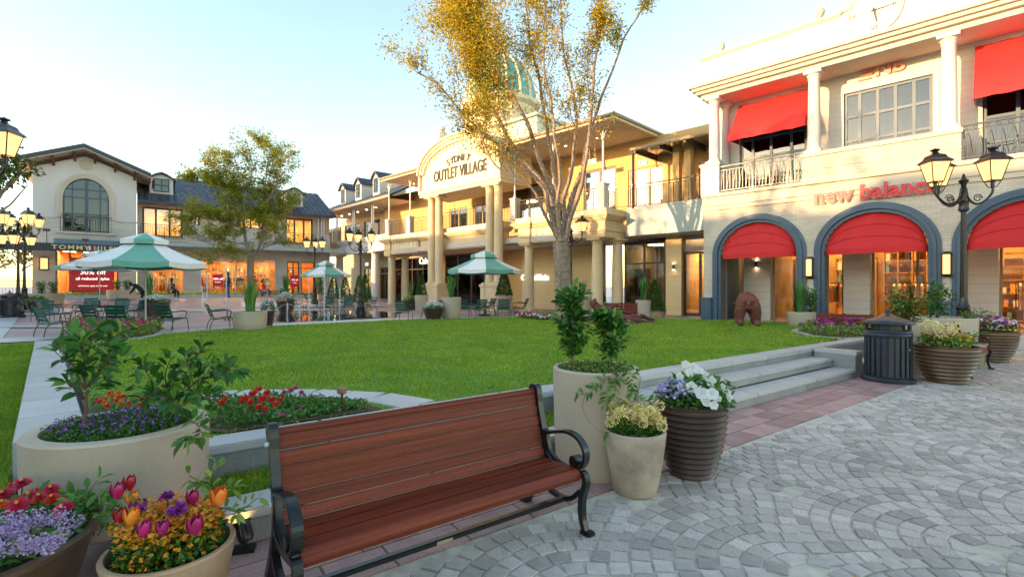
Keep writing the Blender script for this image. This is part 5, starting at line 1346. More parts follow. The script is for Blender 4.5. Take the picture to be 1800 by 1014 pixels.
# gabled shop -----------------------------------------------------
GF = Frame(TF.p(0, .8, 0)[:2], (.797, .604)); F = GF; S = lambda px, d=0: F.s(px, d)
gb = building('gabled_shop', 'white gabled shop with a large arched window and dark overhanging roof', F, S(150), 0, 0)
q0, q1 = S(57), S(240); zbnd = F.z(148, 387); apex_s = S(150)
ze_l = F.z(57, 293); zap = F.z(150, 275)
sl_ = (zap - ze_l) / (apex_s - q0)
gtopf = lambda s_: zap - sl_ * abs(s_ - apex_s)
aw0, aw1 = S(110), S(192); azs = F.z(150, 352); azt = F.z(151, 314); z_sill = F.z(151, 408)
w_arch = arch(aw0, aw1, azs, azt - azs)
mt['gb_brick'] = Mbrick('gable_brick', (.66, .62, .55), (.60, .55, .48), (.5, .46, .4), .5, .13, frame=GF.r, ms=.012, bump=.4)
wall(F, q0, q1, zbnd, 0, 0, .35, [(aw0, aw1, zbnd, w_arch)], 'gable_wall', mt['white_paint'], gb, ztop=gtopf)
zlow = F.z(150, 433)
wall(F, q0, q1, zlow, zbnd, .0, .35, [(aw0, aw1, z_sill, zbnd)], 'brick_band', mt['gb_brick'], gb)
b = MB(); F.box(b, q0 - .03, aw0 - .35, -.1, .06, zbnd, zbnd + .1); F.box(b, aw1 + .35, q1 + .03, -.1, .06, zbnd, zbnd + .1); F.box(b, aw0 - .35, aw1 + .35, -.1, .12, z_sill - .16, z_sill); b.build('string_course', mt['pale_stone'], gb, world=True, bevel=.01)
b = MB(); n = 24; c_ = (aw0 + aw1) / 2; h_ = (aw1 - aw0) / 2; r_ = azt - azs
for (k0, k1, dd) in ((.0, .16, .06), (.16, .32, .10)):
    for i in range(n):
        t0, t1 = PI * i / n, PI * (i + 1) / n
        P = lambda t, k, d_: F.p(c_ - (h_ + k) * math.cos(t), d_, azs + (r_ + k) * math.sin(t))
        b.hexa([P(t0, k0, dd), P(t1, k0, dd), P(t1, k0, -.05), P(t0, k0, -.05), P(t0, k1, dd), P(t1, k1, dd), P(t1, k1, -.05), P(t0, k1, -.05)])
    for sg in (-1, 1): F.box(b, c_ + sg * (h_ + k0) if sg > 0 else c_ - h_ - k1, c_ + h_ + k1 if sg > 0 else c_ - h_ - k0, -.05, dd, zbnd + .1, azs)
b.build('arch_trim', mt['pale_stone'], gb, world=True)
zd = F.z(150, 348)
frc = (zd - z_sill) / (azt - z_sill)
window(F, aw0, aw1, z_sill, azt, -.12, [0, .2, .48, .52, .8, 1], [0, frc * .52, frc, frc + (1 - frc) * .42, 1], gb, 'blue_frame', 'glass_refl', .09, 'arched_window', ztop=w_arch)
room(F, aw0 - .5, aw1 + .5, -3, -.3, z_sill, azt + .3, gb, 'interior_dark', False)
rail(F, aw0 - .1, aw1 + .15, z_sill, 1.1, .22, gb, mat='black_iron', gap=.15)
m3 = Matrix((Vector((F.r.x, F.r.y, 0)), Vector((0, 0, 1)), Vector((F.n.x, F.n.y, 0)))).transposed()
b = MB(); cc = F.p(S(151), .0, F.z(151, 290)); b.lathe([(.36, 0), (.36, .06), (.31, .07), (.30, .03), (.001, .03)], 24, tuple(cc), rot=m3)
v_ = b.build('round_vent', mt['pale_stone'], gb, world=True)
for k in range(5): fbox(F, S(151) - .24, S(151) + .24, .03, .06, F.z(151, 290) - .22 + .1 * k, F.z(151, 290) - .18 + .1 * k, 'vent_slat', mt['pale_stone'], v_)
# gable roof with overhang, fascia and brackets
ov, fo = .85, 1.15
zE0 = zap + .35; 
for sg in (-1, 1):
    sE_ = (q0 - ov) if sg < 0 else (q1 + ov); zEe = zE0 - sl_ * abs(sE_ - apex_s)
    pts = [F.p(apex_s, fo, zE0), F.p(sE_, fo, zEe), F.p(sE_, -9, zEe), F.p(apex_s, -9, zE0)]
    b = MB(); b.slab(pts, (0, 0, .3)); b.build('roof', mt['dark_trim'], gb, world=True)
    b = MB(); b.slab([p - Vector((0, 0, .06)) for p in pts], (0, 0, .055)); b.build('soffit', M('soffit_%d' % (sg + 1), (.45, .37, .27), .8), gb, world=True)
    for k in range(4):
        s_ = apex_s + sg * (.55 + k * 1.15) * (2.3 / 2.4); z_ = zE0 - sl_ * abs(s_ - apex_s) - .08
        b = MB(); b.slab([F.p(s_ - .07, 0, z_ - .5), F.p(s_ - .07, fo - .1, z_ - .02), F.p(s_ - .07, 0, z_ - .0)], F.p(.14, 0, 0) - F.p(0, 0, 0)); b.build('bracket', mt['rust'], gb, world=True)
# side wall and base
fbox(F, q0 + .0, q0 + .3, -9, -.351, 0, ze_l - .05, 'side_wall', mt['white_paint'], gb)
gops2 = [(S(97), S(208), zf - .1, 4.2)]
wall(F, q0, q1, .2, zlow, .0, .35, gops2, 'lower_wall', mt['gb_brick'], gb)
window(F, gops2[0][0], gops2[0][1], zf - .05, 4.15, -.2, [0, .22, .75, 1], [0, 1], gb, 'gold_frame', 'glass_clear', .1, 'shop_window')
room(F, gops2[0][0], gops2[0][1], -4, -.2, zf - .05, 4.15, gb, 'orange_int', True, 3)
poster(124, 201, 454, 516, .02, 'large red sale poster filling the gabled shop window', [('30% off', .46, .60), ('all reduced styles', .26, .42), ('exclusions apply online only', .14, .22)])
# dark canopy beam with gold lettering, running left out of the picture
zb0, zb1 = F.z(90, 441, 2.2), F.z(90, 427, 2.2)
fbox(F, S(-80, 2.2), S(240, 2.2) , 2.1, 2.2, zb0, zb1, 'canopy_beam', mt['dark_trim'], gb)
fbox(F, S(-80, 2.2), S(240, 2.2), .355, 2.1, zb0 + .3, zb0 + .4, 'canopy_roof', mt['soffit'], gb)
fbox(F, S(95, .5), S(210, .5), .0, .6, zb1, zb1 + .42, 'blue_fascia', M('blue_grey_fascia', (.10, .17, .23), .5), gb)
t = thing('shop_sign', 'gold letters reading TOMMY HILFIGER on the dark canopy beam of the gabled shop', 'sign', tuple(F.p(S(160, 2.2), 2.2, zb0)))
ts = (zb1 - zb0) * .9; zc_ = (zb0 + zb1) / 2
s0_, s1_ = S(100, 2.2), S(149, 2.2); text(F, (s0_ + s1_) / 2, 2.23, zc_, 'TOMMY', ts * .82, 'gold_letter', t, 'letters', .02, .012, spacing=1.3, sx=1.18)
s2_, s3_ = S(152.5, 2.2), S(162.5, 2.2); w3_ = (s3_ - s2_) / 3
for k, cc_ in enumerate([(.02, .03, .2), (.8, .8, .8), (.7, .02, .03)]): fbox(F, s2_ + w3_ * k, s2_ + w3_ * (k + 1), 2.2, 2.24, zc_ - ts * .3, zc_ + ts * .3, 'flag_stripe', M('flag_%d' % k, cc_, .5), t)
s0_, s1_ = S(167, 2.2), S(232, 2.2); text(F, (s0_ + s1_) / 2, 2.23, zc_, 'HILFIGER', ts * .82, 'gold_letter', t, 'letters', .02, .012, spacing=1.3, sx=1.1)
for px in (60 + 20, 226):
    pass
wall_lantern(F, S(78), .0, F.z(78, 474), 'glowing square lantern on the pale brick pier beside the gabled shop window', .8, .45)
# pier left of shop and open walkway with rail and post
fbox(F, S(-60), S(-30), -.3, .0, .2, zb0 + .3, 'end_pier', mt['gb_brick'], gb)
# security camera pole
for px, l_ in ((82, 'grey camera mast on the dark canopy left of the arched window'), (150, 'small grey floodlight on canopy under the arched window'), (228, 'small dark floodlight on canopy at the right edge of the gabled shop')):
    c = F.p(S(px, 1.5), 1.5, zb1 - .1); t = thing('floodlight', l_, 'floodlight', tuple(c)); hh = .9 if px == 82 else .35
    b = MB(); b.tube([(0, 0, 0), (0, 0, hh)], .03, 6); b.build('pole', mt['dark_frame'], t); b = MB(); b.box((0, 0, hh + .08), (.36, .16, .16), F.rz); b.build('lamp_head', mt['dark_frame'], t, bevel=.01)

# hedge, fence and far trees beyond the walkway at far left --------------------
fn = thing('rail_fence', 'dark iron rail fence at the far left edge beyond the walkway', 'fence', (-38, 34, .9))
fa, fb_ = Vector((-44, 33, .9)), Vector((-33.2, 36.5, .9))
for k in range(6):
    p = fa.lerp(fb_, k / 5) - Vector(fn.location); b = MB(); b.tube([p, p + Vector((0, 0, 1.25))], .045, 6); b.build('post', mt['black_iron'], fn)
for z_ in (.15, 1.15): b = MB(); b.tube([fa - Vector(fn.location) + Vector((0, 0, z_)), fb_ - Vector(fn.location) + Vector((0, 0, z_))], .03, 6); b.build('rail', mt['black_iron'], fn)
for k in range(60):
    p = fa.lerp(fb_, (k + .5) / 60) - Vector(fn.location); b = MB(); b.tube([p + Vector((0, 0, .15)), p + Vector((0, 0, 1.15))], .012, 4); b.build('baluster', mt['black_iron'], fn)
# ================================================================= TREES
def branch_mesh(b, pts, r0, r1, n=7):
    k = len(pts); b.tube(pts, [r0 + (r1 - r0) * (i / (k - 1)) ** .55 for i in range(k)], n)
def wob(a, c, k, amp, rnd):
    a = Vector(a); c = Vector(c); out = []
    for i in range(k + 1):
        t = i / k; p = a.lerp(c, t)
        if 0 < i < k: p += Vector((rnd.gauss(0, 1), rnd.gauss(0, 1), rnd.gauss(0, .5))) * amp * (c - a).length
        out.append(p)
    return out
def smooth_path(pts, m=3):
    pts = [Vector(p) for p in pts]; out = []
    for i in range(len(pts) - 1):
        p0 = pts[max(i - 1, 0)]; p1 = pts[i]; p2 = pts[i + 1]; p3 = pts[min(i + 2, len(pts) - 1)]
        for j in range(m):
            t = j / m
            out.append(.5 * ((2 * p1) + (p2 - p0) * t + (2 * p0 - 5 * p1 + 4 * p2 - p3) * t * t + (3 * p1 - p0 - 3 * p2 + p3) * t ** 3))
    out.append(pts[-1]); return out
# big tree ---------------------------------------------------------
BY = 20.0; rnd = random.Random(11)
bt = thing('street_tree', 'large thinly leaved tree wound with fairy lights in front of the tan siding wall', 'tree', W(992, 548, .3)[:2] and tuple(WY(991, 0, BY).xy) + (.25,))
bo = Vector(bt.location)
def TP(px, py, dy=0): return WY(px, py, BY + dy) - bo
trunk_b = MB(); tw = MB(); tips = []
trunk = smooth_path([TP(991, 562), TP(991, 545), TP(990, 500), TP(987, 455), TP(985, 425)])
branch_mesh(trunk_b, trunk, .38, .31, 14)
leaders = [
    ([(985, 430), (968, 375), (955, 330), (925, 300), (896, 270), (865, 245), (834, 222), (805, 190), (770, 150), (733, 128)], -1.0, .17),
    ([(984, 425), (972, 360), (950, 315), (905, 262), (875, 208), (848, 160), (831, 120), (812, 70), (790, 20), (780, -40)], .8, .18),
    ([(985, 425), (975, 350), (951, 290), (926, 214), (896, 159), (871, 116), (847, 61), (835, 0), (828, -70)], -.4, .19),
    ([(987, 420), (978, 340), (969, 275), (957, 196), (945, 131), (932, 76), (925, 10), (915, -80)], 1.3, .18),
    ([(988, 420), (992, 350), (1003, 306), (1012, 229), (1009, 168), (994, 107), (987, 50), (985, -60)], -.8, .17),
    ([(990, 425), (1005, 350), (1024, 300), (1033, 245), (1050, 195), (1067, 147), (1097, 70), (1130, 10), (1148, -60)], .4, .19),
    ([(990, 430), (1008, 370), (1028, 300), (1039, 200), (1045, 122), (1050, 61), (1060, -10), (1062, -90)], -1.5, .17),
    ([(985, 420), (980, 360), (985, 300), (975, 240), (968, 180), (955, 110), (960, 40), (950, -60)], -1.8, .14),
    ([(984, 428), (955, 370), (935, 330), (905, 310), (870, 290), (850, 250), (835, 210)], -1.6, .10),
]
lead_paths = []
for pts, dep, r0 in leaders:
    k = len(pts); P = [TP(x, y, dep * (i / (k - 1)) ** .8) for i, (x, y) in enumerate(pts)]
    r0 = r0 * .8; sp = smooth_path(P, 3); sp = [p + Vector((rnd.gauss(0, .02), rnd.gauss(0, .02), 0)) for p in sp]; lead_paths.append((sp, r0))
    branch_mesh(trunk_b, sp, r0, .022, 8)
trunk_b.build('trunk', mt['bark'], bt, smooth=True)
seg_ends = []
def grow(b, p, d, L, r, lvl, out):
    pts = [p]; q = Vector(p); dd = Vector(d)
    n = 4
    for i in range(n):
        dd = (dd + Vector((rnd.gauss(0, .16), rnd.gauss(0, .16), rnd.gauss(.06, .12)))).normalized(); q = q + dd * L / n; pts.append(q.copy())
    branch_mesh(b, pts, r, r * .35, 4 if lvl > 0 else 5)
    out.append((pts, lvl))
    if lvl < 2:
        for i in range(1, n + 1):
            for _ in range(1 if lvl else 2):
                a = (dd + Vector((rnd.gauss(0, .6), rnd.gauss(0, .6), rnd.gauss(.15, .4)))).normalized()
                grow(b, pts[i], a, L * rnd.uniform(.4, .65), r * .5, lvl + 1, out)
br = MB(); out = []
for li, (sp, r0) in enumerate(lead_paths):
    n = len(sp)
    for i in [j for j in range(int(n * .36), n) for _ in range(2 if li in (1, 2, 3, 7) and j > n * .55 else 1)]:
        if rnd.random() < (.75 if li in (1, 2, 3, 7) else .55):
            t = (sp[min(i + 1, n - 1)] - sp[i - 1]).normalized()
            k = i / n; a = (t + Vector((rnd.gauss(0, .55), rnd.gauss(0, .55), rnd.gauss(.1, .3)))).normalized()
            grow(br, sp[i], a, rnd.uniform(.8, 1.7) * (1.15 - .3 * k), .018 * (1.2 - k * .6), 0, out)
br.build('twigs', mt['twig'], bt)
LPs = []; LD = []
for pts, lvl in out:
    zc = (pts[-1] + bo).z; xx = (pts[-1] + bo).x
    if lvl < 1: continue
    ipx = HX + FPX * (pts[-1] + bo).x / (pts[-1] + bo).y; ipy = HY - FPX * ((pts[-1] + bo).z - CAM_H) / (pts[-1] + bo).y
    dens = .75 if ipx < 870 else (.45 if ipy < 200 else .22)
    if ipx < 900 and ipy < 160: dens = 1.5
    if ipx < 800 and ipy > 60: dens = .55
    elif ipx > 1000 and ipy < 80: dens = 1.2
    if ipy > 230 and ipx > 860: dens = .25
    if ipy > 330: dens = .25
    m_ = int(len(pts) * 2.1 * dens * rnd.uniform(.4, 1.5))
    for _ in range(m_):
        j = rnd.randrange(1, len(pts)); sg_ = .3 if dens > 1.4 else .13; p = pts[j] + Vector((rnd.gauss(0, sg_), rnd.gauss(0, sg_), rnd.gauss(0, sg_))); LPs.append(p); LD.append((rnd.gauss(0, 1), rnd.gauss(0, 1), rnd.gauss(-.25, .5)))
leaves('crown', LPs, LD, np.random.uniform(.09, .16, len(LPs)), np.random.uniform(.045, .07, len(LPs)), mt['leaf_tree'], bt)
# fairy light wire wound round trunk and leaders
b = MB(); bulbs = MB()
def wind(sp, r_of, turns, k0, k1, wire=.007):
    pts = []; n = int(turns * 12)
    for i in range(n + 1):
        k = k0 + (k1 - k0) * i / n; f = k * (len(sp) - 1); j = min(int(f), len(sp) - 2); p = sp[j].lerp(sp[j + 1], f - j); t = (sp[j + 1] - sp[j]).normalized()
        u = t.orthogonal().normalized(); u = Vector((1, 0, 0)) - t * t.x; u.normalize(); v = t.cross(u); a = 2 * PI * i / 12; r_ = r_of(k) + .006
        q = p + (u * math.cos(a) + v * math.sin(a)) * r_; pts.append(q)
        if i % 4 == 0: bulbs.box(tuple(q), (.018, .018, .018))
    b.tube(pts, wire, 4)
wind(trunk, lambda k: .38 - .07 * k ** .55, 13, .05, 1, .010)
for (sp, r0) in lead_paths[:8]: wind(sp, lambda k: r0 + (.022 - r0) * k ** .55, 22, .03, .5)
b.build('light_wire', M('rusty_wire', (.14, .035, .02), .5), bt); bulbs.build('fairy_bulbs', Memit('tiny_bulb', (1, .5, .25), .5), bt)
# small tree -------------------------------------------------------
SY = 24.0; rnd = random.Random(5)
st = thing('street_tree', 'smaller two stemmed tree with golden top in front of the shop row', 'tree', tuple(WY(441, 0, SY).xy) + (.3,))
so = Vector(st.location)
SP_ = lambda px, py, dy=0: WY(px, py, SY + dy) - so
b = MB(); tr = smooth_path([SP_(441, 546), SP_(441, 500), SP_(440, 470), SP_(441, 455)]); branch_mesh(b, tr, .17, .15, 10)
stems = [([(441, 457), (432, 425), (428, 390), (425, 350), (420, 310), (412, 275)], -.3, .11), ([(442, 455), (455, 435), (462, 405), (460, 370), (466, 330), (470, 290), (476, 262)], .4, .10), ([(430, 395), (412, 360), (395, 325), (378, 295)], -.8, .05), ([(460, 375), (478, 340), (490, 310), (497, 285)], -.6, .05), ([(426, 350), (400, 330), (372, 322), (350, 320)], .6, .04), ([(462, 400), (480, 385), (495, 365)], .8, .04),
         ([(430, 405), (400, 390), (370, 385), (340, 382)], -.6, .04), ([(433, 430), (400, 425), (370, 420), (345, 412)], .5, .035), ([(455, 440), (480, 428), (500, 415)], -.5, .035), ([(436, 440), (405, 445), (380, 455)], -.9, .03)]
sps = []
for pts, dep, r0 in stems:
    P = [SP_(x, y, dep * i / (len(pts) - 1)) for i, (x, y) in enumerate(pts)]; sp = smooth_path(P, 3); sps.append(sp); branch_mesh(b, sp, r0, .015, 7)
b.build('trunk', mt['bark'], st, smooth=True)
br = MB(); out = []
for sp in sps:
    n = len(sp)
    for i in range(int(n * .25), n):
        for _ in range(2 if rnd.random() < .6 else 1):
            ang = rnd.uniform(0, 2 * PI); t = (sp[min(i + 1, n - 1)] - sp[i - 1]).normalized(); a = (t * .6 + Vector((math.cos(ang), math.sin(ang), rnd.uniform(-.1, .35)))).normalized()
            grow(br, sp[i], a, rnd.uniform(.5, 1.1), .014, 0, out)
br.build('twigs', mt['twig'], st)
LPs = []; LD = []
for pts, lvl in out:
    p = pts[-1] + so; ipx = HX + FPX * p.x / p.y; ipy = HY - FPX * (p.z - CAM_H) / p.y
    dens = 1.0 if ipy < 410 else .55
    for _ in range(int(len(pts) * 1.35 * dens * rnd.uniform(.4, 1.5))):
        j = rnd.randrange(0, len(pts)); p = pts[j] + Vector((rnd.gauss(0, .10), rnd.gauss(0, .10), rnd.gauss(0, .05))); LPs.append(p); LD.append((rnd.gauss(0, 1), rnd.gauss(0, 1), rnd.gauss(-.15, .3)))
leaves('crown', LPs, LD, np.random.uniform(.08, .15, len(LPs)), np.random.uniform(.04, .065, len(LPs)), mt['leaf_tree2'], st)
# simple far trees (also the ones outside the picture that shade the square)
def far_tree(x, y, h, r, label, trunk_h=.35, n=2600, group=None, mat='leaf_far', leaf=.4):
    t = thing('garden_tree', label, 'tree', (x, y, ground(x, y)), group=group); rn = random.Random(int(x * 7 + y * 13))
    b = MB(); branch_mesh(b, wob((0, 0, -.1), (rn.uniform(-.3, .3), rn.uniform(-.3, .3), h * .8), 5, .02, rn), .05 * h * .5, .04, 8)
    for _ in range(7):
        a = rn.uniform(0, 2 * PI); z = rn.uniform(.3, .6) * h; branch_mesh(b, wob((0, 0, z), (math.cos(a) * r * .8, math.sin(a) * r * .8, z + h * .28), 3, .06, rn), .012 * h, .02, 5)
    b.build('trunk', mt['bark'], t, smooth=True)
    P = []; D = []
    for _ in range(14):
        a = rn.uniform(0, 2 * PI); rr = rn.uniform(.1, .75) * r; zz = h * rn.uniform(trunk_h + .1, .92); m_ = n // 14
        p, d = ball(m_, (math.cos(a) * rr, math.sin(a) * rr, zz), r * rn.uniform(.28, .5), .75, .5); P.append(p); D.append(d)
    P = np.vstack(P); D = np.vstack(D) + np.random.normal(0, .7, P.shape)
    leaves('crown', P, D, np.random.uniform(.6, 1, len(P)) * leaf, np.random.uniform(.5, .9, len(P)) * leaf * .55, mt[mat], t)
    return t
for x, y, h, r, l_ in ((-47, 40, 7.5, 3.0, 'rounded garden tree glimpsed through the walkway at the far left edge'), (-44, 45, 6.5, 2.8, 'golden garden tree behind the iron fence at the far left'), (-51, 47, 8, 3.5, 'taller tree further back beyond the fence at far left')):
    far_tree(x, y, h, r, l_, leaf=.35)
# tall tree just behind the cropped lamp at the far left
ft = far_tree(-21.4, 20.2, 8.6, 1.8, 'feathery tree top peeking out behind the cropped lantern at the left edge', .45, 1500, leaf=.28)
# unseen blocks added and sized to shade the square; park trees shade it too
def unseen_block(x0, y0, x1, y1, h, label):
    a = Vector((x0, y0)); c = Vector((x1, y1)); Fh = Frame((x0, y0), tuple((c - a).normalized())); L = (c - a).length
    t = thing('shade_block', label, 'building', (x0, y0, 0)); n = int(L / 4)
    ops_ = []
    for k in range(n): ops_ += [(k * L / n + 1, (k + 1) * L / n - 1, .3, 3.2), (k * L / n + 1.2, (k + 1) * L / n - 1.2, 4.8, 6.8)]
    wall(Fh, 0, L, 0, h, 0, .3, ops_, 'wall', mt['white_paint'], t); fbox(Fh, 0, L, -6, -.31, 0, h - .05, 'core', mt['cream'], t)
    for o_ in ops_: fbox(Fh, o_[0], o_[1], -.2, -.15, o_[2], o_[3], 'pane', mt['glass_refl'], t)
    fbox(Fh, -.3, L + .3, -6.3, .4, h, h + .35, 'roof', mt['dark_trim'], t)
    return t
unseen_block(-15, -34, -25, -2, 10.6, 'long unseen white block added behind and left of the viewpoint for shade')
unseen_block(-25.2, -1.8, -38, 26, 9.6, 'unseen white block added left of the view for shade')
unseen_block(-39, 27, -46, 36, 7.8, 'short unseen white block added beyond the left edge for shade') if False else None
k = 0
for x, y, h in ((-13, -8, 9), (-14, -2, 11), (-17, 5, 12.5), (-12, -14, 10.5), (-21, 12, 12.8), (3, -13, 10), (12, -12, 11), (20, -6, 9), (-4, -17, 9)):
    far_tree(x, y, h, 2.4, 'park tree number in the row behind the viewpoint' if False else ['slim park tree left of the viewpoint', 'park tree left of the viewpoint beside the added shade block', 'bushy park tree beyond the left edge', 'tall park tree behind the viewpoint at left', 'low park tree near the left shade block', 'broad park tree right behind the viewpoint', 'tallest park tree behind the viewpoint', 'park tree behind the viewpoint at far right', 'park tree nearly straight behind the viewpoint'][k], .4, 1500, leaf=.32); k += 1
# ================================================================= PLAZA FURNITURE
# chairs -----------------------------------------------------------
def make_chair(label):
    t = thing('armchair', label, 'chair', (0, 0, 0), group='green slatted armchairs on the plaza')
    g = mt['chair_green']
    for i in range(5):          # seat slats across, curving down to the back
        y = -.24 + i * .105; z = .42 - .07 * ((i) / 4) ** 1.2
        b = MB(); b.box((0, y, z), (.50, .088, .012), rot=Matrix.Rotation(-.16 * i / 4 - .02, 3, 'X')); b.build('seat_slat', g, t)
    for i in range(4):          # back slats
        z = .47 + i * .105; y = .25 + i * .042
        b = MB(); b.box((0, y, z), (.50, .012, .088), rot=Matrix.Rotation(-.38, 3, 'X')); b.build('back_slat', g, t)
    for sg in (-1, 1):
        x = sg * .255
        b = MB(); b.tube(smooth_path([(x, .23, .36), (x, .25, .42), (x * 1.0, .40, .80), (x, .415, .84)], 3), .012, 6); b.build('back_post', g, t, smooth=True)
        b = MB(); b.tube(smooth_path([(x, -.27, .41), (x * 1.08, -.30, .30), (x * 1.1, -.33, 0)], 3), .013, 6); b.build('leg', g, t, smooth=True)
        b = MB(); b.tube(smooth_path([(x, .20, .36), (x * 1.08, .30, .26), (x * 1.1, .36, 0)], 3), .013, 6); b.build('leg', g, t, smooth=True)
        b = MB(); b.tube([(x, -.27, .41), (x, .22, .355)], .012, 6); b.build('side_rail', g, t)
        b = MB(); b.tube(smooth_path([(x * 1.02, -.22, .41), (x * 1.1, -.25, .56), (x * 1.12, -.20, .635), (x * 1.12, 0, .64), (x * 1.08, .25, .62), (x * 1.0, .335, .64)], 3), .016, 6, flat=.6); b.build('armrest', g, t, smooth=True)
    return t
ch0 = make_chair('x')
# chairs' fronts point along local -y; heading given as the compass of the front (0 = away from camera)
chairs = [  # px, Y, heading deg (front direction: 0 away, 90 right, 180 to camera), label
    (96, 14.2, 25, 'nearest green slatted armchair at the left, feet beside the grass strip end'),
    (172, 16.3, 10, 'dark green armchair left of the pair behind the left flower bed'),
    (212, 15.9, -15, 'dark green armchair right of the pair behind the left flower bed'),
    (303, 15.8, 8, 'green armchair seen from behind right of the umbrella pole and flower bed'),
    (388, 16.4, 50, 'green armchair turned right beside the big beige fern planter'),
    (75, 20.5, 150, 'green armchair with open back at far left behind the nearest one'),
    (92, 18.6, 60, 'green armchair in front of the left planters with a pale object on it'),
    (148, 21.0, -170, 'bright green armchair facing the camera left of the second umbrella pole'),
    (152, 23.4, 165, 'far green armchair behind the second umbrella'),
    (204, 20.5, 185, 'bright green armchair facing the camera right of the second umbrella pole'),
    (206, 23.8, 170, 'far green armchair near the raised planting kerb'),
    (243, 21.6, -75, 'green armchair sideways beside the white umbrella pole'),
    (508, 33.0, 120, 'far green armchair left of the third umbrella'),
    (520, 28.8, 100, 'green armchair right of the fountain jets'),
    (548, 31.5, 60, 'green armchair under the left edge of the third umbrella'),
    (575, 29.0, 180, 'bright green armchair facing the camera under the third umbrella'),
    (606, 31.5, 200, 'green armchair just right of the third umbrella pole'),
    (612, 27.6, 170, 'green armchair left of the tall three lantern lamp'),
    (648, 27.8, -140, 'green armchair right of the tall three lantern lamp'),
    (500, 36.0, 150, 'farthest green armchair beyond the fountain'),
    (710, 20.9, 4, 'single dark green armchair seen from behind at the middle lawn edge'),
    (757, 21.2, -80, 'green armchair half hidden behind the white flower pot'),
    (816, 23.2, 5, 'green armchair behind the beige planter left of the fourth umbrella pole'),
    (840, 22.9, -35, 'green armchair angled beside the fourth umbrella pole'),
    (856, 24.8, -60, 'green armchair right of the fourth umbrella pole'),
    (885, 23.4, -5, 'green armchair in front of the conifer pot by the hall column'),
    (913, 24.2, -75, 'green armchair sideways at the right end of the hall group'),
]
for i, (px, Y, hd, lab) in enumerate(chairs):
    p = GP(px, Y); a = R(180 - hd)
    # front is local -y; heading hd measured from +y towards +x
    if i == 0: ch0.location = p; ch0.rotation_euler = (0, 0, a); ch0['label'] = lab
    else: copy_tree(ch0, p, a, lab)
# low tables
def low_table(px, Y, label, r=.42, h=.5):
    t = thing('cafe_table', label, 'table', GP(px, Y)); b = MB(); b.lathe([(r, h - .02), (r, h)], 20); b.build('table_top', mt['chair_green'], t, smooth=True)
    for k in range(4):
        a = PI / 4 + k * PI / 2; b = MB(); b.tube([(math.cos(a) * r * .5, math.sin(a) * r * .5, h - .02), (math.cos(a) * r * .85, math.sin(a) * r * .85, 0)], .012, 6); b.build('leg', mt['chair_green'], t)
low_table(190, 21.8, 'low round green table between the chairs at the second umbrella'); low_table(590, 30.0, 'low round green table under the third umbrella'); low_table(862, 23.9, 'low round green table beside the fourth umbrella pole')
# umbrellas --------------------------------------------------------
def make_umbrella(label):
    t = thing('market_umbrella', label, 'umbrella', (0, 0, 0), group='green and white market umbrellas')
    n = 8; rr = 2.05; ze_, za = 2.22, 3.02
    b = MB(); b.tube([(0, 0, .05), (0, 0, 3.15)], .028, 10); b.build('pole', mt['white_paint'], t, smooth=True)
    b = MB(); b.lathe([(.32, 0), (.32, .06), (.05, .1), (.045, .35), (.03, .36)], 18); b.build('base', mt['black_iron'], t, smooth=True)
    for k in range(n):
        a0, a1 = 2 * PI * k / n, 2 * PI * (k + 1) / n; m_ = 'umb_green' if k % 2 == 0 else 'umb_white'
        b = MB(); rows_ = 7; cols_ = 6
        r_in = .30; z_in = za - .03
        for j in range(rows_ + 1):
            v = j / rows_; r_ = r_in + (rr - r_in) * v; z = z_in + (ze_ - z_in) * v - .10 * math.sin(PI * v) 
            for i in range(cols_ + 1):
                u = i / cols_; p0 = Vector((math.cos(a0) * r_, math.sin(a0) * r_)); p1 = Vector((math.cos(a1) * r_, math.sin(a1) * r_)); p = p0.lerp(p1, u)
                b.v.append((p.x, p.y, z - .05 * v * math.sin(PI * u)))
        for i in range(cols_ + 1):      # valance
            u = i / cols_; p = Vector((math.cos(a0) * rr, math.sin(a0) * rr)).lerp(Vector((math.cos(a1) * rr, math.sin(a1) * rr)), u)
            b.v.append((p.x * .995, p.y * .995, ze_ - .05 * math.sin(PI * u) - .17))
        b.f = [(j * (cols_ + 1) + i, j * (cols_ + 1) + i + 1, (j + 1) * (cols_ + 1) + i + 1, (j + 1) * (cols_ + 1) + i) for j in range(rows_ + 1) for i in range(cols_)]
        b.build('canopy_panel', mt[m_], t, smooth=True)
        b = MB(); rt = .78; zt0, zt1 = 3.16, 2.93
        for j, (r_, z) in enumerate(((.02, zt0), (rt * .5, zt0 - .10), (rt, zt1), (rt * 1.0, zt1 - .14))):
            for i in range(4):
                u = i / 3; p = Vector((math.cos(a0) * r_, math.sin(a0) * r_)).lerp(Vector((math.cos(a1) * r_, math.sin(a1) * r_)), u); b.v.append((p.x, p.y, z))
        b.f = [(j * 4 + i, j * 4 + i + 1, (j + 1) * 4 + i + 1, (j + 1) * 4 + i) for j in range(3) for i in range(3)]
        b.build('vent_panel', mt['umb_green' if k % 2 == 0 else 'umb_white'], t, smooth=True)
        b = MB(); b.tube([(math.cos(a0) * .05, math.sin(a0) * .05, za - .06), (math.cos(a0) * rr * .985, math.sin(a0) * rr * .985, ze_ - .02)], .011, 5); b.build('rib', mt['white_iron'], t)
        b = MB(); b.tube([(math.cos(a0) * .04, math.sin(a0) * .04, 2.1), (math.cos(a0) * rr * .5, math.sin(a0) * rr * .5, ze_ + .33)], .009, 5); b.build('strut', mt['white_iron'], t)
    return t
um = make_umbrella('large green and white umbrella nearest the camera at the left')
p = GP(256, 15.6); um.location = p; um.rotation_euler = (0, 0, R(10)); um.scale = (.84, .84, .97)
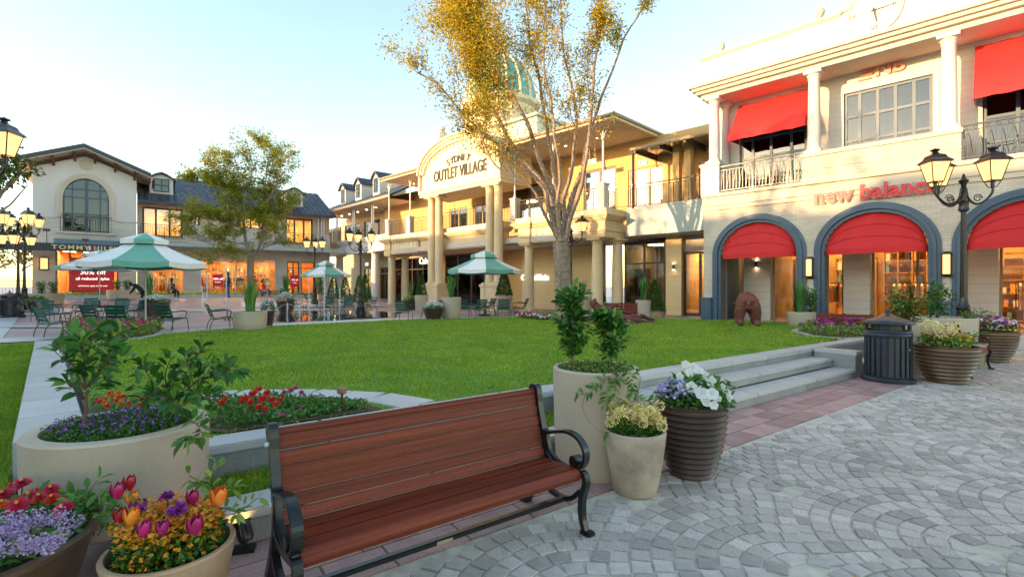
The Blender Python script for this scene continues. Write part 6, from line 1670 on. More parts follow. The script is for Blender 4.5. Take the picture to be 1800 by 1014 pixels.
copy_tree(um, GP(175, 27.5), R(32), 'green and white umbrella partly behind the largest one', (.95, .95, .98))
copy_tree(um, GP(573, 32.5), R(18), 'green and white umbrella beside the fountain and tall lamp', (.76, .76, .96))
copy_tree(um, GP(852, 24.3), R(5), 'green and white umbrella in front of the tall cream columns', (.87, .87, 1.0))
# lamp posts -------------------------------------------------------
def add_lantern(parent, x, y, z, s=1.0, rz=0.0):
    t = bpy.data.objects.new('lantern', None); COL.objects.link(t); t.parent = parent; t.location = (x, y, z); t.rotation_euler = (0, 0, rz); t.scale = (s, s, s)
    rb_, rt_ = .115, .21
    b = MB()
    for k in range(4):
        a = PI / 4 + k * PI / 2; b.tube([(math.cos(a) * rb_ * 1.4, math.sin(a) * rb_ * 1.4, 0), (math.cos(a) * rt_ * 1.4, math.sin(a) * rt_ * 1.4, .46)], .012, 5)
        a2 = a + PI / 2
        for r_, z_ in ((rb_, 0), (rt_, .46)): b.tube([(math.cos(a) * r_ * 1.41, math.sin(a) * r_ * 1.41, z_), (math.cos(a2) * r_ * 1.41, math.sin(a2) * r_ * 1.41, z_)], .013, 4)
        b.tube([(math.cos(a) * rb_ * 1.3, math.sin(a) * rb_ * 1.3, 0), (math.cos(a) * .08, math.sin(a) * .08, -.14), (0, 0, -.17)], .011, 5)
    b.lathe([(.04, -.17), (.035, -.02), (.06, 0)], 8)
    b.build('lantern_frame', mt['black_iron'], t)
    b = MB(); m_ = Matrix.Rotation(PI / 4, 3, 'Z'); b.lathe([(.36, .455), (.34, .49), (.24, .56), (.20, .63), (.08, .68), (.05, .72), (.11, .76), (.10, .78), (.02, .80), (.001, .82)], 4, rot=m_); b.build('lantern_roof', mt['black_iron'], t)
    for k in range(4):
        a = k * PI / 2; c_, s_ = math.cos(a), math.sin(a)
        def q(r_, w, z_): return Vector((c_ * r_ - s_ * w, s_ * r_ + c_ * w, z_))
        b = MB(); b.slab([q(rb_ - .004, -rb_ + .01, .012), q(rb_ - .004, rb_ - .01, .012), q(rt_ - .004, rt_ - .012, .448), q(rt_ - .004, -rt_ + .012, .448)], (-c_ * .004, -s_ * .004, 0)); b.build('lantern_pane', mt['lamp_glow'], t)
def make_lamp(label, arms, H=4.0, arm=.58, lower=None):
    t = thing('street_lamp', label, 'lamp post', (0, 0, 0))
    b = MB(); b.lathe([(.30, 0), (.30, .10), (.24, .14), (.26, .30), (.21, .36), (.19, .62), (.22, .66), (.16, .74), (.13, 1.05), (.15, 1.1), (.09, 1.2), (.075, 1.35)], 16); b.build('lamp_base', mt['black_iron'], t, smooth=True)
    b = MB(); b.lathe([(.075, 1.35), (.06, 2.2), (.055, H - .75), (.11, H - .70), (.085, H - .6), (.11, H - .5), (.06, H - .46), (.05, H - .1), (.09, H - .04), (.10, H), (.05, H + .04), (.03, H + .12), (.001, H + .18)], 14); b.build('lamp_pole', mt['black_iron'], t, smooth=True)
    for a in arms:
        c_, s_ = math.cos(a), math.sin(a); Hh = H
        b = MB(); pts = [(0.05, H - .18), (.10, H - .42), (.26, H - .56), (.44, H - .5), (arm, H - .32), (arm + .02, H - .18)]
        b.tube(smooth_path([(c_ * r_ , s_ * r_, z_) for r_, z_ in pts], 4), .026, 7)
        ring = [(c_ * (.30 + .10 * math.cos(k * .55) * (1 - k * .04)), s_ * (.30 + .10 * math.cos(k * .55) * (1 - k * .04)), H - .42 + .10 * math.sin(k * .55) * (1 - k * .04)) for k in range(18)]
        b.tube(ring, .012, 5); b.build('lamp_arm', mt['black_iron'], t, smooth=True)
        add_lantern(t, c_ * (arm + .02), s_ * (arm + .02), H - .02, 1.0, a)
    if lower:
        for a in lower:
            c_, s_ = math.cos(a), math.sin(a); b = MB(); b.tube(smooth_path([(c_ * r_, s_ * r_, z_) for r_, z_ in ((.05, H - 1.2), (.25, H - 1.42), (.5, H - 1.35), (.62, H - 1.15))], 4), .024, 7); b.build('lamp_arm', mt['black_iron'], t, smooth=True)
            add_lantern(t, c_ * .62, s_ * .62, H - 1.0, .9, a)
    return t
L1 = make_lamp('tall black lamp post with three glowing lanterns in front of the red arches', [R(185), R(5), R(110)], 4.12, .60)
p = GP(1694, 11.9); L1.location = (p[0], p[1], 0); L1.rotation_euler = (0, 0, R(-12))
copy_tree(L1, tuple(GP(634, 27.0)), R(10), 'black lamp post with three lanterns near the fourth and third umbrellas', (.9, .9, .93))
copy_tree(L1, tuple(GP(553, 34.5)), R(-5), 'slim black lamp post behind the fountain jets', (.86, .86, .95))
copy_tree(L1, tuple(GP(1004, 24.3)), R(20), 'black lamp post mostly hidden behind the large tree trunk')
L2 = make_lamp('front black lamp post with clustered lanterns at the far left', [R(200), R(-10), R(95)], 4.45, .62, [R(240), R(-60)]); L2.location = GP(32, 22.3); L2.scale = (.85, .85, .93)
copy_tree(L2, GP(43, 25.0), R(40), 'second black lamp post just behind the front one at the far left', (.85, .85, .93))
copy_tree(L1, (-11.36, 10.5, .18), R(4), 'cropped lamp post beyond the left edge with one lantern in the picture', (1, 1, 1.02))
# pots and planters ------------------------------------------------
def lathe_pot(name, label, cat, loc, prof, mat, n=40, soil_r=None, soil_z=None, rz=0):
    t = thing(name, label, cat, loc, rz); b = MB(); b.lathe(prof, n); b.build('pot_body', mt[mat], t, smooth=True)
    if soil_r:
        b = MB(); b.lathe([(soil_r, soil_z - .02), (soil_r * .6, soil_z), (.001, soil_z + .012)], n); b.build('soil', mt['soil'], t, smooth=True)
    return t
def cyl_planter(label, loc, r, h, mat='concrete_pot', taper=.92, th=.045):
    prof = [(.001, 0), (r * taper * .96, 0), (r * taper, .02), (r * (taper + (1 - taper) * .6), h * .5), (r * .995, h - .03), (r, h - .012), (r - .012, h), (r - th, h), (r - th - .008, h - .02), (r - th - .01, h - .12)]
    return lathe_pot('planter', label, 'planter', loc, prof, mat, 48, r - th - .01, h - .06)
def ribbed_pot(label, loc, r, h, mat='ribbed', ribs=11, rb=.6):
    prof = [(.001, 0), (r * rb, 0)]
    for i in range(ribs * 4 + 1):
        k = i / (ribs * 4); rr = r * (rb + (1 - rb) * math.sin(k * PI / 2) ** .8); prof.append((rr + .013 * math.sin(k * ribs * 2 * PI) + (.012 if k > .97 else 0), .012 + (h - .03) * k))
    prof += [(r + .02, h), (r - .03, h), (r - .045, h - .1)]
    return lathe_pot('ribbed_pot', label, 'flower pot', loc, prof, mat, 44, r - .045, h - .07)
def fern(label, loc, h, r, n=46, group=None):
    """strappy upright leaves"""
    t = thing('flax_plant', label, 'plant', loc, group=group); V = []; Fq = []
    for k in range(n):
        a = random.uniform(0, 2 * PI); rr = random.uniform(0, .3) * r; L = h * random.uniform(.6, 1); ln = random.uniform(.05, .42) * r * 1.6; w = .022 + .012 * random.random(); w *= h
        s_ = (-math.sin(a) * w, math.cos(a) * w); m0 = len(V)
        for j in range(5):
            v = j / 4; x = math.cos(a) * (rr + ln * v ** 2); y = math.sin(a) * (rr + ln * v ** 2); z = L * v * (1 - .12 * v); ww = (1, 1.1, .9, .6, .05)[j]
            V += [(x - s_[0] * ww, y - s_[1] * ww, z), (x + s_[0] * ww, y + s_[1] * ww, z)]
        for j in range(4): Fq.append((m0 + 2 * j, m0 + 2 * j + 1, m0 + 2 * j + 3, m0 + 2 * j + 2))
    np_mesh('blades', V, Fq, mt['blade'], t, smooth=True); return t
def conifer(label, loc, h, r, n=1400):
    t = thing('conifer_shrub', label, 'shrub', loc); b = MB(); b.tube([(0, 0, -.03), (0, 0, h * .8)], [.03, .01], 6); b.build('stem', mt['twig'], t)
    z = np.random.rand(n) ** 1.3; a = np.random.rand(n) * 2 * PI; rr = r * (1 - z) ** .8 * np.random.uniform(.75, 1.05, n) + .01
    P = np.stack([np.cos(a) * rr, np.sin(a) * rr, z * h + .02], 1); D = np.stack([np.cos(a), np.sin(a), np.full(n, .9)], 1) + np.random.normal(0, .35, (n, 3))
    leaves('foliage', P, D, r * .28, r * .13, mt['conifer'], t); return t
def bush(label, loc, h, r, n=700, mat='leaf_dark', L=.09, name='leafy_shrub', stem=True, cat='shrub', W_=.5, seed=0, detailed=False):
    t = thing(name, label, cat, loc); rn = random.Random(seed + 3); b = MB(); P = []; D = []
    for k in range(6):
        a = rn.uniform(0, 2 * PI); e = Vector((math.cos(a) * r * rn.uniform(.2, .8), math.sin(a) * r * rn.uniform(.2, .8), h * rn.uniform(.6, 1)))
        pts = wob((0, 0, -.04), e, 4, .05, rn); branch_mesh(b, pts, .012, .004, 5)
        for _ in range(n // 6):
            v = rn.random() ** .6; f = v * 4; j = min(int(f), 3); p = pts[j].lerp(pts[j + 1], f - j)
            d = Vector((rn.gauss(0, 1), rn.gauss(0, 1), rn.gauss(.3, .6))).normalized(); P.append(p + d * r * rn.uniform(.02, .42)); D.append(d)
    if stem: b.build('stems', mt['twig'], t)
    leaves('foliage', P, D, np.random.uniform(.6, 1.1, len(P)) * L, np.random.uniform(.8, 1.1, len(P)) * L * W_, mt[mat], t, detailed=detailed); return t
# petals
def Mpet(name, c1, c2, c3=None): 
    mt[name] = Mleaf(name, c1, c2, c3, .6, .3); return name
Mpet('pet_white', (.75, .75, .72), (.85, .85, .8)); Mpet('pet_lilac', (.35, .28, .62), (.55, .48, .8), (.7, .68, .85)); Mpet('pet_violet', (.17, .04, .32), (.3, .10, .46), (.42, .25, .58))
Mpet('pet_red', (.6, .015, .01), (.75, .05, .02)); Mpet('pet_orange', (.75, .1, .01), (.8, .2, .02)); Mpet('pet_yellow', (.92, .70, .2), (.95, .82, .4), (.95, .88, .6)); Mpet('pet_cream', (.85, .72, .3), (.9, .84, .6))
Mpet('pet_magenta', (.5, .02, .2), (.65, .04, .3)); Mpet('pet_amber', (.75, .3, .02), (.8, .45, .03), (.7, .15, .02)); Mpet('pet_crimson', (.55, .01, .05), (.72, .02, .10)); Mpet('pet_purple', (.28, .04, .30), (.42, .08, .42)); Mpet('pet_ageratum', (.40, .27, .46), (.58, .42, .66), (.68, .55, .76))
def flower_mass(P, mat, parent, r=.02, petals=5, name='flowers', up=.7, jit=.4):
    """many small open flowers: petals around each centre"""
    P = np.asarray(P, float); n = len(P); N_ = unit(np.random.normal(0, jit, (n, 3)) + np.array([0, -.25, up])); T = unit(np.cross(N_, np.random.normal(0, 1, (n, 3)))); B_ = np.cross(N_, T); Pp = []; Dd = []; U = []
    for k in range(petals):
        a = 2 * PI * k / petals; d = T * math.cos(a) + B_ * math.sin(a) + N_ * .35; Pp.append(P); Dd.append(d); U.append(N_)
    o = leaves(name, np.vstack(Pp), np.vstack(Dd), r, r * .95, mt[mat], parent, up=np.vstack(U), fold=.05); o['kind'] = 'stuff'; return o
def disc_pts(n, c, r, h0, h1, dome=0.0):
    a = np.random.rand(n) * 2 * PI; rr = np.sqrt(np.random.rand(n)) * r; z = np.random.uniform(h0, h1, n) + dome * (1 - (rr / r) ** 2)
    return np.stack([c[0] + np.cos(a) * rr, c[1] + np.sin(a) * rr, c[2] + z], 1)
def bedding(label, loc, r, specs, leafn, leafm='leaf_mid', h=.22, L=.06, dome=.08, name='bedding_plants', sx=1.0, sy=1.0, rz=0.0, z_of=None):
    """low flowering plants: foliage + flowers of several colours"""
    t = thing(name, label, 'flowers', loc, rz); t['kind'] = 'stuff'
    P = disc_pts(leafn, (0, 0, 0), r, 0, h * .85, dome); P[:, 0] *= sx; P[:, 1] *= sy
    o = leaves('foliage', P, rand_dirs(leafn, .5), np.random.uniform(.7, 1.2, leafn) * L, L * .5, mt[leafm], t)
    for (m_, n, rad_, pet) in specs:
        P = disc_pts(n, (0, 0, 0), r * .96, h * .7, h * 1.1, dome); P[:, 0] *= sx; P[:, 1] *= sy; flower_mass(P, m_, t, rad_, pet)
    return t
def zz(x, y): return ground(x, y)
def at(px, Y): x = (px - HX) / FPX * Y; return x, Y
# plaza planters (far and middle distance)
def planter_set(px, Y, r, h, plants, lab, z=None, mat='concrete_pot'):
    x, y = at(px, Y); z = ground(x, y) if z is None else z
    cyl_planter(lab, (x, y, z), r, h, mat)
    for kind, dx, sz, rr, l_ in plants:
        if kind == 'fern': fern(l_, (x + dx, y, z + h - .07), sz, rr)
        elif kind == 'con': conifer(l_, (x + dx, y, z + h - .07), sz, rr)
        else: bush(l_, (x + dx, y, z + h - .07), sz, rr, 260, 'leaf_mid', .12)
planter_set(440, 16.0, .50, .62, [('fern', 0, 1.35, .45, 'tall strappy plant in the broad beige planter at the lawn edge')], 'broad beige planter at the lawn edge left of the fountain')
planter_set(793, 21.6, .43, .95, [('fern', 0, 1.25, .42, 'strappy plant in the beige planter left of the fourth umbrella')], 'beige planter at the lawn edge left of the fourth umbrella')
planter_set(408, 30, .45, .9, [('fern', 0, 1.2, .4, 'small strappy plant beside the fountain jets')], 'beige planter beyond the fountain jets') if False else None
planter_set(503, 31, .42, .75, [('fern', 0, 1.7, .4, 'tall strappy plant behind the fountain jets')], 'beige planter behind the fountain jets')
planter_set(262, 22.6, .45, .85, [('fern', 0, 1.5, .42, 'strappy plant behind the big umbrella pole')], 'grey planter behind the big umbrella pole')
planter_set(82, 27.5, .75, .6, [('bush', -.32, .75, .3, 'round shrub at left in the pale planter beside the gabled shop'), ('bush', .35, .75, .3, 'round shrub at right in the pale planter beside the gabled shop')], 'pale planter beside the gabled shop at the left')
planter_set(213, 31.5, .75, .6, [('bush', -.3, .7, .28, 'left little shrub in the pale planter under the red sale poster'), ('bush', .35, .7, .28, 'right little shrub in the pale planter under the red sale poster')], 'pale planter under the large red sale poster')
planter_set(1027, 26.2, .5, .8, [('fern', -.1, 1.25, .38, 'strappy plant right of the large tree trunk')], 'beige planter just right of the large tree trunk')
planter_set(1051, 26.8, .35, .6, [('con', 0, 1.35, .38, 'cone shaped shrub left of the front hall columns')], 'small planter left of the front hall columns')
planter_set(1131, 21.8, .34, .82, [('fern', 0, 1.35, .36, 'strappy plant left of the tan pier with the wall light')], 'beige planter in front of the dark glass left of the tan pier')
planter_set(1153, 21.9, .38, .36, [('con', -.05, 1.35, .40, 'cone shaped shrub beside the tan pier'), ], 'low pinkish bowl planter beside the tan pier', mat='terracotta')
planter_set(1408, 15.4, .40, .55, [('fern', -.05, 1.25, .38, 'strappy plant in the grey planter in front of the arch pier'), ('bush', .3, .8, .25, 'bushy shrub beside the strappy plant at the arch pier')], 'grey planter on the lawn corner in front of the left arch', z=.28)
planter_set(741, 27.5, .36, .95, [('con', 0, 1.2, .28, 'slim conifer at the pedestal left of the tall columns')], 'tall beige planter at the pedestal of the left tall columns')
planter_set(886, 27.2, .45, .95, [('con', 0, 1.35, .42, 'cone shaped shrub in front of the right tall columns')], 'beige planter in front of the right tall columns')
for i, (px, Y, h) in enumerate(((642, 33.5, 1.7), (607, 36, 1.5), (560, 38, 1.5), (586, 34.5, 1.6), (632, 31, 1.6))):
    x, y = at(px, Y); cyl_planter('small planter holding conifer %s' % ['right of the third umbrella', 'behind the third umbrella pole', 'left of the white column', 'under the third umbrella canopy', 'at the foot of the middle lamp post'][i], (x, y, ground(x, y)), .3, .45)
    conifer(['cone shaped shrub right of the third umbrella', 'cone shaped shrub behind the third umbrella pole', 'cone shaped shrub left of the white column', 'cone shaped shrub under the third umbrella canopy', 'cone shaped shrub at the foot of the middle lamp post'][i], (x, y, ground(x, y) + .4), h, .42, 900)
def flower_pot(px, Y, r, h, lab, flab, specs, z=None, mat='ribbed', L=.07, dome=.18, leafn=700):
    x, y = at(px, Y); z = ground(x, y) if z is None else z
    ribbed_pot(lab, (x, y, z), r, h, mat); return bedding(flab, (x, y, z + h - .06), r * 1.05, specs, leafn, 'leaf_mid', .2, L, dome)
flower_pot(762, 20.9, .40, .48, 'brown ribbed pot beside the beige planter at the middle lawn edge', 'white flowers spilling over the brown pot at the middle lawn edge', [('pet_white', 320, .045, 5)])
flower_pot(274, 22.0, .52, .72, 'large brown ribbed pot behind the big umbrella pole', 'white flowers in the large brown pot behind the umbrella pole', [('pet_white', 300, .05, 5)])
flower_pot(471, 17.6, .22, .55, 'slim dark pot right of the broad beige planter', 'white flowers in the slim dark pot right of the broad planter', [('pet_white', 200, .04, 5)], dome=.3)
flower_pot(502, 27.0, .45, .62, 'dark ribbed pot beyond the fountain jets', 'white flowers in the dark pot beyond the fountain jets', [('pet_white', 240, .05, 5)], dome=.35)
flower_pot(722, 30.5, .42, .55, 'dark pot at the foot of the front left hall columns', 'sparse plants in the dark pot at the hall columns', [('pet_cream', 40, .04, 5)])
fern('thin upright plant rising from the dark pot at the hall columns', GP(722, 30.5)[:2] + (ground(*at(722, 30.5)) + .5,), 1.5, .3, 16)
flower_pot(65, 24.5, .4, .5, 'dark pot left of the pale planter at the far left', 'green plants in the dark pot at far left', [('pet_cream', 10, .04, 5)])
# bins ------------------------------------------------------------
def make_bin(label, cat='bin'):
    t = thing('litter_bin', label, cat, (0, 0, 0)); m_ = mt['bin_metal']
    b = MB(); b.lathe([(.001, 0), (.40, 0), (.41, .03), (.41, .06), (.37, .09), (.35, .10)], 32); b.build('bin_base', m_, t, smooth=True)
    b = MB(); b.lathe([(.325, .10), (.335, .82)], 32, closed=True); b.build('bin_body', m_, t, smooth=True)
    for k in range(24):
        a = 2 * PI * k / 24; b = MB(); b.box((math.cos(a) * .345, math.sin(a) * .345, .46), (.022, .062, .70), a); b.build('bin_slat', m_, t, bevel=.006)
    b = MB(); b.lathe([(.33, .81), (.365, .82), (.372, .85), (.355, .88), (.365, .90), (.345, .93)], 32, closed=True); b.build('rim_band', m_, t, smooth=True)
    b = MB(); b.lathe([(.25, .86), (.25, 1.02)], 20, closed=True); b.build('inner_drum', mt['dark_frame'], t, smooth=True)
    for k in range(4):
        a = PI / 4 + PI / 2 * k; b = MB(); b.box((math.cos(a) * .31, math.sin(a) * .31, .985), (.05, .14, .12), a); b.build('bin_post', m_, t, bevel=.01)
    b = MB(); b.lathe([(.33, 1.035), (.395, 1.04), (.40, 1.06), (.385, 1.085), (.30, 1.12), (.17, 1.17), (.08, 1.21), (.04, 1.22), (.03, 1.25), (.045, 1.27), (.03, 1.30), (.001, 1.31)], 32)
    b.build('bin_lid', m_, t, smooth=True)
    b = MB(); c_ = Vector((math.cos(R(-70)), math.sin(R(-70)), 0)) * .36; b.lathe([(.012, -.006), (.012, .006), (.001, .008)], 10, tuple(c_ + Vector((0, 0, .6))), rot=Matrix.Rotation(PI / 2, 3, 'Y') ); b.build('lock', mt['white_iron'], t)
    return t
bn = make_bin('dark blue black fluted litter bin with domed lid beside the granite steps'); bn.location = (6.42, 8.55, 0); bn.scale = (.94, .94, .93)
copy_tree(bn, GP(17, 22.2), .5, 'dark litter bin beside the lamp posts at the far left edge', (.92, .92, .9))
# right hand group --------------------------------------------------
cyl_planter('tall grey round planter behind the fluted litter bin', (7.45, 9.45, 0), .43, .95)
bush('glossy green shrub in the planter behind the litter bin', (7.45, 9.45, .90), .62, .42, 620, 'leaf_dark', .09, seed=2)
cyl_planter('broad grey planter beneath the three lantern lamp', (9.25, 10.75, 0), .58, .95)
bush('taller green shrub in the broad planter beneath the lamp', (9.15, 10.75, .90), .8, .34, 560, 'leaf_dark', .09, seed=4)
bush('trailing green plant over the right side of the broad planter', (9.6, 10.5, .86), .2, .35, 200, 'leaf_mid', .07, seed=6)
rp_ = ribbed_pot('large brown ribbed pot right of the litter bin', (7.28, 8.40, 0), .44, .62, 'bronze_pot', 9, .55)
bed1 = bedding('cream and yellow flower heads in the large brown ribbed pot', (7.28, 8.40, .56), .36, [('pet_amber', 120, .03, 5)], 700, 'leaf_lime', .22, .07, .06)
def ball_heads(parent, pts, r, mat, name='flower_head', n=70, pr=.02):
    for p in pts:
        P, D = ball(n, p, r, .95, .8); o = leaves(name, P, D + np.random.normal(0, .5, D.shape), pr, pr * .9, mt[mat], parent, fold=.1)
hp = [(random.uniform(-.32, .32), random.uniform(-.3, .25), random.uniform(.24, .42)) for _ in range(17)]
ball_heads(bed1, hp, .062, 'pet_cream', n=90, pr=.028)
ribbed_pot('dark brown ribbed pot at the right end by the small bench', (10.3, 10.75, 0), .44, .66, 'bronze_pot', 10, .55)
bedding('red, purple and white petunias in the right end ribbed pot', (10.3, 10.75, .6), .42, [('pet_white', 130, .05, 5), ('pet_purple', 70, .05, 5), ('pet_red', 60, .05, 5)], 600, 'leaf_mid', .22, .07, .14)
# small stone pot behind the small bench
prof_s = [(.001, 0), (.15, 0), (.17, .02), (.21, .25), (.235, .46), (.235, .48), (.21, .48), (.205, .42)]
lathe_pot('stone_pot', 'small weathered pot tucked behind the small bench at right', 'flower pot', (9.15, 9.95, 0), prof_s, 'stone_pot', 32, .2, .43)
bush('leafy green plant in the small pot behind the small bench', (9.15, 9.95, .42), .3, .22, 160, 'leaf_mid', .06, seed=9)
# seats with wooden backs near the arcade and hall
def back_bench(label, px0, px1, Y0, Y1, ztop, h=.42):
    a = Vector(at(px0, Y0)); c = Vector(at(px1, Y1)); d = (c - a); L = d.length; rz = math.atan2(d.y, d.x); t = thing('timber_seat', label, 'bench', (a.x, a.y, ztop - .85), rz)
    for k in range(4): b = MB(); b.box((L / 2, 0, .85 - .05 - k * .105), (L, .03, .09)); b.build('back_slat', mt['bench_wood'], t, bevel=.005)
    for k in range(4): b = MB(); b.box((L / 2, .12 + k * .11, .43), (L, .1, .03)); b.build('seat_slat', mt['bench_wood'], t, bevel=.005)
    for x in (.06, L / 2, L - .06): b = MB(); b.box((x, .02, .43), (.05, .05, .86)); b.box((x, .45, .2), (.05, .05, .4)); b.box((x, .25, .39), (.05, .45, .04)); b.build('bench_frame', mt['black_iron'], t)
back_bench('red brown slatted seat seen from behind the magenta flower bed', 1436, 1536, 13.2, 12.6, .9)
back_bench('long red brown seat behind the root sculpture near the hall columns', 1064, 1121, 21.0, 20.6, .93)
# fountain ----------------------------------------------------------
fx, fy = at(560, 24.5)
pud = MB(); n = 40; pud.v = [(fx + 3.9 * math.cos(2 * PI * i / n) * (1 + .12 * math.sin(5 * i)), fy + 4.6 * math.sin(2 * PI * i / n) * (1 + .1 * math.cos(3 * i)), ground(fx + 3.9 * math.cos(2 * PI * i / n), fy + 4.6 * math.sin(2 * PI * i / n)) + .012) for i in range(n)] + [(fx, fy, ground(fx, fy) + .012)]
pud.f = [(i, (i + 1) % n, n) for i in range(n)]
o = pud.build('water', mt['water'], None, smooth=True); setp(o, kind='structure')
mt['spray'] = M('white_water', (.85, .9, .95), .3, var=.03)
jets = [(364, 25.5, 2.0), (570, 24.5, 2.2), (597, 26.5, 1.3), (398, 30, 2.5), (543, 27, 1.9), (526, 23.5, .5), (505, 26, .55), (578, 22.8, .25), (356, 29, 1.2), (425, 28, .6)]
for i, (px, Y, h) in enumerate(jets):
    x, y = at(px, Y); z = ground(x, y); t = thing('fountain_jet', ['tall water jet just right of the tree at the left of the fountain', 'tallest water jet in front of the third umbrella', 'thin water jet right of the tallest one near the umbrella pole', 'far tall water jet left of the small tree trunk', 'slender water jet left of the tallest one', 'knee high water spurt at the front middle of the fountain', 'short water spurt behind the low arching bows', 'tiny water spurt at the front right of the fountain', 'leftmost thin water jet in line with the long window', 'low water spurt behind the broad beige planter'][i], 'water jet', (x, y, z), group='water jets of the plaza fountain'); P = []; n = int(160 * h)
    rn = random.Random(i)
    for _ in range(n):
        v = rn.random(); w = .015 + .05 * v * (1 - v) + (.10 if v < .06 else 0); P.append((rn.gauss(0, w), rn.gauss(0, w), v * h))
    P = np.array(P); o = leaves('water_drops', P, np.tile([0, 0, 1.0], (n, 1)) + np.random.normal(0, .2, (n, 3)), .07, .022, mt['spray'], t); o['kind'] = 'stuff'
    b = MB(); b.tube([(0, 0, 0), (.005, 0, h * .5), (0, 0, h * .93)], [.012, .008, .003], 5); b.build('water_column', mt['spray'], t, smooth=True)
for i, (px, Y) in enumerate(((505, 24.5), (538, 25.0))):
    x, y = at(px, Y); z = ground(x, y); t = thing('fountain_jet', 'low arching water bow at %s of the fountain' % ['the left', 'the right'][i], 'water jet', (x, y, z)); b = MB()
    for sg in (-1, 1): b.tube([(sg * .7 * k / 8, 0, .55 * (1 - (k / 8) ** 2)) for k in range(9)], .004, 4)
    kk = np.random.rand(160); sg = np.sign(np.random.rand(160) - .5); P = np.stack([sg * .7 * kk, np.random.normal(0, .01, 160), .55 * (1 - kk ** 2)], 1) + np.random.normal(0, .012, (160, 3)); leaves('water_drops', P, rand_dirs(160), .03, .02, mt['spray'], t)['kind'] = 'stuff'
    b.build('water_column', mt['spray'], t, smooth=True)
# people -----------------------------------------------------------
mt['skin'] = M('skin', (.42, .24, .16), .6, var=.05); mt['hair'] = M('dark_hair', (.02, .014, .01), .6); mt['jeans'] = M('blue_jeans', (.05, .09, .18), .8); mt['blk'] = M('black_cloth', (.015, .015, .02), .8); mt['redc'] = M('red_shirt_cloth', (.6, .03, .05), .8); mt['pale'] = M('pale_cloth', (.5, .52, .55), .8)
def skinned(name, chains, mat, parent):
    bm_v = []; ed = []; rad_ = []
    idx = {}
    for ch in chains:
        prev = None
        for (p, r_) in ch:
            key = tuple(round(c, 3) for c in p)
            if key not in idx: idx[key] = len(bm_v); bm_v.append(p); rad_.append(r_)
            if prev is not None and prev != idx[key]: ed.append((prev, idx[key]))
            prev = idx[key]
    me = bpy.data.meshes.new(name); me.from_pydata(bm_v, ed, []); o = bpy.data.objects.new(name, me); COL.objects.link(o)
    md = o.modifiers.new('skin', 'SKIN'); md.use_smooth_shade = True
    sv = me.skin_vertices[0].data
    for i, r_ in enumerate(rad_): sv[i].radius = (r_, r_) if not hasattr(r_, '__len__') else r_; sv[i].use_root = (i == 0)
    s2 = o.modifiers.new('sub', 'SUBSURF'); s2.levels = 1; s2.render_levels = 1
    bpy.context.view_layer.update()
    dg = bpy.context.evaluated_depsgraph_get(); nm = bpy.data.meshes.new_from_object(o.evaluated_get(dg)); bpy.data.objects.remove(o)
    nm.materials.clear(); nm.materials.append(mat); nm.polygons.foreach_set('use_smooth', [True] * len(nm.polygons))
    o = bpy.data.objects.new(name, nm); COL.objects.link(o); o.parent = parent; return o
def person(label, loc, rz, pose, top, legs, hair='hair', bag=None):
    t = thing('person', label, 'person', loc, rz)
    hip = {'stand': .92, 'sit': .47, 'bend': .9}[pose]; 
    if pose == 'bend': ch_ = (0, -.32, 1.22); nk = (0, -.48, 1.26); hd_ = (0, -.62, 1.22)
    else: ch_ = (0, -.02, hip + .42); nk = (0, -.01, hip + .56); hd_ = (0, -.03, hip + .72)
    sh = [(ch_[0] + s_ * .18, ch_[1], ch_[2] + .05) for s_ in (-1, 1)]
    legs_ch = []
    for s_ in (-1, 1):
        if pose == 'sit': legs_ch.append([((0, 0, hip), .13), ((s_ * .1, -.02, hip - .01), .10), ((s_ * .12, -.42, hip + .02), .075), ((s_ * .12, -.42, .1), .05), ((s_ * .12, -.55, .04), .04)])
        else: legs_ch.append([((0, 0, hip), .13), ((s_ * .1, 0, hip - .08), .10), ((s_ * .11, -.03 * s_, .48), .075), ((s_ * .11, .03 * s_, .08), .05), ((s_ * .12, -.12 + .03 * s_, .04), .04)])
    torso = [((0, 0, hip), .13), ((0, (ch_[1]) * .5, (hip + ch_[2]) / 2), .13), (ch_, .14), (nk, .055), (hd_, .085), ((hd_[0], hd_[1] - .005, hd_[2] + .09), .08)]
    arms = []
    for i, s_ in enumerate((-1, 1)):
        el = (s_ * .27, ch_[1] + .03, ch_[2] - .25) if pose != 'bend' else (s_ * .24, -.45, .98); ha = (s_ * .22, ch_[1] - .20, ch_[2] - .36) if pose != 'bend' else (s_ * .15, -.6, .78)
        arms.append([(ch_, .14), (sh[i], .06), (el, .042), (ha, .033)])
    skinned('body', [torso] + legs_ch + arms, mt[top], t)
    b = MB(); b.lathe([(.001, -.11), (.07, -.08), (.098, 0), (.085, .09), (.001, .12)], 12, (hd_[0], hd_[1] - .012, hd_[2] + .04)); b.build('face', mt['skin'], t, smooth=True)
    b = MB(); b.lathe([(.07, -.08), (.108, 0), (.10, .07), (.06, .13), (.001, .145)], 12, (hd_[0], hd_[1] + .03, hd_[2] + .045)); b.build('hair', mt[hair], t, smooth=True)
    if legs: skinned('trousers', [[((0, 0, hip + .02), .145)] + [(p, r_ + .012) for p, r_ in L[1:4]] for L in legs_ch], mt[legs], t)
    for s_ in (-1, 1):
        ha = arms[(s_ + 1) // 2][-1][0]; b = MB(); b.lathe([(.001, -.06), (.03, -.03), (.032, .02), (.001, .05)], 8, ha); b.build('hand', mt['skin'], t, smooth=True)
    return t
person('person in black seated with their back turned below the first orange window', (GP(301, 33.5)[0], 33.5, ground(*at(301, 33.5))), R(170), 'sit', 'blk', 'blk')
person('person in black bending over beside the umbrella pole', (at(252, 28)[0], 28, ground(*at(252, 28))), R(-60), 'bend', 'blk', 'blk')
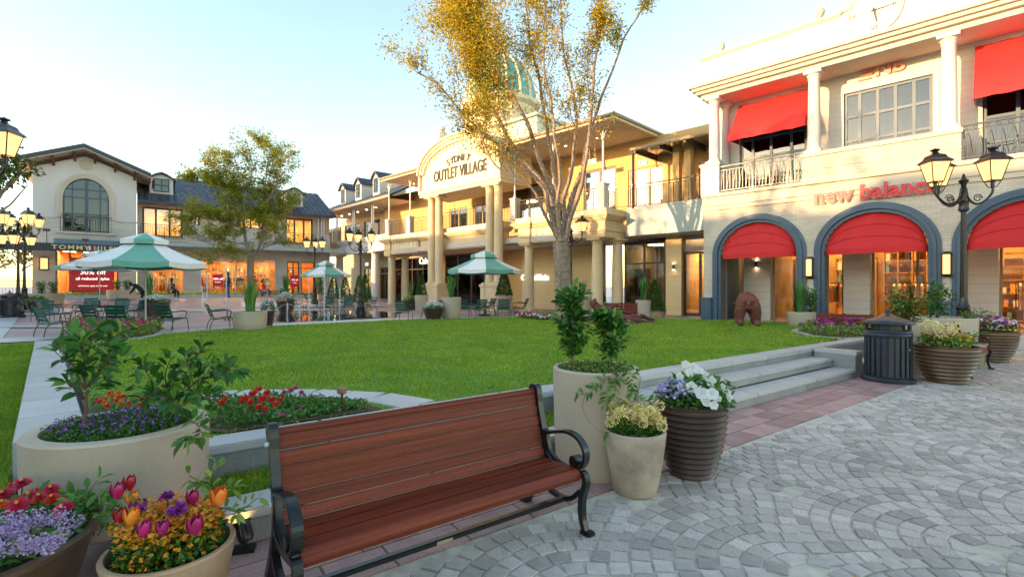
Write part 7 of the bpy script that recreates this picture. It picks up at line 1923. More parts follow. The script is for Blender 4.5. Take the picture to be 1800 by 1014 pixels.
person('person in a dark top and jeans walking past the long window', (at(400, 34)[0], 34, ground(*at(400, 34)) + .1), R(150), 'stand', 'blk', 'jeans')
person('person in a red shirt sitting on a dark bench below the long window', (at(463, 37.0)[0], 37.0, ground(*at(463, 37))), R(90), 'sit', 'redc', 'jeans')
person('person in a blue top standing near the slim lamp post', (at(562, 39)[0], 39, ground(*at(562, 39))), R(190), 'stand', 'jeans', 'jeans')
def plain_bench(label, px0, px1, Y0, Y1):
    a = Vector(at(px0, Y0)); c = Vector(at(px1, Y1)); d = c - a; L = d.length; t = thing('backless_bench', label, 'bench', (a.x, a.y, ground(*a)), math.atan2(d.y, d.x))
    for k in range(3): b = MB(); b.box((L / 2, k * .15, .44), (L, .13, .05)); b.build('seat_slat', mt['shelf_wood'] if False else mt['dark_frame'], t)
    for x in (.2, L - .2): b = MB(); b.box((x, .15, .21), (.08, .4, .42)); b.build('leg', mt['black_iron'], t)
plain_bench('long dark backless bench below the long orange window', 456, 500, 37.4, 38.6)
plain_bench('long dark backless bench below the large red sale poster', 120, 180, 31.5, 33.0)
# ================================================================= FOREGROUND
# park bench ---------------------------------------------------------
def park_bench(label, loc, rz, L=1.78):
    """local x along the bench, y towards the front"""
    t = thing('park_bench', label, 'bench', loc, rz)
    w = mt['bench_wood']; ir = mt['black_iron']
    # backrest slats: profile rows (y, z, height, thickness, lean)
    lean = R(14)
    def slat(y, z, hh, th, ang, name, be=.008):
        b = MB(); b.box((L / 2, y, z), (L - .07, th, hh), rot=Matrix.Rotation(ang, 3, 'X')); return b.build(name, w, t, bevel=be)
    zs = [.795, .715, .645, .575, .505]
    for i, z in enumerate(zs):
        y = .02 + (.845 - z) * math.tan(lean)
        slat(y, z, .082 if i == 0 else .0695, .03, lean, 'back_slat')
    b = MB(); b.tube([(.035, .012, .838), (L - .035, .012, .838)], .026, 10); b.build('top_roll', w, t, smooth=True)
    slat(.125, .437, .062, .03, R(24), 'back_slat'); 
    slat(.185, .388, .105, .03, R(88), 'seat_slat'); slat(.30, .392, .112, .03, R(92), 'seat_slat'); slat(.415, .40, .105, .03, R(92), 'seat_slat')
    b = MB(); pr = []
    for k in range(9): a = PI / 2 * k / 8; pr.append((.465 + .045 * math.sin(a), .37 + .045 * math.cos(a)))
    pr = [(.465, .385), (.465, .415)] + pr[1:] + [(.50, .345), (.478, .345), (.475, .375)]
    vs = [(x, y, z) for x in (.035, L - .035) for (y, z) in pr]; n = len(pr)
    b.add(vs, [tuple(range(n)), tuple(range(2 * n - 1, n - 1, -1))] + [(i, (i + 1) % n, n + (i + 1) % n, n + i) for i in range(n)]); b.build('front_roll_slat', w, t)
    def flat(path, wd, th, name, parent, x0, sm_=4, taper=None):
        """cast iron ribbon: path in (y,z), width across x"""
        pts = smooth_path([(0, p[0], p[1]) for p in path], sm_); b = MB(); vs = []; m_ = len(pts)
        for i, p in enumerate(pts):
            tg = (pts[min(i + 1, m_ - 1)] - pts[max(i - 1, 0)]).normalized(); nn = Vector((0, -tg.z, tg.y)); k = th if not taper else th * (taper[0] + (taper[1] - taper[0]) * i / (m_ - 1))
            for (sx, sn) in ((-1, -1), (1, -1), (1, 1), (-1, 1)): vs.append((x0 + sx * wd / 2, p.y + nn.y * k / 2 * sn, p.z + nn.z * k / 2 * sn))
        fs = [(i * 4 + j, i * 4 + (j + 1) % 4, (i + 1) * 4 + (j + 1) % 4, (i + 1) * 4 + j) for i in range(m_ - 1) for j in range(4)] + [(3, 2, 1, 0), tuple((m_ - 1) * 4 + j for j in range(4))]
        b.add(vs, fs); return b.build(name, ir, parent, bevel=.004)
    for x0 in (.018, L - .018):
        e = bpy.data.objects.new('end_frame', None); COL.objects.link(e); e.parent = t
        # back upright down into the rear leg
        flat([(.03, .80), (-.012, .835), (-.008, .868), (.03, .872), (.045, .84), (.06, .74), (.10, .60), (.135, .47), (.12, .36), (.05, .22), (-.03, .10), (-.09, .0)], .045, .042, 'upright', e, x0)
        # armrest: sweep out and curl
        flat([(.10, .60), (.15, .575), (.25, .60), (.36, .625), (.46, .61), (.525, .55), (.53, .475), (.49, .42), (.44, .405), (.41, .43), (.415, .47), (.45, .475)], .055, .020, 'armrest', e, x0)
        # side scroll below the arm
        flat([(.145, .57), (.16, .50), (.19, .44), (.26, .40), (.36, .385), (.45, .39), (.50, .41)], .035, .024, 'scroll', e, x0)
        b = MB(); b.lathe([(.034, -.034), (.034, .034)], 16, (x0, .445, .455), rot=Matrix.Rotation(PI / 2, 3, 'Y')); b.build('knob', ir, e, smooth=True)
        # seat rail and front leg
        flat([(.13, .43), (.20, .37), (.33, .36), (.44, .375), (.515, .385), (.535, .33), (.50, .22), (.50, .11), (.53, .02), (.54, .0)], .045, .038, 'front_leg', e, x0)
        flat([(.49, .27), (.40, .19), (.28, .165), (.16, .19), (.08, .25)], .04, .03, 'brace', e, x0)
        b = MB(); b.box((x0, .545, .016), (.07, .09, .032)); b.build('foot', ir, e, bevel=.01); b = MB(); b.box((x0, -.10, .014), (.07, .09, .028)); b.build('foot', ir, e, bevel=.01)
        for z in (.79, .505): b = MB(); b.lathe([(.012, -.008), (.012, .008)], 8, (x0 + (.03 if x0 > 1 else -.03), .02 + (.845 - z) * .25, z), rot=Matrix.Rotation(PI / 2, 3, 'Y')); b.build('bolt', mt['white_iron'], e)
    b = MB(); b.box((L / 2, .33, .168), (L - .06, .045, .03)); b.build('stretcher', ir, t, bevel=.006)
    b = MB(); b.box((L * .53, .356, .168), (.10, .006, .018)); b.build('plate', mt['gutter'], t)
    return t
brz = math.atan2(DV.y, DV.x)
# back top left at (-1.27, 2.604)
# local +y must point to the camera side (NV): rotate 180 about the far end
yawb = math.atan2(-DV.y, -DV.x)
END = Vector((-1.27, 2.604, 0)) + DV * 1.80
pbch = park_bench('red brown slatted park bench with black scrolled iron ends in the foreground', (END.x, END.y, 0), yawb, 1.80)
e2 = Vector((8.0, 8.75, 0)) - NV * .54 + DV * 1.62
copy_tree(pbch, (e2.x, e2.y, 0), yawb, 'small matching bench with black arms behind the brown ribbed pots at right', (.92, 1, 1))
# big round planter at left --------------------------------------------
bx, by, bz = -2.43, 3.12, .20
cyl_planter('big low round beige planter at the left of the park bench', (bx, by, bz), .47, .55, 'concrete_pot', .96, .085)
def twiggy_shrub(label, loc, branches, leafL=.085, mat='leaf_dark', seed=1, per=.028, spread=.05, W_=.45, name='leafy_shrub', cat='shrub'):
    """branches: list of point lists with stem radius; leaves set along them"""
    rn = random.Random(seed); t = thing(name, label, cat, loc); b = MB(); P = []; D = []; Ls = []
    def put(p, tg, k):
        a = rn.uniform(0, 2 * PI); u = tg.orthogonal().normalized(); v = tg.cross(u); d = (u * math.cos(a) + v * math.sin(a)) * .9 + tg * .55 + Vector((0, 0, rn.uniform(-.1, .2))); P.append(p + d.normalized() * .008); D.append(d); Ls.append(leafL * rn.uniform(.65, 1.15))
    for pts, r0, k0 in branches:
        sp = smooth_path(pts, 4); branch_mesh(b, sp, r0, r0 * .35, 6)
        L = sum((sp[i + 1] - sp[i]).length for i in range(len(sp) - 1)); d = 0
        for i in range(len(sp) - 1):
            seg = sp[i + 1] - sp[i]; m_ = max(1, int(seg.length / per))
            for j in range(m_):
                kk = (d + seg.length * j / m_) / L
                if kk < k0: continue
                p = sp[i].lerp(sp[i + 1], j / m_); put(p, seg.normalized(), kk)
                if rn.random() < .5: put(p, seg.normalized(), kk)
                if rn.random() < .10:      # side twig with a rosette
                    a = rn.uniform(0, 2 * PI); dv = (seg.normalized() * .6 + Vector((math.cos(a), math.sin(a), .25))).normalized(); tp = [p, p + dv * spread, p + dv * spread * 2.0 + Vector((0, 0, .02))]; branch_mesh(b, tp, .004, .002, 4)
                    for q in (.4, .7, 1, 1, 1): put(tp[0].lerp(tp[2], q), dv, 1)
            d += seg.length
        for _ in range(5): put(sp[-1], (sp[-1] - sp[-2]).normalized(), 1)
    b.build('stems', mt['twig'], t, smooth=True)
    leaves('foliage', P, D, np.array(Ls), np.array(Ls) * W_, mt[mat], t, detailed=True, fold=.18, droop=.08, curl=-.03); return t
def wp(px, py, Y, o): return WY(px, py, Y) - Vector(o)
def img_branches(o, lst): return [([wp(x, y, Y, o) for (x, y, Y) in pts], r_, k0) for pts, r_, k0 in lst]
soil = bz + .50
o1 = tuple(WY(148, 740, 3.0)); 
twiggy_shrub('young glossy green shrub with bright top shoots at the left of the round planter', o1, img_branches(o1, [
    ([(148, 745, 3.0), (152, 700, 3.0), (148, 650, 3.0), (158, 610, 2.98), (168, 578, 2.95)], .011, .3), ([(150, 690, 3.0), (135, 655, 3.0), (118, 625, 3.02), (100, 610, 3.05)], .006, .35), ([(152, 680, 3.0), (175, 650, 2.95), (190, 630, 2.9), (195, 612, 2.88)], .006, .3),
    ([(150, 700, 3.0), (165, 680, 3.1), (185, 668, 3.15)], .005, .3), ([(150, 700, 3.0), (132, 685, 2.9), (120, 672, 2.85)], .005, .3), ([(150, 665, 3.0), (150, 625, 2.9), (142, 600, 2.85)], .005, .3), ([(155, 650, 3.0), (180, 620, 3.0), (178, 595, 3.0)], .005, .3)]), .10, seed=3, per=.017)
o2 = tuple(WY(290, 728, 3.3))
twiggy_shrub('spreading dark glossy shrub at the right of the round planter', o2, img_branches(o2, [
    ([(290, 730, 3.3), (295, 700, 3.3), (300, 670, 3.3), (310, 645, 3.3), (345, 625, 3.28), (355, 608, 3.28)], .011, .25), ([(305, 735, 3.35), (318, 700, 3.35), (340, 675, 3.3), (370, 655, 3.25), (415, 650, 3.2)], .009, .3),
    ([(295, 700, 3.3), (275, 680, 3.25), (258, 655, 3.2), (250, 640, 3.2)], .007, .3), ([(298, 690, 3.3), (290, 660, 3.3), (300, 630, 3.3)], .006, .3), ([(310, 690, 3.3), (345, 690, 3.1), (365, 700, 3.0), (370, 690, 3.0)], .006, .3), ([(318, 700, 3.35), (340, 650, 3.4), (380, 635, 3.4), (395, 640, 3.4)], .006, .2), ([(300, 680, 3.3), (270, 690, 3.1), (255, 700, 3.05)], .005, .2), ([(340, 675, 3.3), (330, 645, 3.2), (325, 625, 3.2)], .005, .2), ([(315, 700, 3.3), (300, 705, 3.0), (318, 715, 2.9)], .005, .1)]), .095, seed=8, per=.017)
o3 = tuple(WY(345, 742, 2.9))
twiggy_shrub('pale green sprig hanging over the rim of the round planter', o3, img_branches(o3, [([(330, 735, 3.0), (345, 745, 2.85), (352, 758, 2.78), (345, 770, 2.76)], .005, .2), ([(345, 745, 2.85), (360, 735, 2.8), (365, 722, 2.8)], .004, .3)]), .085, 'leaf_mid', seed=5, per=.03)
vt = bedding('carpet of small violet flowers filling the round planter', (bx, by, soil), .37, [('pet_violet', 300, .011, 5)], 6500, 'leaf_dark', .085, .02, .012, name='violet_flowers')
# lower left bowl ---------------------------------------------------------
bw = (-2.36, 2.12); br_ = .46; bh = .50
prof_b = [(.001, 0), (.26, 0), (.30, .03)] + [(.30 + (br_ - .30) * (k / 8) ** .7 + .004 * math.sin(k * PI), .03 + (bh - .06) * k / 8) for k in range(1, 9)] + [(br_ + .022, bh - .02), (br_ + .022, bh), (br_ - .02, bh + .002), (br_ - .035, bh - .02), (br_ - .04, bh - .1)]
lathe_pot('bowl_pot', 'large brown glazed bowl cut by the lower left corner', 'flower pot', (bw[0], bw[1], 0), prof_b, 'bronze_pot', 56, br_ - .04, bh - .06)
zin = thing('zinnia_plants', 'crimson zinnias standing in the brown bowl at the lower left', 'flowers', (bw[0], bw[1], bh - .05))
P = disc_pts(900, (0, .05, 0), br_ * .9, -.02, .10, .04); leaves('foliage', P, rand_dirs(900, .4), np.random.uniform(.05, .09, 900), .035, mt['leaf_mid'], zin, detailed=True)
mt['zin_eye'] = M('zinnia_eye', (.6, .3, .03), .8)
def zinnia(parent, loc, r, mat, tilt=(0, -.3)):
    Pp = []; Dd = []; U = []; Ls = []
    nrm = Vector((tilt[0], tilt[1], 1)).normalized(); u = nrm.orthogonal().normalized(); v = nrm.cross(u); c = Vector(loc)
    for ring_, (n_, el, rl) in enumerate(((20, .05, 1.0), (18, .3, .92), (15, .6, .8), (11, .95, .62), (7, 1.4, .42))):
        for k in range(n_):
            a = 2 * PI * (k + .5 * ring_) / n_; d = u * math.cos(a) + v * math.sin(a) + nrm * el; Pp.append(tuple(c + nrm * .004 * ring_)); Dd.append(tuple(d)); U.append(tuple(nrm)); Ls.append(r * rl)
    o = leaves('flower_head', Pp, Dd, np.array(Ls), np.array(Ls) * .36, mt[mat], parent, up=np.array(U), detailed=True, fold=.02, curl=.05)
    b = MB(); b.lathe([(r * .18, 0), (r * .15, .008), (.001, .012)], 8, tuple(c + nrm * .022)); b.build('flower_eye', mt['zin_eye'], parent)
bwo = Vector(zin.location)
for (px, py, Y, r_, m_) in ((40, 852, 2.45, .045, 'pet_crimson'), (90, 862, 2.40, .04, 'pet_crimson'), (8, 872, 2.35, .05, 'pet_crimson'), (32, 890, 2.2, .048, 'pet_crimson'), (52, 874, 2.35, .04, 'pet_crimson'), (70, 877, 2.3, .035, 'pet_red'), (93, 878, 2.3, .035, 'pet_red'), (112, 895, 2.25, .046, 'pet_crimson'), (5, 888, 2.2, .03, 'pet_orange'), (108, 880, 2.42, .03, 'pet_crimson'), (28, 855, 2.55, .04, 'pet_crimson'), (62, 868, 2.5, .035, 'pet_crimson')):
    p = WY(px, py, Y) - bwo; zinnia(zin, p, r_, m_, (random.uniform(-.2, .2), random.uniform(-.6, -.2)))
    b = MB(); b.tube([p, (p.x * .8, p.y * .9, 0)], .003, 5); b.build('stem', mt['leaf_dark'], zin)
ag = thing('ageratum_plants', 'fluffy lilac ageratum clusters at the front of the brown bowl', 'flowers', (bw[0], bw[1], bh - .05))
P = disc_pts(500, (.08, -.22, 0), .26, 0, .08, .02); leaves('foliage', P, rand_dirs(500, .4), .04, .02, mt['leaf_mid'], ag)
for k in range(46):
    px = random.uniform(-20, 118); py = 910 + random.uniform(0, 62) - px * .10; Y = 2.12 - (py - 915) * .0042 
    p = WY(px, py, Y) - bwo; ball_heads(ag, [tuple(p)], random.uniform(.018, .03), 'pet_ageratum', n=60, pr=.010)
ball_heads(ag, [tuple(WY(px, py, 2.15) - bwo) for px, py in ((122, 905), (100, 915), (130, 920), (125, 930), (140, 912))], .017, 'pet_ageratum', n=40, pr=.009)
# tulip pot ------------------------------------------------------------------
tp_ = (-1.515, 2.22); tr_ = .255; th_ = .46
prof_t = [(.001, 0), (.17, 0), (.18, .02), (.22, .25), (tr_ - .005, .43), (tr_, .45), (tr_ - .005, th_), (tr_ - .022, th_), (tr_ - .03, th_ - .02), (tr_ - .035, th_ - .12)]
lathe_pot('terracotta_pot', 'pale terracotta pot of tulips in front of the spotlight', 'flower pot', (tp_[0], tp_[1], 0), prof_t, 'terracotta', 48, tr_ - .035, th_ - .09)
wf = bedding('orange and yellow wallflowers packed under the tulips', (tp_[0], tp_[1], th_ - .09), .205, [('pet_amber', 950, .012, 4)], 2600, 'leaf_dark', .20, .035, .03, name='wallflowers')
P = disc_pts(420, (0, 0, 0), .205, .03, .15); P = P[(P[:, 1] < -.05) | (np.hypot(P[:, 0], P[:, 1]) > .15)]; flower_mass(P, 'pet_amber', wf, .013, 4)
for m_, n_ in (('pet_amber', 36), ('pet_orange', 16)):
    for k in range(n_):
        a = random.uniform(0, 2 * PI); rr = .2 * math.sqrt(random.random()); ball_heads(wf, [(math.cos(a) * rr, math.sin(a) * rr, random.uniform(.07, .26))], .024, m_, n=34, pr=.012)
def tulip(label, px, py, Y, hgt, mat, open_=0.0, sc=1.0):
    p = WY(px, py, Y); base = Vector((tp_[0] + (p.x - tp_[0]) * .55, tp_[1] + (p.y - tp_[1]) * .55, th_ - .1)); t = thing('tulip', label, 'tulip', tuple(base))
    h = p - base; top = h; b = MB(); b.tube(smooth_path([(0, 0, 0), (h.x * .35, h.y * .35, h.z * .5), tuple(top - Vector((0, 0, .028 * sc)))], 4), .0035, 6); b.build('stem', mt['leaf_mid'], t, smooth=True)
    n_ = 6; sc *= 1.2; r_ = .022 * sc * (1 + open_ * .6); H = .058 * sc
    for k in range(n_):
        a = 2 * PI * k / n_ + (.3 if k % 2 else 0); rr = r_ * (1 if k % 2 else .88); b = MB(); V = []
        for j in range(7):
            v = j / 6; rad_ = rr * (math.sin(PI * min(1, v * .62 + .12)) ** .7) * (1 + open_ * v * .9); z = -.028 * sc + H * v; w_ = .70 * math.sin(PI * (v * .86 + .10)) ** .7 if j < 6 else .06
            for i in range(5): u = (i - 2) / 2; an = a + u * w_; V.append((top.x + rad_ * math.cos(an), top.y + rad_ * math.sin(an), top.z + z - .004 * abs(u) * v))
        b.v = V; b.f = [(j * 5 + i, j * 5 + i + 1, (j + 1) * 5 + i + 1, (j + 1) * 5 + i) for j in range(6) for i in range(4)]; b.build('petal', mt[mat], t, smooth=True)
    for k in range(2):
        a = random.uniform(0, 2 * PI); L = h.z * random.uniform(.45, .7); leaves('leaf', [(0, 0, .02)], [(math.cos(a) * .3, math.sin(a) * .3, 1)], L, .03, mt['leaf_mid'], t, detailed=True, fold=.3)
def Mtul(n, c, c2, rough=.35): mt[n] = M(n, c, rough, col2=c2, scale=22, stretch=(1, 1, .3), detail=2); return n
Mtul('tul_crimson', (.42, .008, .09), (.28, .004, .08)); Mtul('tul_red', (.45, .012, .015), (.30, .006, .03)); Mtul('tul_orange', (.80, .16, .01), (.80, .34, .03)); Mtul('tul_flame', (.72, .06, .01), (.80, .22, .02)); Mtul('tul_purple', (.24, .03, .22), (.17, .012, .16)); Mtul('tul_magenta', (.48, .015, .16), (.34, .008, .14))
for a_ in [('dark red tulip, the tallest, above the left of the pot', 227, 848, 2.30, 0, 'tul_red', 0, 1.0), ('crimson pink tulip just left of the tallest red one', 206, 862, 2.22, 0, 'tul_crimson', 0, 1.05), ('orange tulip half behind the dark red stem at upper left', 232, 874, 2.32, 0, 'tul_orange', .2, .9), ('small red tulip left of the front orange tulip', 211, 905, 2.14, 0, 'tul_red', .1, .9), ('orange tulip in front at the left of the pot', 231, 907, 2.10, 0, 'tul_orange', .1, 1.05), ('crimson tulip low in front at the left', 253, 929, 2.06, 0, 'tul_magenta', 0, 1.0), ('purple pink tulip low in front at the middle', 286, 928, 2.08, 0, 'tul_magenta', 0, .95), ('crimson tulip in front at the right of the pot', 342, 923, 2.08, 0, 'tul_crimson', .05, 1.15), ('dark crimson tulip at the back right', 338, 874, 2.28, 0, 'tul_crimson', 0, 1.0), ('bright orange red tulip at the far right of the pot', 384, 872, 2.20, 0, 'tul_flame', .15, 1.15), ('violet tulip half hidden at the back left', 243, 890, 2.25, 0, 'tul_purple', .5, .8)]: tulip(*a_)
for lab, px, py, Y, sc in (('large frilly purple tulip at the centre of the pot', 312, 895, 2.16, 1.25), ('frilly purple tulip at the back centre of the pot', 294, 870, 2.30, .95), ('frilly purple tulip behind the front orange one', 246, 893, 2.20, .8)):
    p = WY(px, py, Y); base = Vector((tp_[0] + (p.x - tp_[0]) * .5, tp_[1] + (p.y - tp_[1]) * .5, th_ - .1)); t = thing('tulip', lab, 'tulip', tuple(base)); q = p - base
    b = MB(); b.tube([(0, 0, 0), tuple(q)], .0035, 6); b.build('stem', mt['leaf_mid'], t)
    Pp = []; Dd = []
    for k in range(70): d = Vector((random.gauss(0, 1), random.gauss(0, 1), abs(random.gauss(.2, .7)))).normalized(); Pp.append(tuple(q - Vector((0, 0, .01)))); Dd.append(tuple(d))
    leaves('petals', Pp, Dd, np.random.uniform(.028, .042, 70) * sc, .026 * sc, mt['pet_purple'], t, detailed=True, fold=.05, curl=.05)
o4 = tuple(WY(385, 930, 2.4))
twiggy_shrub('light green climbing sprigs between the tulip pot and round planter', o4, img_branches(o4, [([(385, 940, 2.45), (378, 890, 2.5), (372, 850, 2.5), (380, 815, 2.5)], .004, .1), ([(378, 880, 2.5), (395, 860, 2.5), (408, 858, 2.45)], .003, .1), ([(375, 860, 2.5), (360, 840, 2.55), (352, 850, 2.5)], .003, .1), ([(378, 890, 2.5), (400, 895, 2.4), (415, 900, 2.35)], .003, .1)]), .06, 'leaf_lime', seed=12, per=.035)
o5 = tuple(WY(165, 920, 2.45))
twiggy_shrub('light green sprigs between the brown bowl and the tulip pot', o5, img_branches(o5, [([(165, 940, 2.5), (160, 905, 2.45), (150, 880, 2.4), (140, 875, 2.4)], .004, .1), ([(170, 930, 2.5), (180, 900, 2.5), (175, 875, 2.5)], .003, .1), ([(160, 905, 2.45), (178, 890, 2.4), (190, 885, 2.4)], .003, .1), ([(150, 890, 2.45), (135, 890, 2.35), (128, 885, 2.3)], .003, .1), ([(172, 940, 2.4), (182, 925, 2.35), (186, 905, 2.3)], .003, .1)]), .065, 'leaf_mid', seed=13, per=.03)
# spotlight --------------------------------------------------------------------
sp_ = W(430, 968, 0); t = thing('ground_spotlight', 'small black ground spotlight glowing orange beside the tulip pot', 'spotlight', sp_)
b = MB(); b.box((0, 0, .012), (.12, .09, .024), .3); b.build('base_plate', mt['black_iron'], t, bevel=.004); b = MB(); b.box((0, 0, .05), (.02, .05, .07), .3); b.build('bracket', mt['black_iron'], t)
rm = Matrix.Rotation(R(-28), 3, 'Y') @ Matrix.Rotation(R(-18), 3, 'X')
b = MB(); b.lathe([(.035, -.05), (.045, -.03), (.045, .06), (.05, .062), (.05, .07), (.042, .07), (.04, .055)], 18, (0, 0, .11), rot=rm); b.build('lamp_barrel', mt['black_iron'], t, smooth=True)
b = MB(); b.lathe([(.040, .056), (.001, .057)], 18, (0, 0, .11), rot=rm); b.build('lamp_lens', Memit('spot_lens', (1, .5, .14), 5.0), t)
# round tall planter right of bench -------------------------------------------------
rc = (.735, 4.40); rr_ = .375; rh = .90
cyl_planter('tall round beige planter behind the right end of the park bench', (rc[0], rc[1], 0), rr_, rh, 'concrete_pot', .93, .04)
cyl = thing('ground_cover', 'low green and pink ground cover in the tall round planter', 'plants', (rc[0], rc[1], rh - .05)); cyl['kind'] = 'stuff'
P = disc_pts(1500, (0, 0, 0), rr_ - .05, 0, .06, .0); o = leaves('foliage', P, rand_dirs(1500, .6), .03, .016, mt['leaf_mid'], cyl); flower_mass(disc_pts(60, (0, 0, 0), rr_ - .06, .04, .07), 'pet_amber', cyl, .012)
oA = tuple(WY(1006, 640, 4.35))
def column_shrub(lab, px, ybase, ytop, Y, wpx, seed, leafL=.06):
    o = tuple(WY(px, ybase, Y)); rn = random.Random(seed); brs = []
    H = ybase - ytop; main = [(px + rn.uniform(-2, 2), ybase - H * k / 5, Y) for k in range(6)]; brs.append((main, .010, .08))
    for k in range(20):
        f = rn.uniform(.12, .9); x0 = px; y0 = ybase - H * f; a = rn.uniform(0, 2 * PI); ww = wpx * (.55 + .65 * f); brs.append(([(x0, y0, Y), (x0 + math.cos(a) * ww * .6, y0 - H * .06, Y + math.sin(a) * .07), (x0 + math.cos(a) * ww, y0 - H * .17, Y + math.sin(a) * .10)], .004, .1))
    return twiggy_shrub(lab, o, img_branches(o, brs), leafL, 'leaf_dark', seed, .008, .035)
column_shrub('tall narrow dark green shrub at the left in the tall round planter', 1006, 642, 520, 4.38, 22, 21, .082)
column_shrub('second narrow dark green shrub at the right in the tall round planter', 1074, 640, 556, 4.42, 22, 22, .080)
oV = tuple(WY(1075, 640, 4.1))
twiggy_shrub('trailing vine hanging from the tall round planter over its pots', oV, img_branches(oV, [
    ([(1078, 645, 4.2), (1085, 665, 4.0), (1080, 690, 3.95), (1092, 712, 3.92)], .004, .05), ([(1080, 650, 4.1), (1055, 672, 3.98), (1035, 690, 3.97), (1018, 692, 3.97)], .003, .15), ([(1080, 655, 4.1), (1105, 675, 4.0), (1120, 700, 3.95), (1140, 705, 3.95)], .004, .1), ([(1030, 690, 3.97), (1024, 715, 3.97), (1035, 740, 3.9), (1062, 762, 3.85)], .0025, .95), ([(1085, 660, 4.0), (1070, 690, 3.95), (1065, 712, 3.9)], .003, .1), ([(1090, 650, 4.1), (1100, 640, 4.1), (1108, 660, 4.0), (1112, 690, 3.95)], .003, .05), ([(1085, 630, 4.2), (1090, 600, 4.25), (1098, 590, 4.3)], .003, .1)]), .066, 'leaf_mid', seed=31, per=.016, name='trailing_vine', cat='vine')
# stone pot with cream yellow flowers
prof_p = [(.001, 0), (.155, 0), (.168, .015), (.185, .1), (.212, .26), (.234, .42), (.238, .475), (.232, .485), (.215, .485), (.208, .46), (.2, .36)]
spx, spy = .965, 3.93
lathe_pot('stone_pot', 'weathered pale stone pot of yellow flowers beside the bench armrest', 'flower pot', (spx, spy, 0), prof_p, 'stone_pot', 48, .2, .41)
yf = bedding('dense pale yellow stocks in the weathered stone pot', (spx, spy, .41), .185, [('pet_amber', 60, .014, 4)], 1300, 'leaf_dark', .14, .035, .02, name='yellow_stocks')
for k in range(44):
    a = random.uniform(0, 2 * PI); r2 = .225 * math.sqrt(random.random()); p = (math.cos(a) * r2, math.sin(a) * r2 * .9, .15 + random.uniform(0, .14) - r2 * .15)
    ball_heads(yf, [p], random.uniform(.028, .038), 'pet_yellow', n=90, pr=.016)
    b = MB(); b.tube([p, (p[0] * .7, p[1] * .7, .0)], .003, 4); b.build('stem', mt['leaf_mid'], yf)
# dark ribbed pot with white and lilac flowers
rpx, rpy = 1.53, 4.28
ribbed_pot('tall dark ribbed pot of white petunias in front of the steps', (rpx, rpy, 0), .285, .62, 'ribbed', 12, .60)
wfl = bedding('white petunias with green leaves in the tall dark ribbed pot', (rpx + .06, rpy, .57), .27, [], 520, 'leaf_mid', .24, .075, .06, name='white_petunias')
def petunia(parent, p, r_, mat, nrm):
    nrm = Vector(nrm).normalized(); u = nrm.orthogonal().normalized(); v = nrm.cross(u); b = MB(); V = [tuple(Vector(p) - nrm * r_ * .5)]; k = 20
    for ring_, (rf, zf) in enumerate(((.25, -.2), (.65, 0), (1.0, .06))):
        for i in range(k): a = 2 * PI * i / k; w_ = 1 + (.10 * math.cos(5 * a) + .05 * random.uniform(-1, 1)) * (ring_ / 2); V.append(tuple(Vector(p) + (u * math.cos(a) + v * math.sin(a)) * r_ * rf * w_ + nrm * r_ * (zf + .07 * math.sin(10 * a) * (ring_ / 2))))
    b.v = V; b.f = [(0, 1 + i, 1 + (i + 1) % k) for i in range(k)] + [(1 + q * k + i, 1 + q * k + (i + 1) % k, 1 + (q + 1) * k + (i + 1) % k, 1 + (q + 1) * k + i) for q in range(2) for i in range(k)]
    b.build('bloom', mt[mat], parent, smooth=True)
po = Vector(wfl.location)
for (px, py, Y, r_) in ((1233, 690, 4.0, .055), (1240, 705, 3.98, .05), (1215, 680, 4.05, .045), (1252, 692, 3.98, .05), (1228, 652, 4.3, .045), (1212, 655, 4.25, .04), (1195, 662, 4.25, .035), (1205, 640, 4.35, .035), (1220, 645, 4.35, .04), (1255, 712, 3.95, .035), (1278, 690, 4.1, .035), (1270, 680, 4.15, .03), (1283, 700, 4.1, .035), (1196, 680, 4.1, .035), (1250, 670, 4.15, .045), (1262, 700, 4.0, .03), (1240, 660, 4.3, .04)):
    petunia(wfl, WY(px, py, Y) - po, r_, 'pet_white', (random.uniform(-.4, .5), -1, random.uniform(.1, .9)))
lob = bedding('small lilac lobelia flowers spilling over the left of the dark ribbed pot', (rpx - .12, rpy - .08, .58), .20, [('pet_lilac', 330, .018, 5)], 700, 'leaf_mid', .15, .035, .08, name='lobelia')
# flower beds -----------------------------------------------------------------------
def soil_bed(name, poly, dz, zf=lawn_z):
    return height_sheet(name, poly, lambda x, y: zf(x, y) + dz, mt['soil'], .5)
def bed_plants(label, poly, n, zf, specs, leafm='leaf_mid', h=.2, L=.06, name='bedding_plants'):
    c = np.array(poly).mean(0); t = thing(name, label, 'flowers', (float(c[0]), float(c[1]), zf(*c)), group=None); t['kind'] = 'stuff'
    def sample(k, z0, z1): 
        p = pts_in_poly(poly, k); z = np.array([zf(a, b_) for a, b_ in p]) - zf(*c); hm = .75 + .35 * vnoise(p, 4.0); return np.stack([p[:, 0] - c[0], p[:, 1] - c[1], z + np.random.uniform(z0, z1, k) * h * hm], 1)
    P = sample(n, 0, 1); leaves('foliage', P, rand_dirs(n, .5), np.random.uniform(.7, 1.2, n) * L, L * .5, mt[leafm], t)
    for (m_, k, rad_, pet) in specs: flower_mass(sample(k, .85, 1.15), m_, t, rad_, pet)
    return t
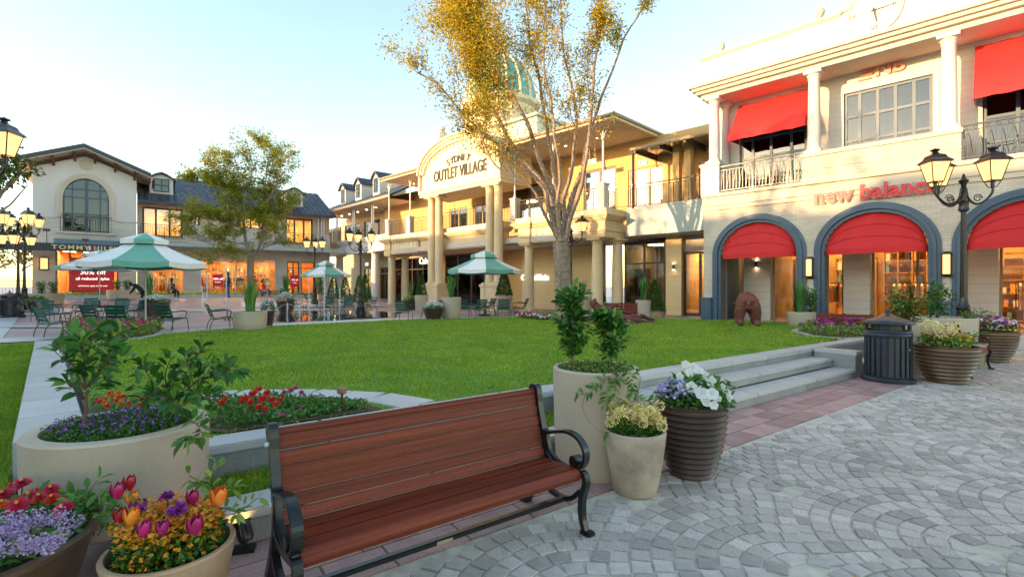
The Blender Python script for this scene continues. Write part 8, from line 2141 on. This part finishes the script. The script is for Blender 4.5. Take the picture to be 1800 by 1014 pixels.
# near left quarter bed with red flowers
cn = C0
soil_bed('flower_bed', bedA, .014)
edge_stones(uk, arcA, .42, lambda x, y: lawn_z(x, y) + .012, .3, .5)
bA1 = [TQ(-.1, 1.08)[:2], TQ(1.02, 1.08)[:2], TQ(.9, 1.45)[:2], TQ(.45, 1.9)[:2], TQ(-.1, 2.3)[:2]]
bed_plants('green leafy bedding around the red flowers in the near left bed', bA1, 2600, lawn_z, [('pet_magenta', 14, .03, 5)], 'leaf_mid', .11, .05)
rg = thing('red_flowers', 'cluster of bright red flowers in the near bed beside the path light', 'flowers', tuple(WY(450, 720, 4.1)))
for (px, py, Y, r_) in ((430, 700, 4.2, .04), (445, 692, 4.3, .045), (462, 700, 4.2, .045), (455, 715, 4.1, .035), (478, 702, 4.25, .035), (485, 710, 4.15, .035), (470, 690, 4.35, .035), (440, 707, 4.15, .04), (466, 718, 4.1, .03), (425, 705, 4.2, .03), (390, 708, 3.9, .035), (455, 684, 4.4, .035), (494, 703, 4.25, .03), (395, 702, 3.95, .03)):
    zinnia(rg, WY(px, py, Y) - Vector(rg.location), r_, 'pet_red', (random.uniform(-.2, .2), -.7))
pk = thing('pink_flowers', 'small pink flowers at the back right of the near bed', 'flowers', tuple(WY(515, 690, 4.6)))
for (px, py, Y) in ((500, 690, 4.6), (520, 682, 4.7), (512, 686, 4.7), (530, 690, 4.6)): zinnia(pk, WY(px, py, Y) - Vector(pk.location), .028, 'pet_magenta', (0, -.6))
og = thing('orange_flowers', 'orange red flowers behind the round planter at the bed left end', 'flowers', tuple(WY(225, 705, 4.0)))
for k in range(34):
    px = random.choice([random.uniform(172, 210), random.uniform(205, 255), random.uniform(185, 250), 325]) + random.uniform(-4, 4); py = random.uniform(690, 715); Y = 4.1 - (py - 690) * .012
    zinnia(og, WY(px, py, Y) - Vector(og.location), .024, 'pet_orange' if k % 3 else 'pet_red', (random.uniform(-.3, .3), -.7))
bed_plants('green bedding behind the round planter', [LP(1.1, -.3), LP(2.3, -.3), TQ(-.1, 2.2)[:2], TQ(-.1, 1.1)[:2]], 1600, lawn_z, [], 'leaf_mid', .15, .05)
# far left bed near the chairs
x0, y0 = W(190, 592, .3)[:2]
soil_bed('flower_bed', bedB, .02)
edge_stones(uk, [bedB[1], bedB[2], bedB[3], bedB[4], bedB[5]], .3, lambda x, y: lawn_z(x, y) + .02, .3, .8)
bed_plants('yellow green foliage with magenta and yellow flowers in the far left bed', bedB, 3000, lawn_z, [('pet_magenta', 60, .07, 6), ('pet_amber', 34, .05, 5), ('pet_purple', 26, .06, 5), ('pet_cream', 25, .05, 5)], 'leaf_lime', .38, .12)
# right bed
soil_bed('flower_bed', bedC, .02)
edge_stones(uk, [bedC[6], bedC[0], bedC[1], bedC[2], bedC[3]], .26, lambda x, y: lawn_z(x, y) + .02, .3, .7)
bed_plants('magenta flowers among lime foliage in the right lawn bed', bedC, 2400, lawn_z, [('pet_purple', 40, .05, 6)], 'leaf_lime', .28, .085)
mc = W(1475, 585, .45); mg = [W(1435, 588, .44)[:2], W(1500, 588, .44)[:2], W(1510, 577, .44)[:2], W(1430, 578, .44)[:2]]
bed_plants('dense magenta petunias at the middle of the right lawn bed', mg, 300, lawn_z, [('pet_magenta', 90, .055, 6), ('pet_purple', 110, .055, 6)], 'leaf_mid', .34, .06, name='magenta_petunias')
# bed round the big tree
bedD = [GP(910, 21.9)[:2], GP(940, 20.6)[:2], GP(1000, 19.2)[:2], GP(1060, 19.2)[:2], GP(1075, 20.6)[:2], GP(1030, 22.2)[:2], GP(960, 22.8)[:2]]
soil_bed('flower_bed', bedD, .05)
bed_plants('white flowers along the front edge of the bed round the large tree', [GP(908, 21.8)[:2], GP(940, 20.5)[:2], GP(1000, 19.1)[:2], GP(1055, 19.1)[:2], GP(1050, 19.5)[:2], GP(1000, 19.5)[:2], GP(942, 20.9)[:2]], 220, lawn_z, [('pet_white', 130, .06, 6)], 'leaf_mid', .2, .07)
bed_plants('red and pink flowers at the left end of the bed round the large tree', [GP(905, 22.3)[:2], GP(930, 21.2)[:2], GP(945, 21.6)[:2], GP(915, 22.6)[:2]], 160, lawn_z, [('pet_magenta', 50, .07, 6), ('pet_red', 20, .06, 6)], 'leaf_mid', .25, .08)
bed_plants('lime green low plants beside the large tree trunk', [GP(940, 21.8)[:2], GP(980, 20.8)[:2], GP(1040, 20.2)[:2], GP(1060, 20.8)[:2], GP(1020, 21.8)[:2]], 900, lawn_z, [('pet_amber', 20, .05, 5)], 'leaf_lime', .35, .12)
# path lights
def path_light(label, loc, h=.26):
    t = thing('path_light', label, 'path light', loc); b = MB(); b.tube([(0, 0, -.02), (0, 0, h)], .012, 8); b.build('stake', mt['rust'], t); b = MB(); b.lathe([(.03, h - .01), (.043, h), (.045, h + .03), (.04, h + .045), (.001, h + .05)], 18); b.build('cap', M('copper_cap', (.30, .15, .09), .5), t, smooth=True)
path_light('rusty copper path light standing on the near bed kerb', W(601, 722, .45), .17)
path_light('small dark path light at the right end of the far left bed', tuple(W(279, 583, .25)), .4)
path_light('small dark path light at the left end of the far left bed', tuple(W(124, 588, .25)), .4)
# bear sculpture ----------------------------------------------------------------------
bl = (7.15, 15.1, lawn_z(7.15, 15.1) - .02)
bear = thing('bear_sculpture', 'faceted rust brown bear sculpture grazing on the lawn before the left arch', 'sculpture', bl, R(-26))
def facet(o, ratio=.16):
    md = o.modifiers.new('dec', 'DECIMATE'); md.ratio = ratio; bpy.context.view_layer.update(); dg = bpy.context.evaluated_depsgraph_get(); nm = bpy.data.meshes.new_from_object(o.evaluated_get(dg)); o.modifiers.clear(); o.data = nm; nm.polygons.foreach_set('use_smooth', [False] * len(nm.polygons))
# seen from behind and slightly to its left: rump towards the camera, head low at the left
body = [[((0, 0, .70), (.34, .36)), ((-.06, .42, .74), (.34, .34)), ((-.14, .82, .66), (.26, .28)), ((-.26, 1.08, .48), (.19, .20)), ((-.34, 1.20, .30), (.13, .14)), ((-.38, 1.24, .16), (.08, .09))],
        [((0, 0, .70), .34), ((.21, -.06, .46), (.16, .19)), ((.23, -.02, .22), (.10, .11)), ((.23, -.07, .03), (.11, .12))], [((0, 0, .70), .34), ((-.21, -.06, .46), (.16, .19)), ((-.23, -.02, .22), (.10, .11)), ((-.23, -.07, .03), (.11, .12))],
        [((-.14, .82, .66), .26), ((.08, .86, .40), (.12, .14)), ((.10, .86, .18), (.09, .09)), ((.10, .82, .03), (.10, .11))], [((-.14, .82, .66), .26), ((-.34, .86, .40), (.12, .14)), ((-.36, .86, .18), (.09, .09)), ((-.36, .82, .03), (.10, .11))],
        [((0, 0, .70), .34), ((0, -.24, .66), (.10, .10)), ((0, -.33, .54), (.04, .04))]]
body = [[((p[0], p[1], p[2] * (1.2 if p[2] > .4 else 1)), tuple(q * .88 for q in r_) if hasattr(r_, '__len__') else r_ * .88) for p, r_ in ch] for ch in body]
o = skinned('body', body, mt['rust'], bear); facet(o, .5)
b = MB(); b.lathe([(.001, .06), (.05, .03), (.06, 0)], 6, (-.42, 1.02, .66)); b.build('ear', mt['rust'], bear); b = MB(); b.lathe([(.001, .06), (.05, .03), (.06, 0)], 6, (-.12, 1.08, .68)); b.build('ear', mt['rust'], bear)
# root sculpture -------------------------------------------------------------------------
rl = (4.25, 17.6); rz_ = lawn_z(*rl)
rs = thing('root_sculpture', 'gnarled red brown tree root sculpture sprawling on the lawn', 'sculpture', (rl[0], rl[1], rz_ - .03)); rn = random.Random(3); ro = Vector(rs.location)
def RP(px, py, dy=0): return WY(px, py, 17.6 + dy) - ro
roots = [([(1060, 552), (1085, 556), (1110, 562), (1145, 568), (1188, 572)], .2, -.2, .16, .03), ([(1060, 552), (1090, 566), (1120, 572), (1135, 574)], -.4, -.8, .15, .04), ([(1058, 550), (1050, 540), (1044, 533), (1046, 527)], 0, .1, .16, .04), ([(1060, 552), (1045, 560), (1040, 572)], -.1, -.4, .15, .05), ([(1062, 550), (1072, 540), (1086, 536)], .2, .4, .12, .03), ([(1060, 553), (1072, 568), (1078, 575)], -.3, -.7, .14, .05), ([(1100, 560), (1128, 556), (1150, 562)], .1, .4, .09, .02), ([(1060, 550), (1080, 546), (1110, 552)], .3, .6, .12, .03)]
for pts, d0, d1, ra, rb2 in roots:
    k = len(pts); P_ = smooth_path([RP(x, y, d0 + (d1 - d0) * i / (k - 1)) for i, (x, y) in enumerate(pts)], 5); P_ = [p + Vector((rn.gauss(0, .015), rn.gauss(0, .015), rn.gauss(0, .015))) for p in P_]; m_ = len(P_)
    b = MB(); b.tube(P_, [(ra + (rb2 - ra) * i / (m_ - 1)) * 1.35 * rn.uniform(.85, 1.15) for i in range(m_)], 9); b.build('root', mt['rootwood'], rs, smooth=True)
b = MB(); b.lathe([(.001, 0), (.34, .02), (.36, .2), (.27, .42), (.22, .5), (.001, .52)], 11, tuple(RP(1058, 556) - Vector((0, 0, .22)))); b.build('stump', mt['rootwood'], rs, smooth=True)
# fallen leaves on the paving
P = []
for _ in range(90):
    t_, q_ = random.uniform(-1, 12), random.uniform(-3.2, -.02); x, y, _z = TQ(t_, q_); P.append((x, y, .012))
o = leaves('fallen_leaves', P, [(random.gauss(0, 1), random.gauss(0, 1), .05) for _ in P], .022, .012, mt['pet_amber'], None); setp(o, 'tiny brown and yellow fallen leaves scattered on the paving', 'leaves', kind='stuff')
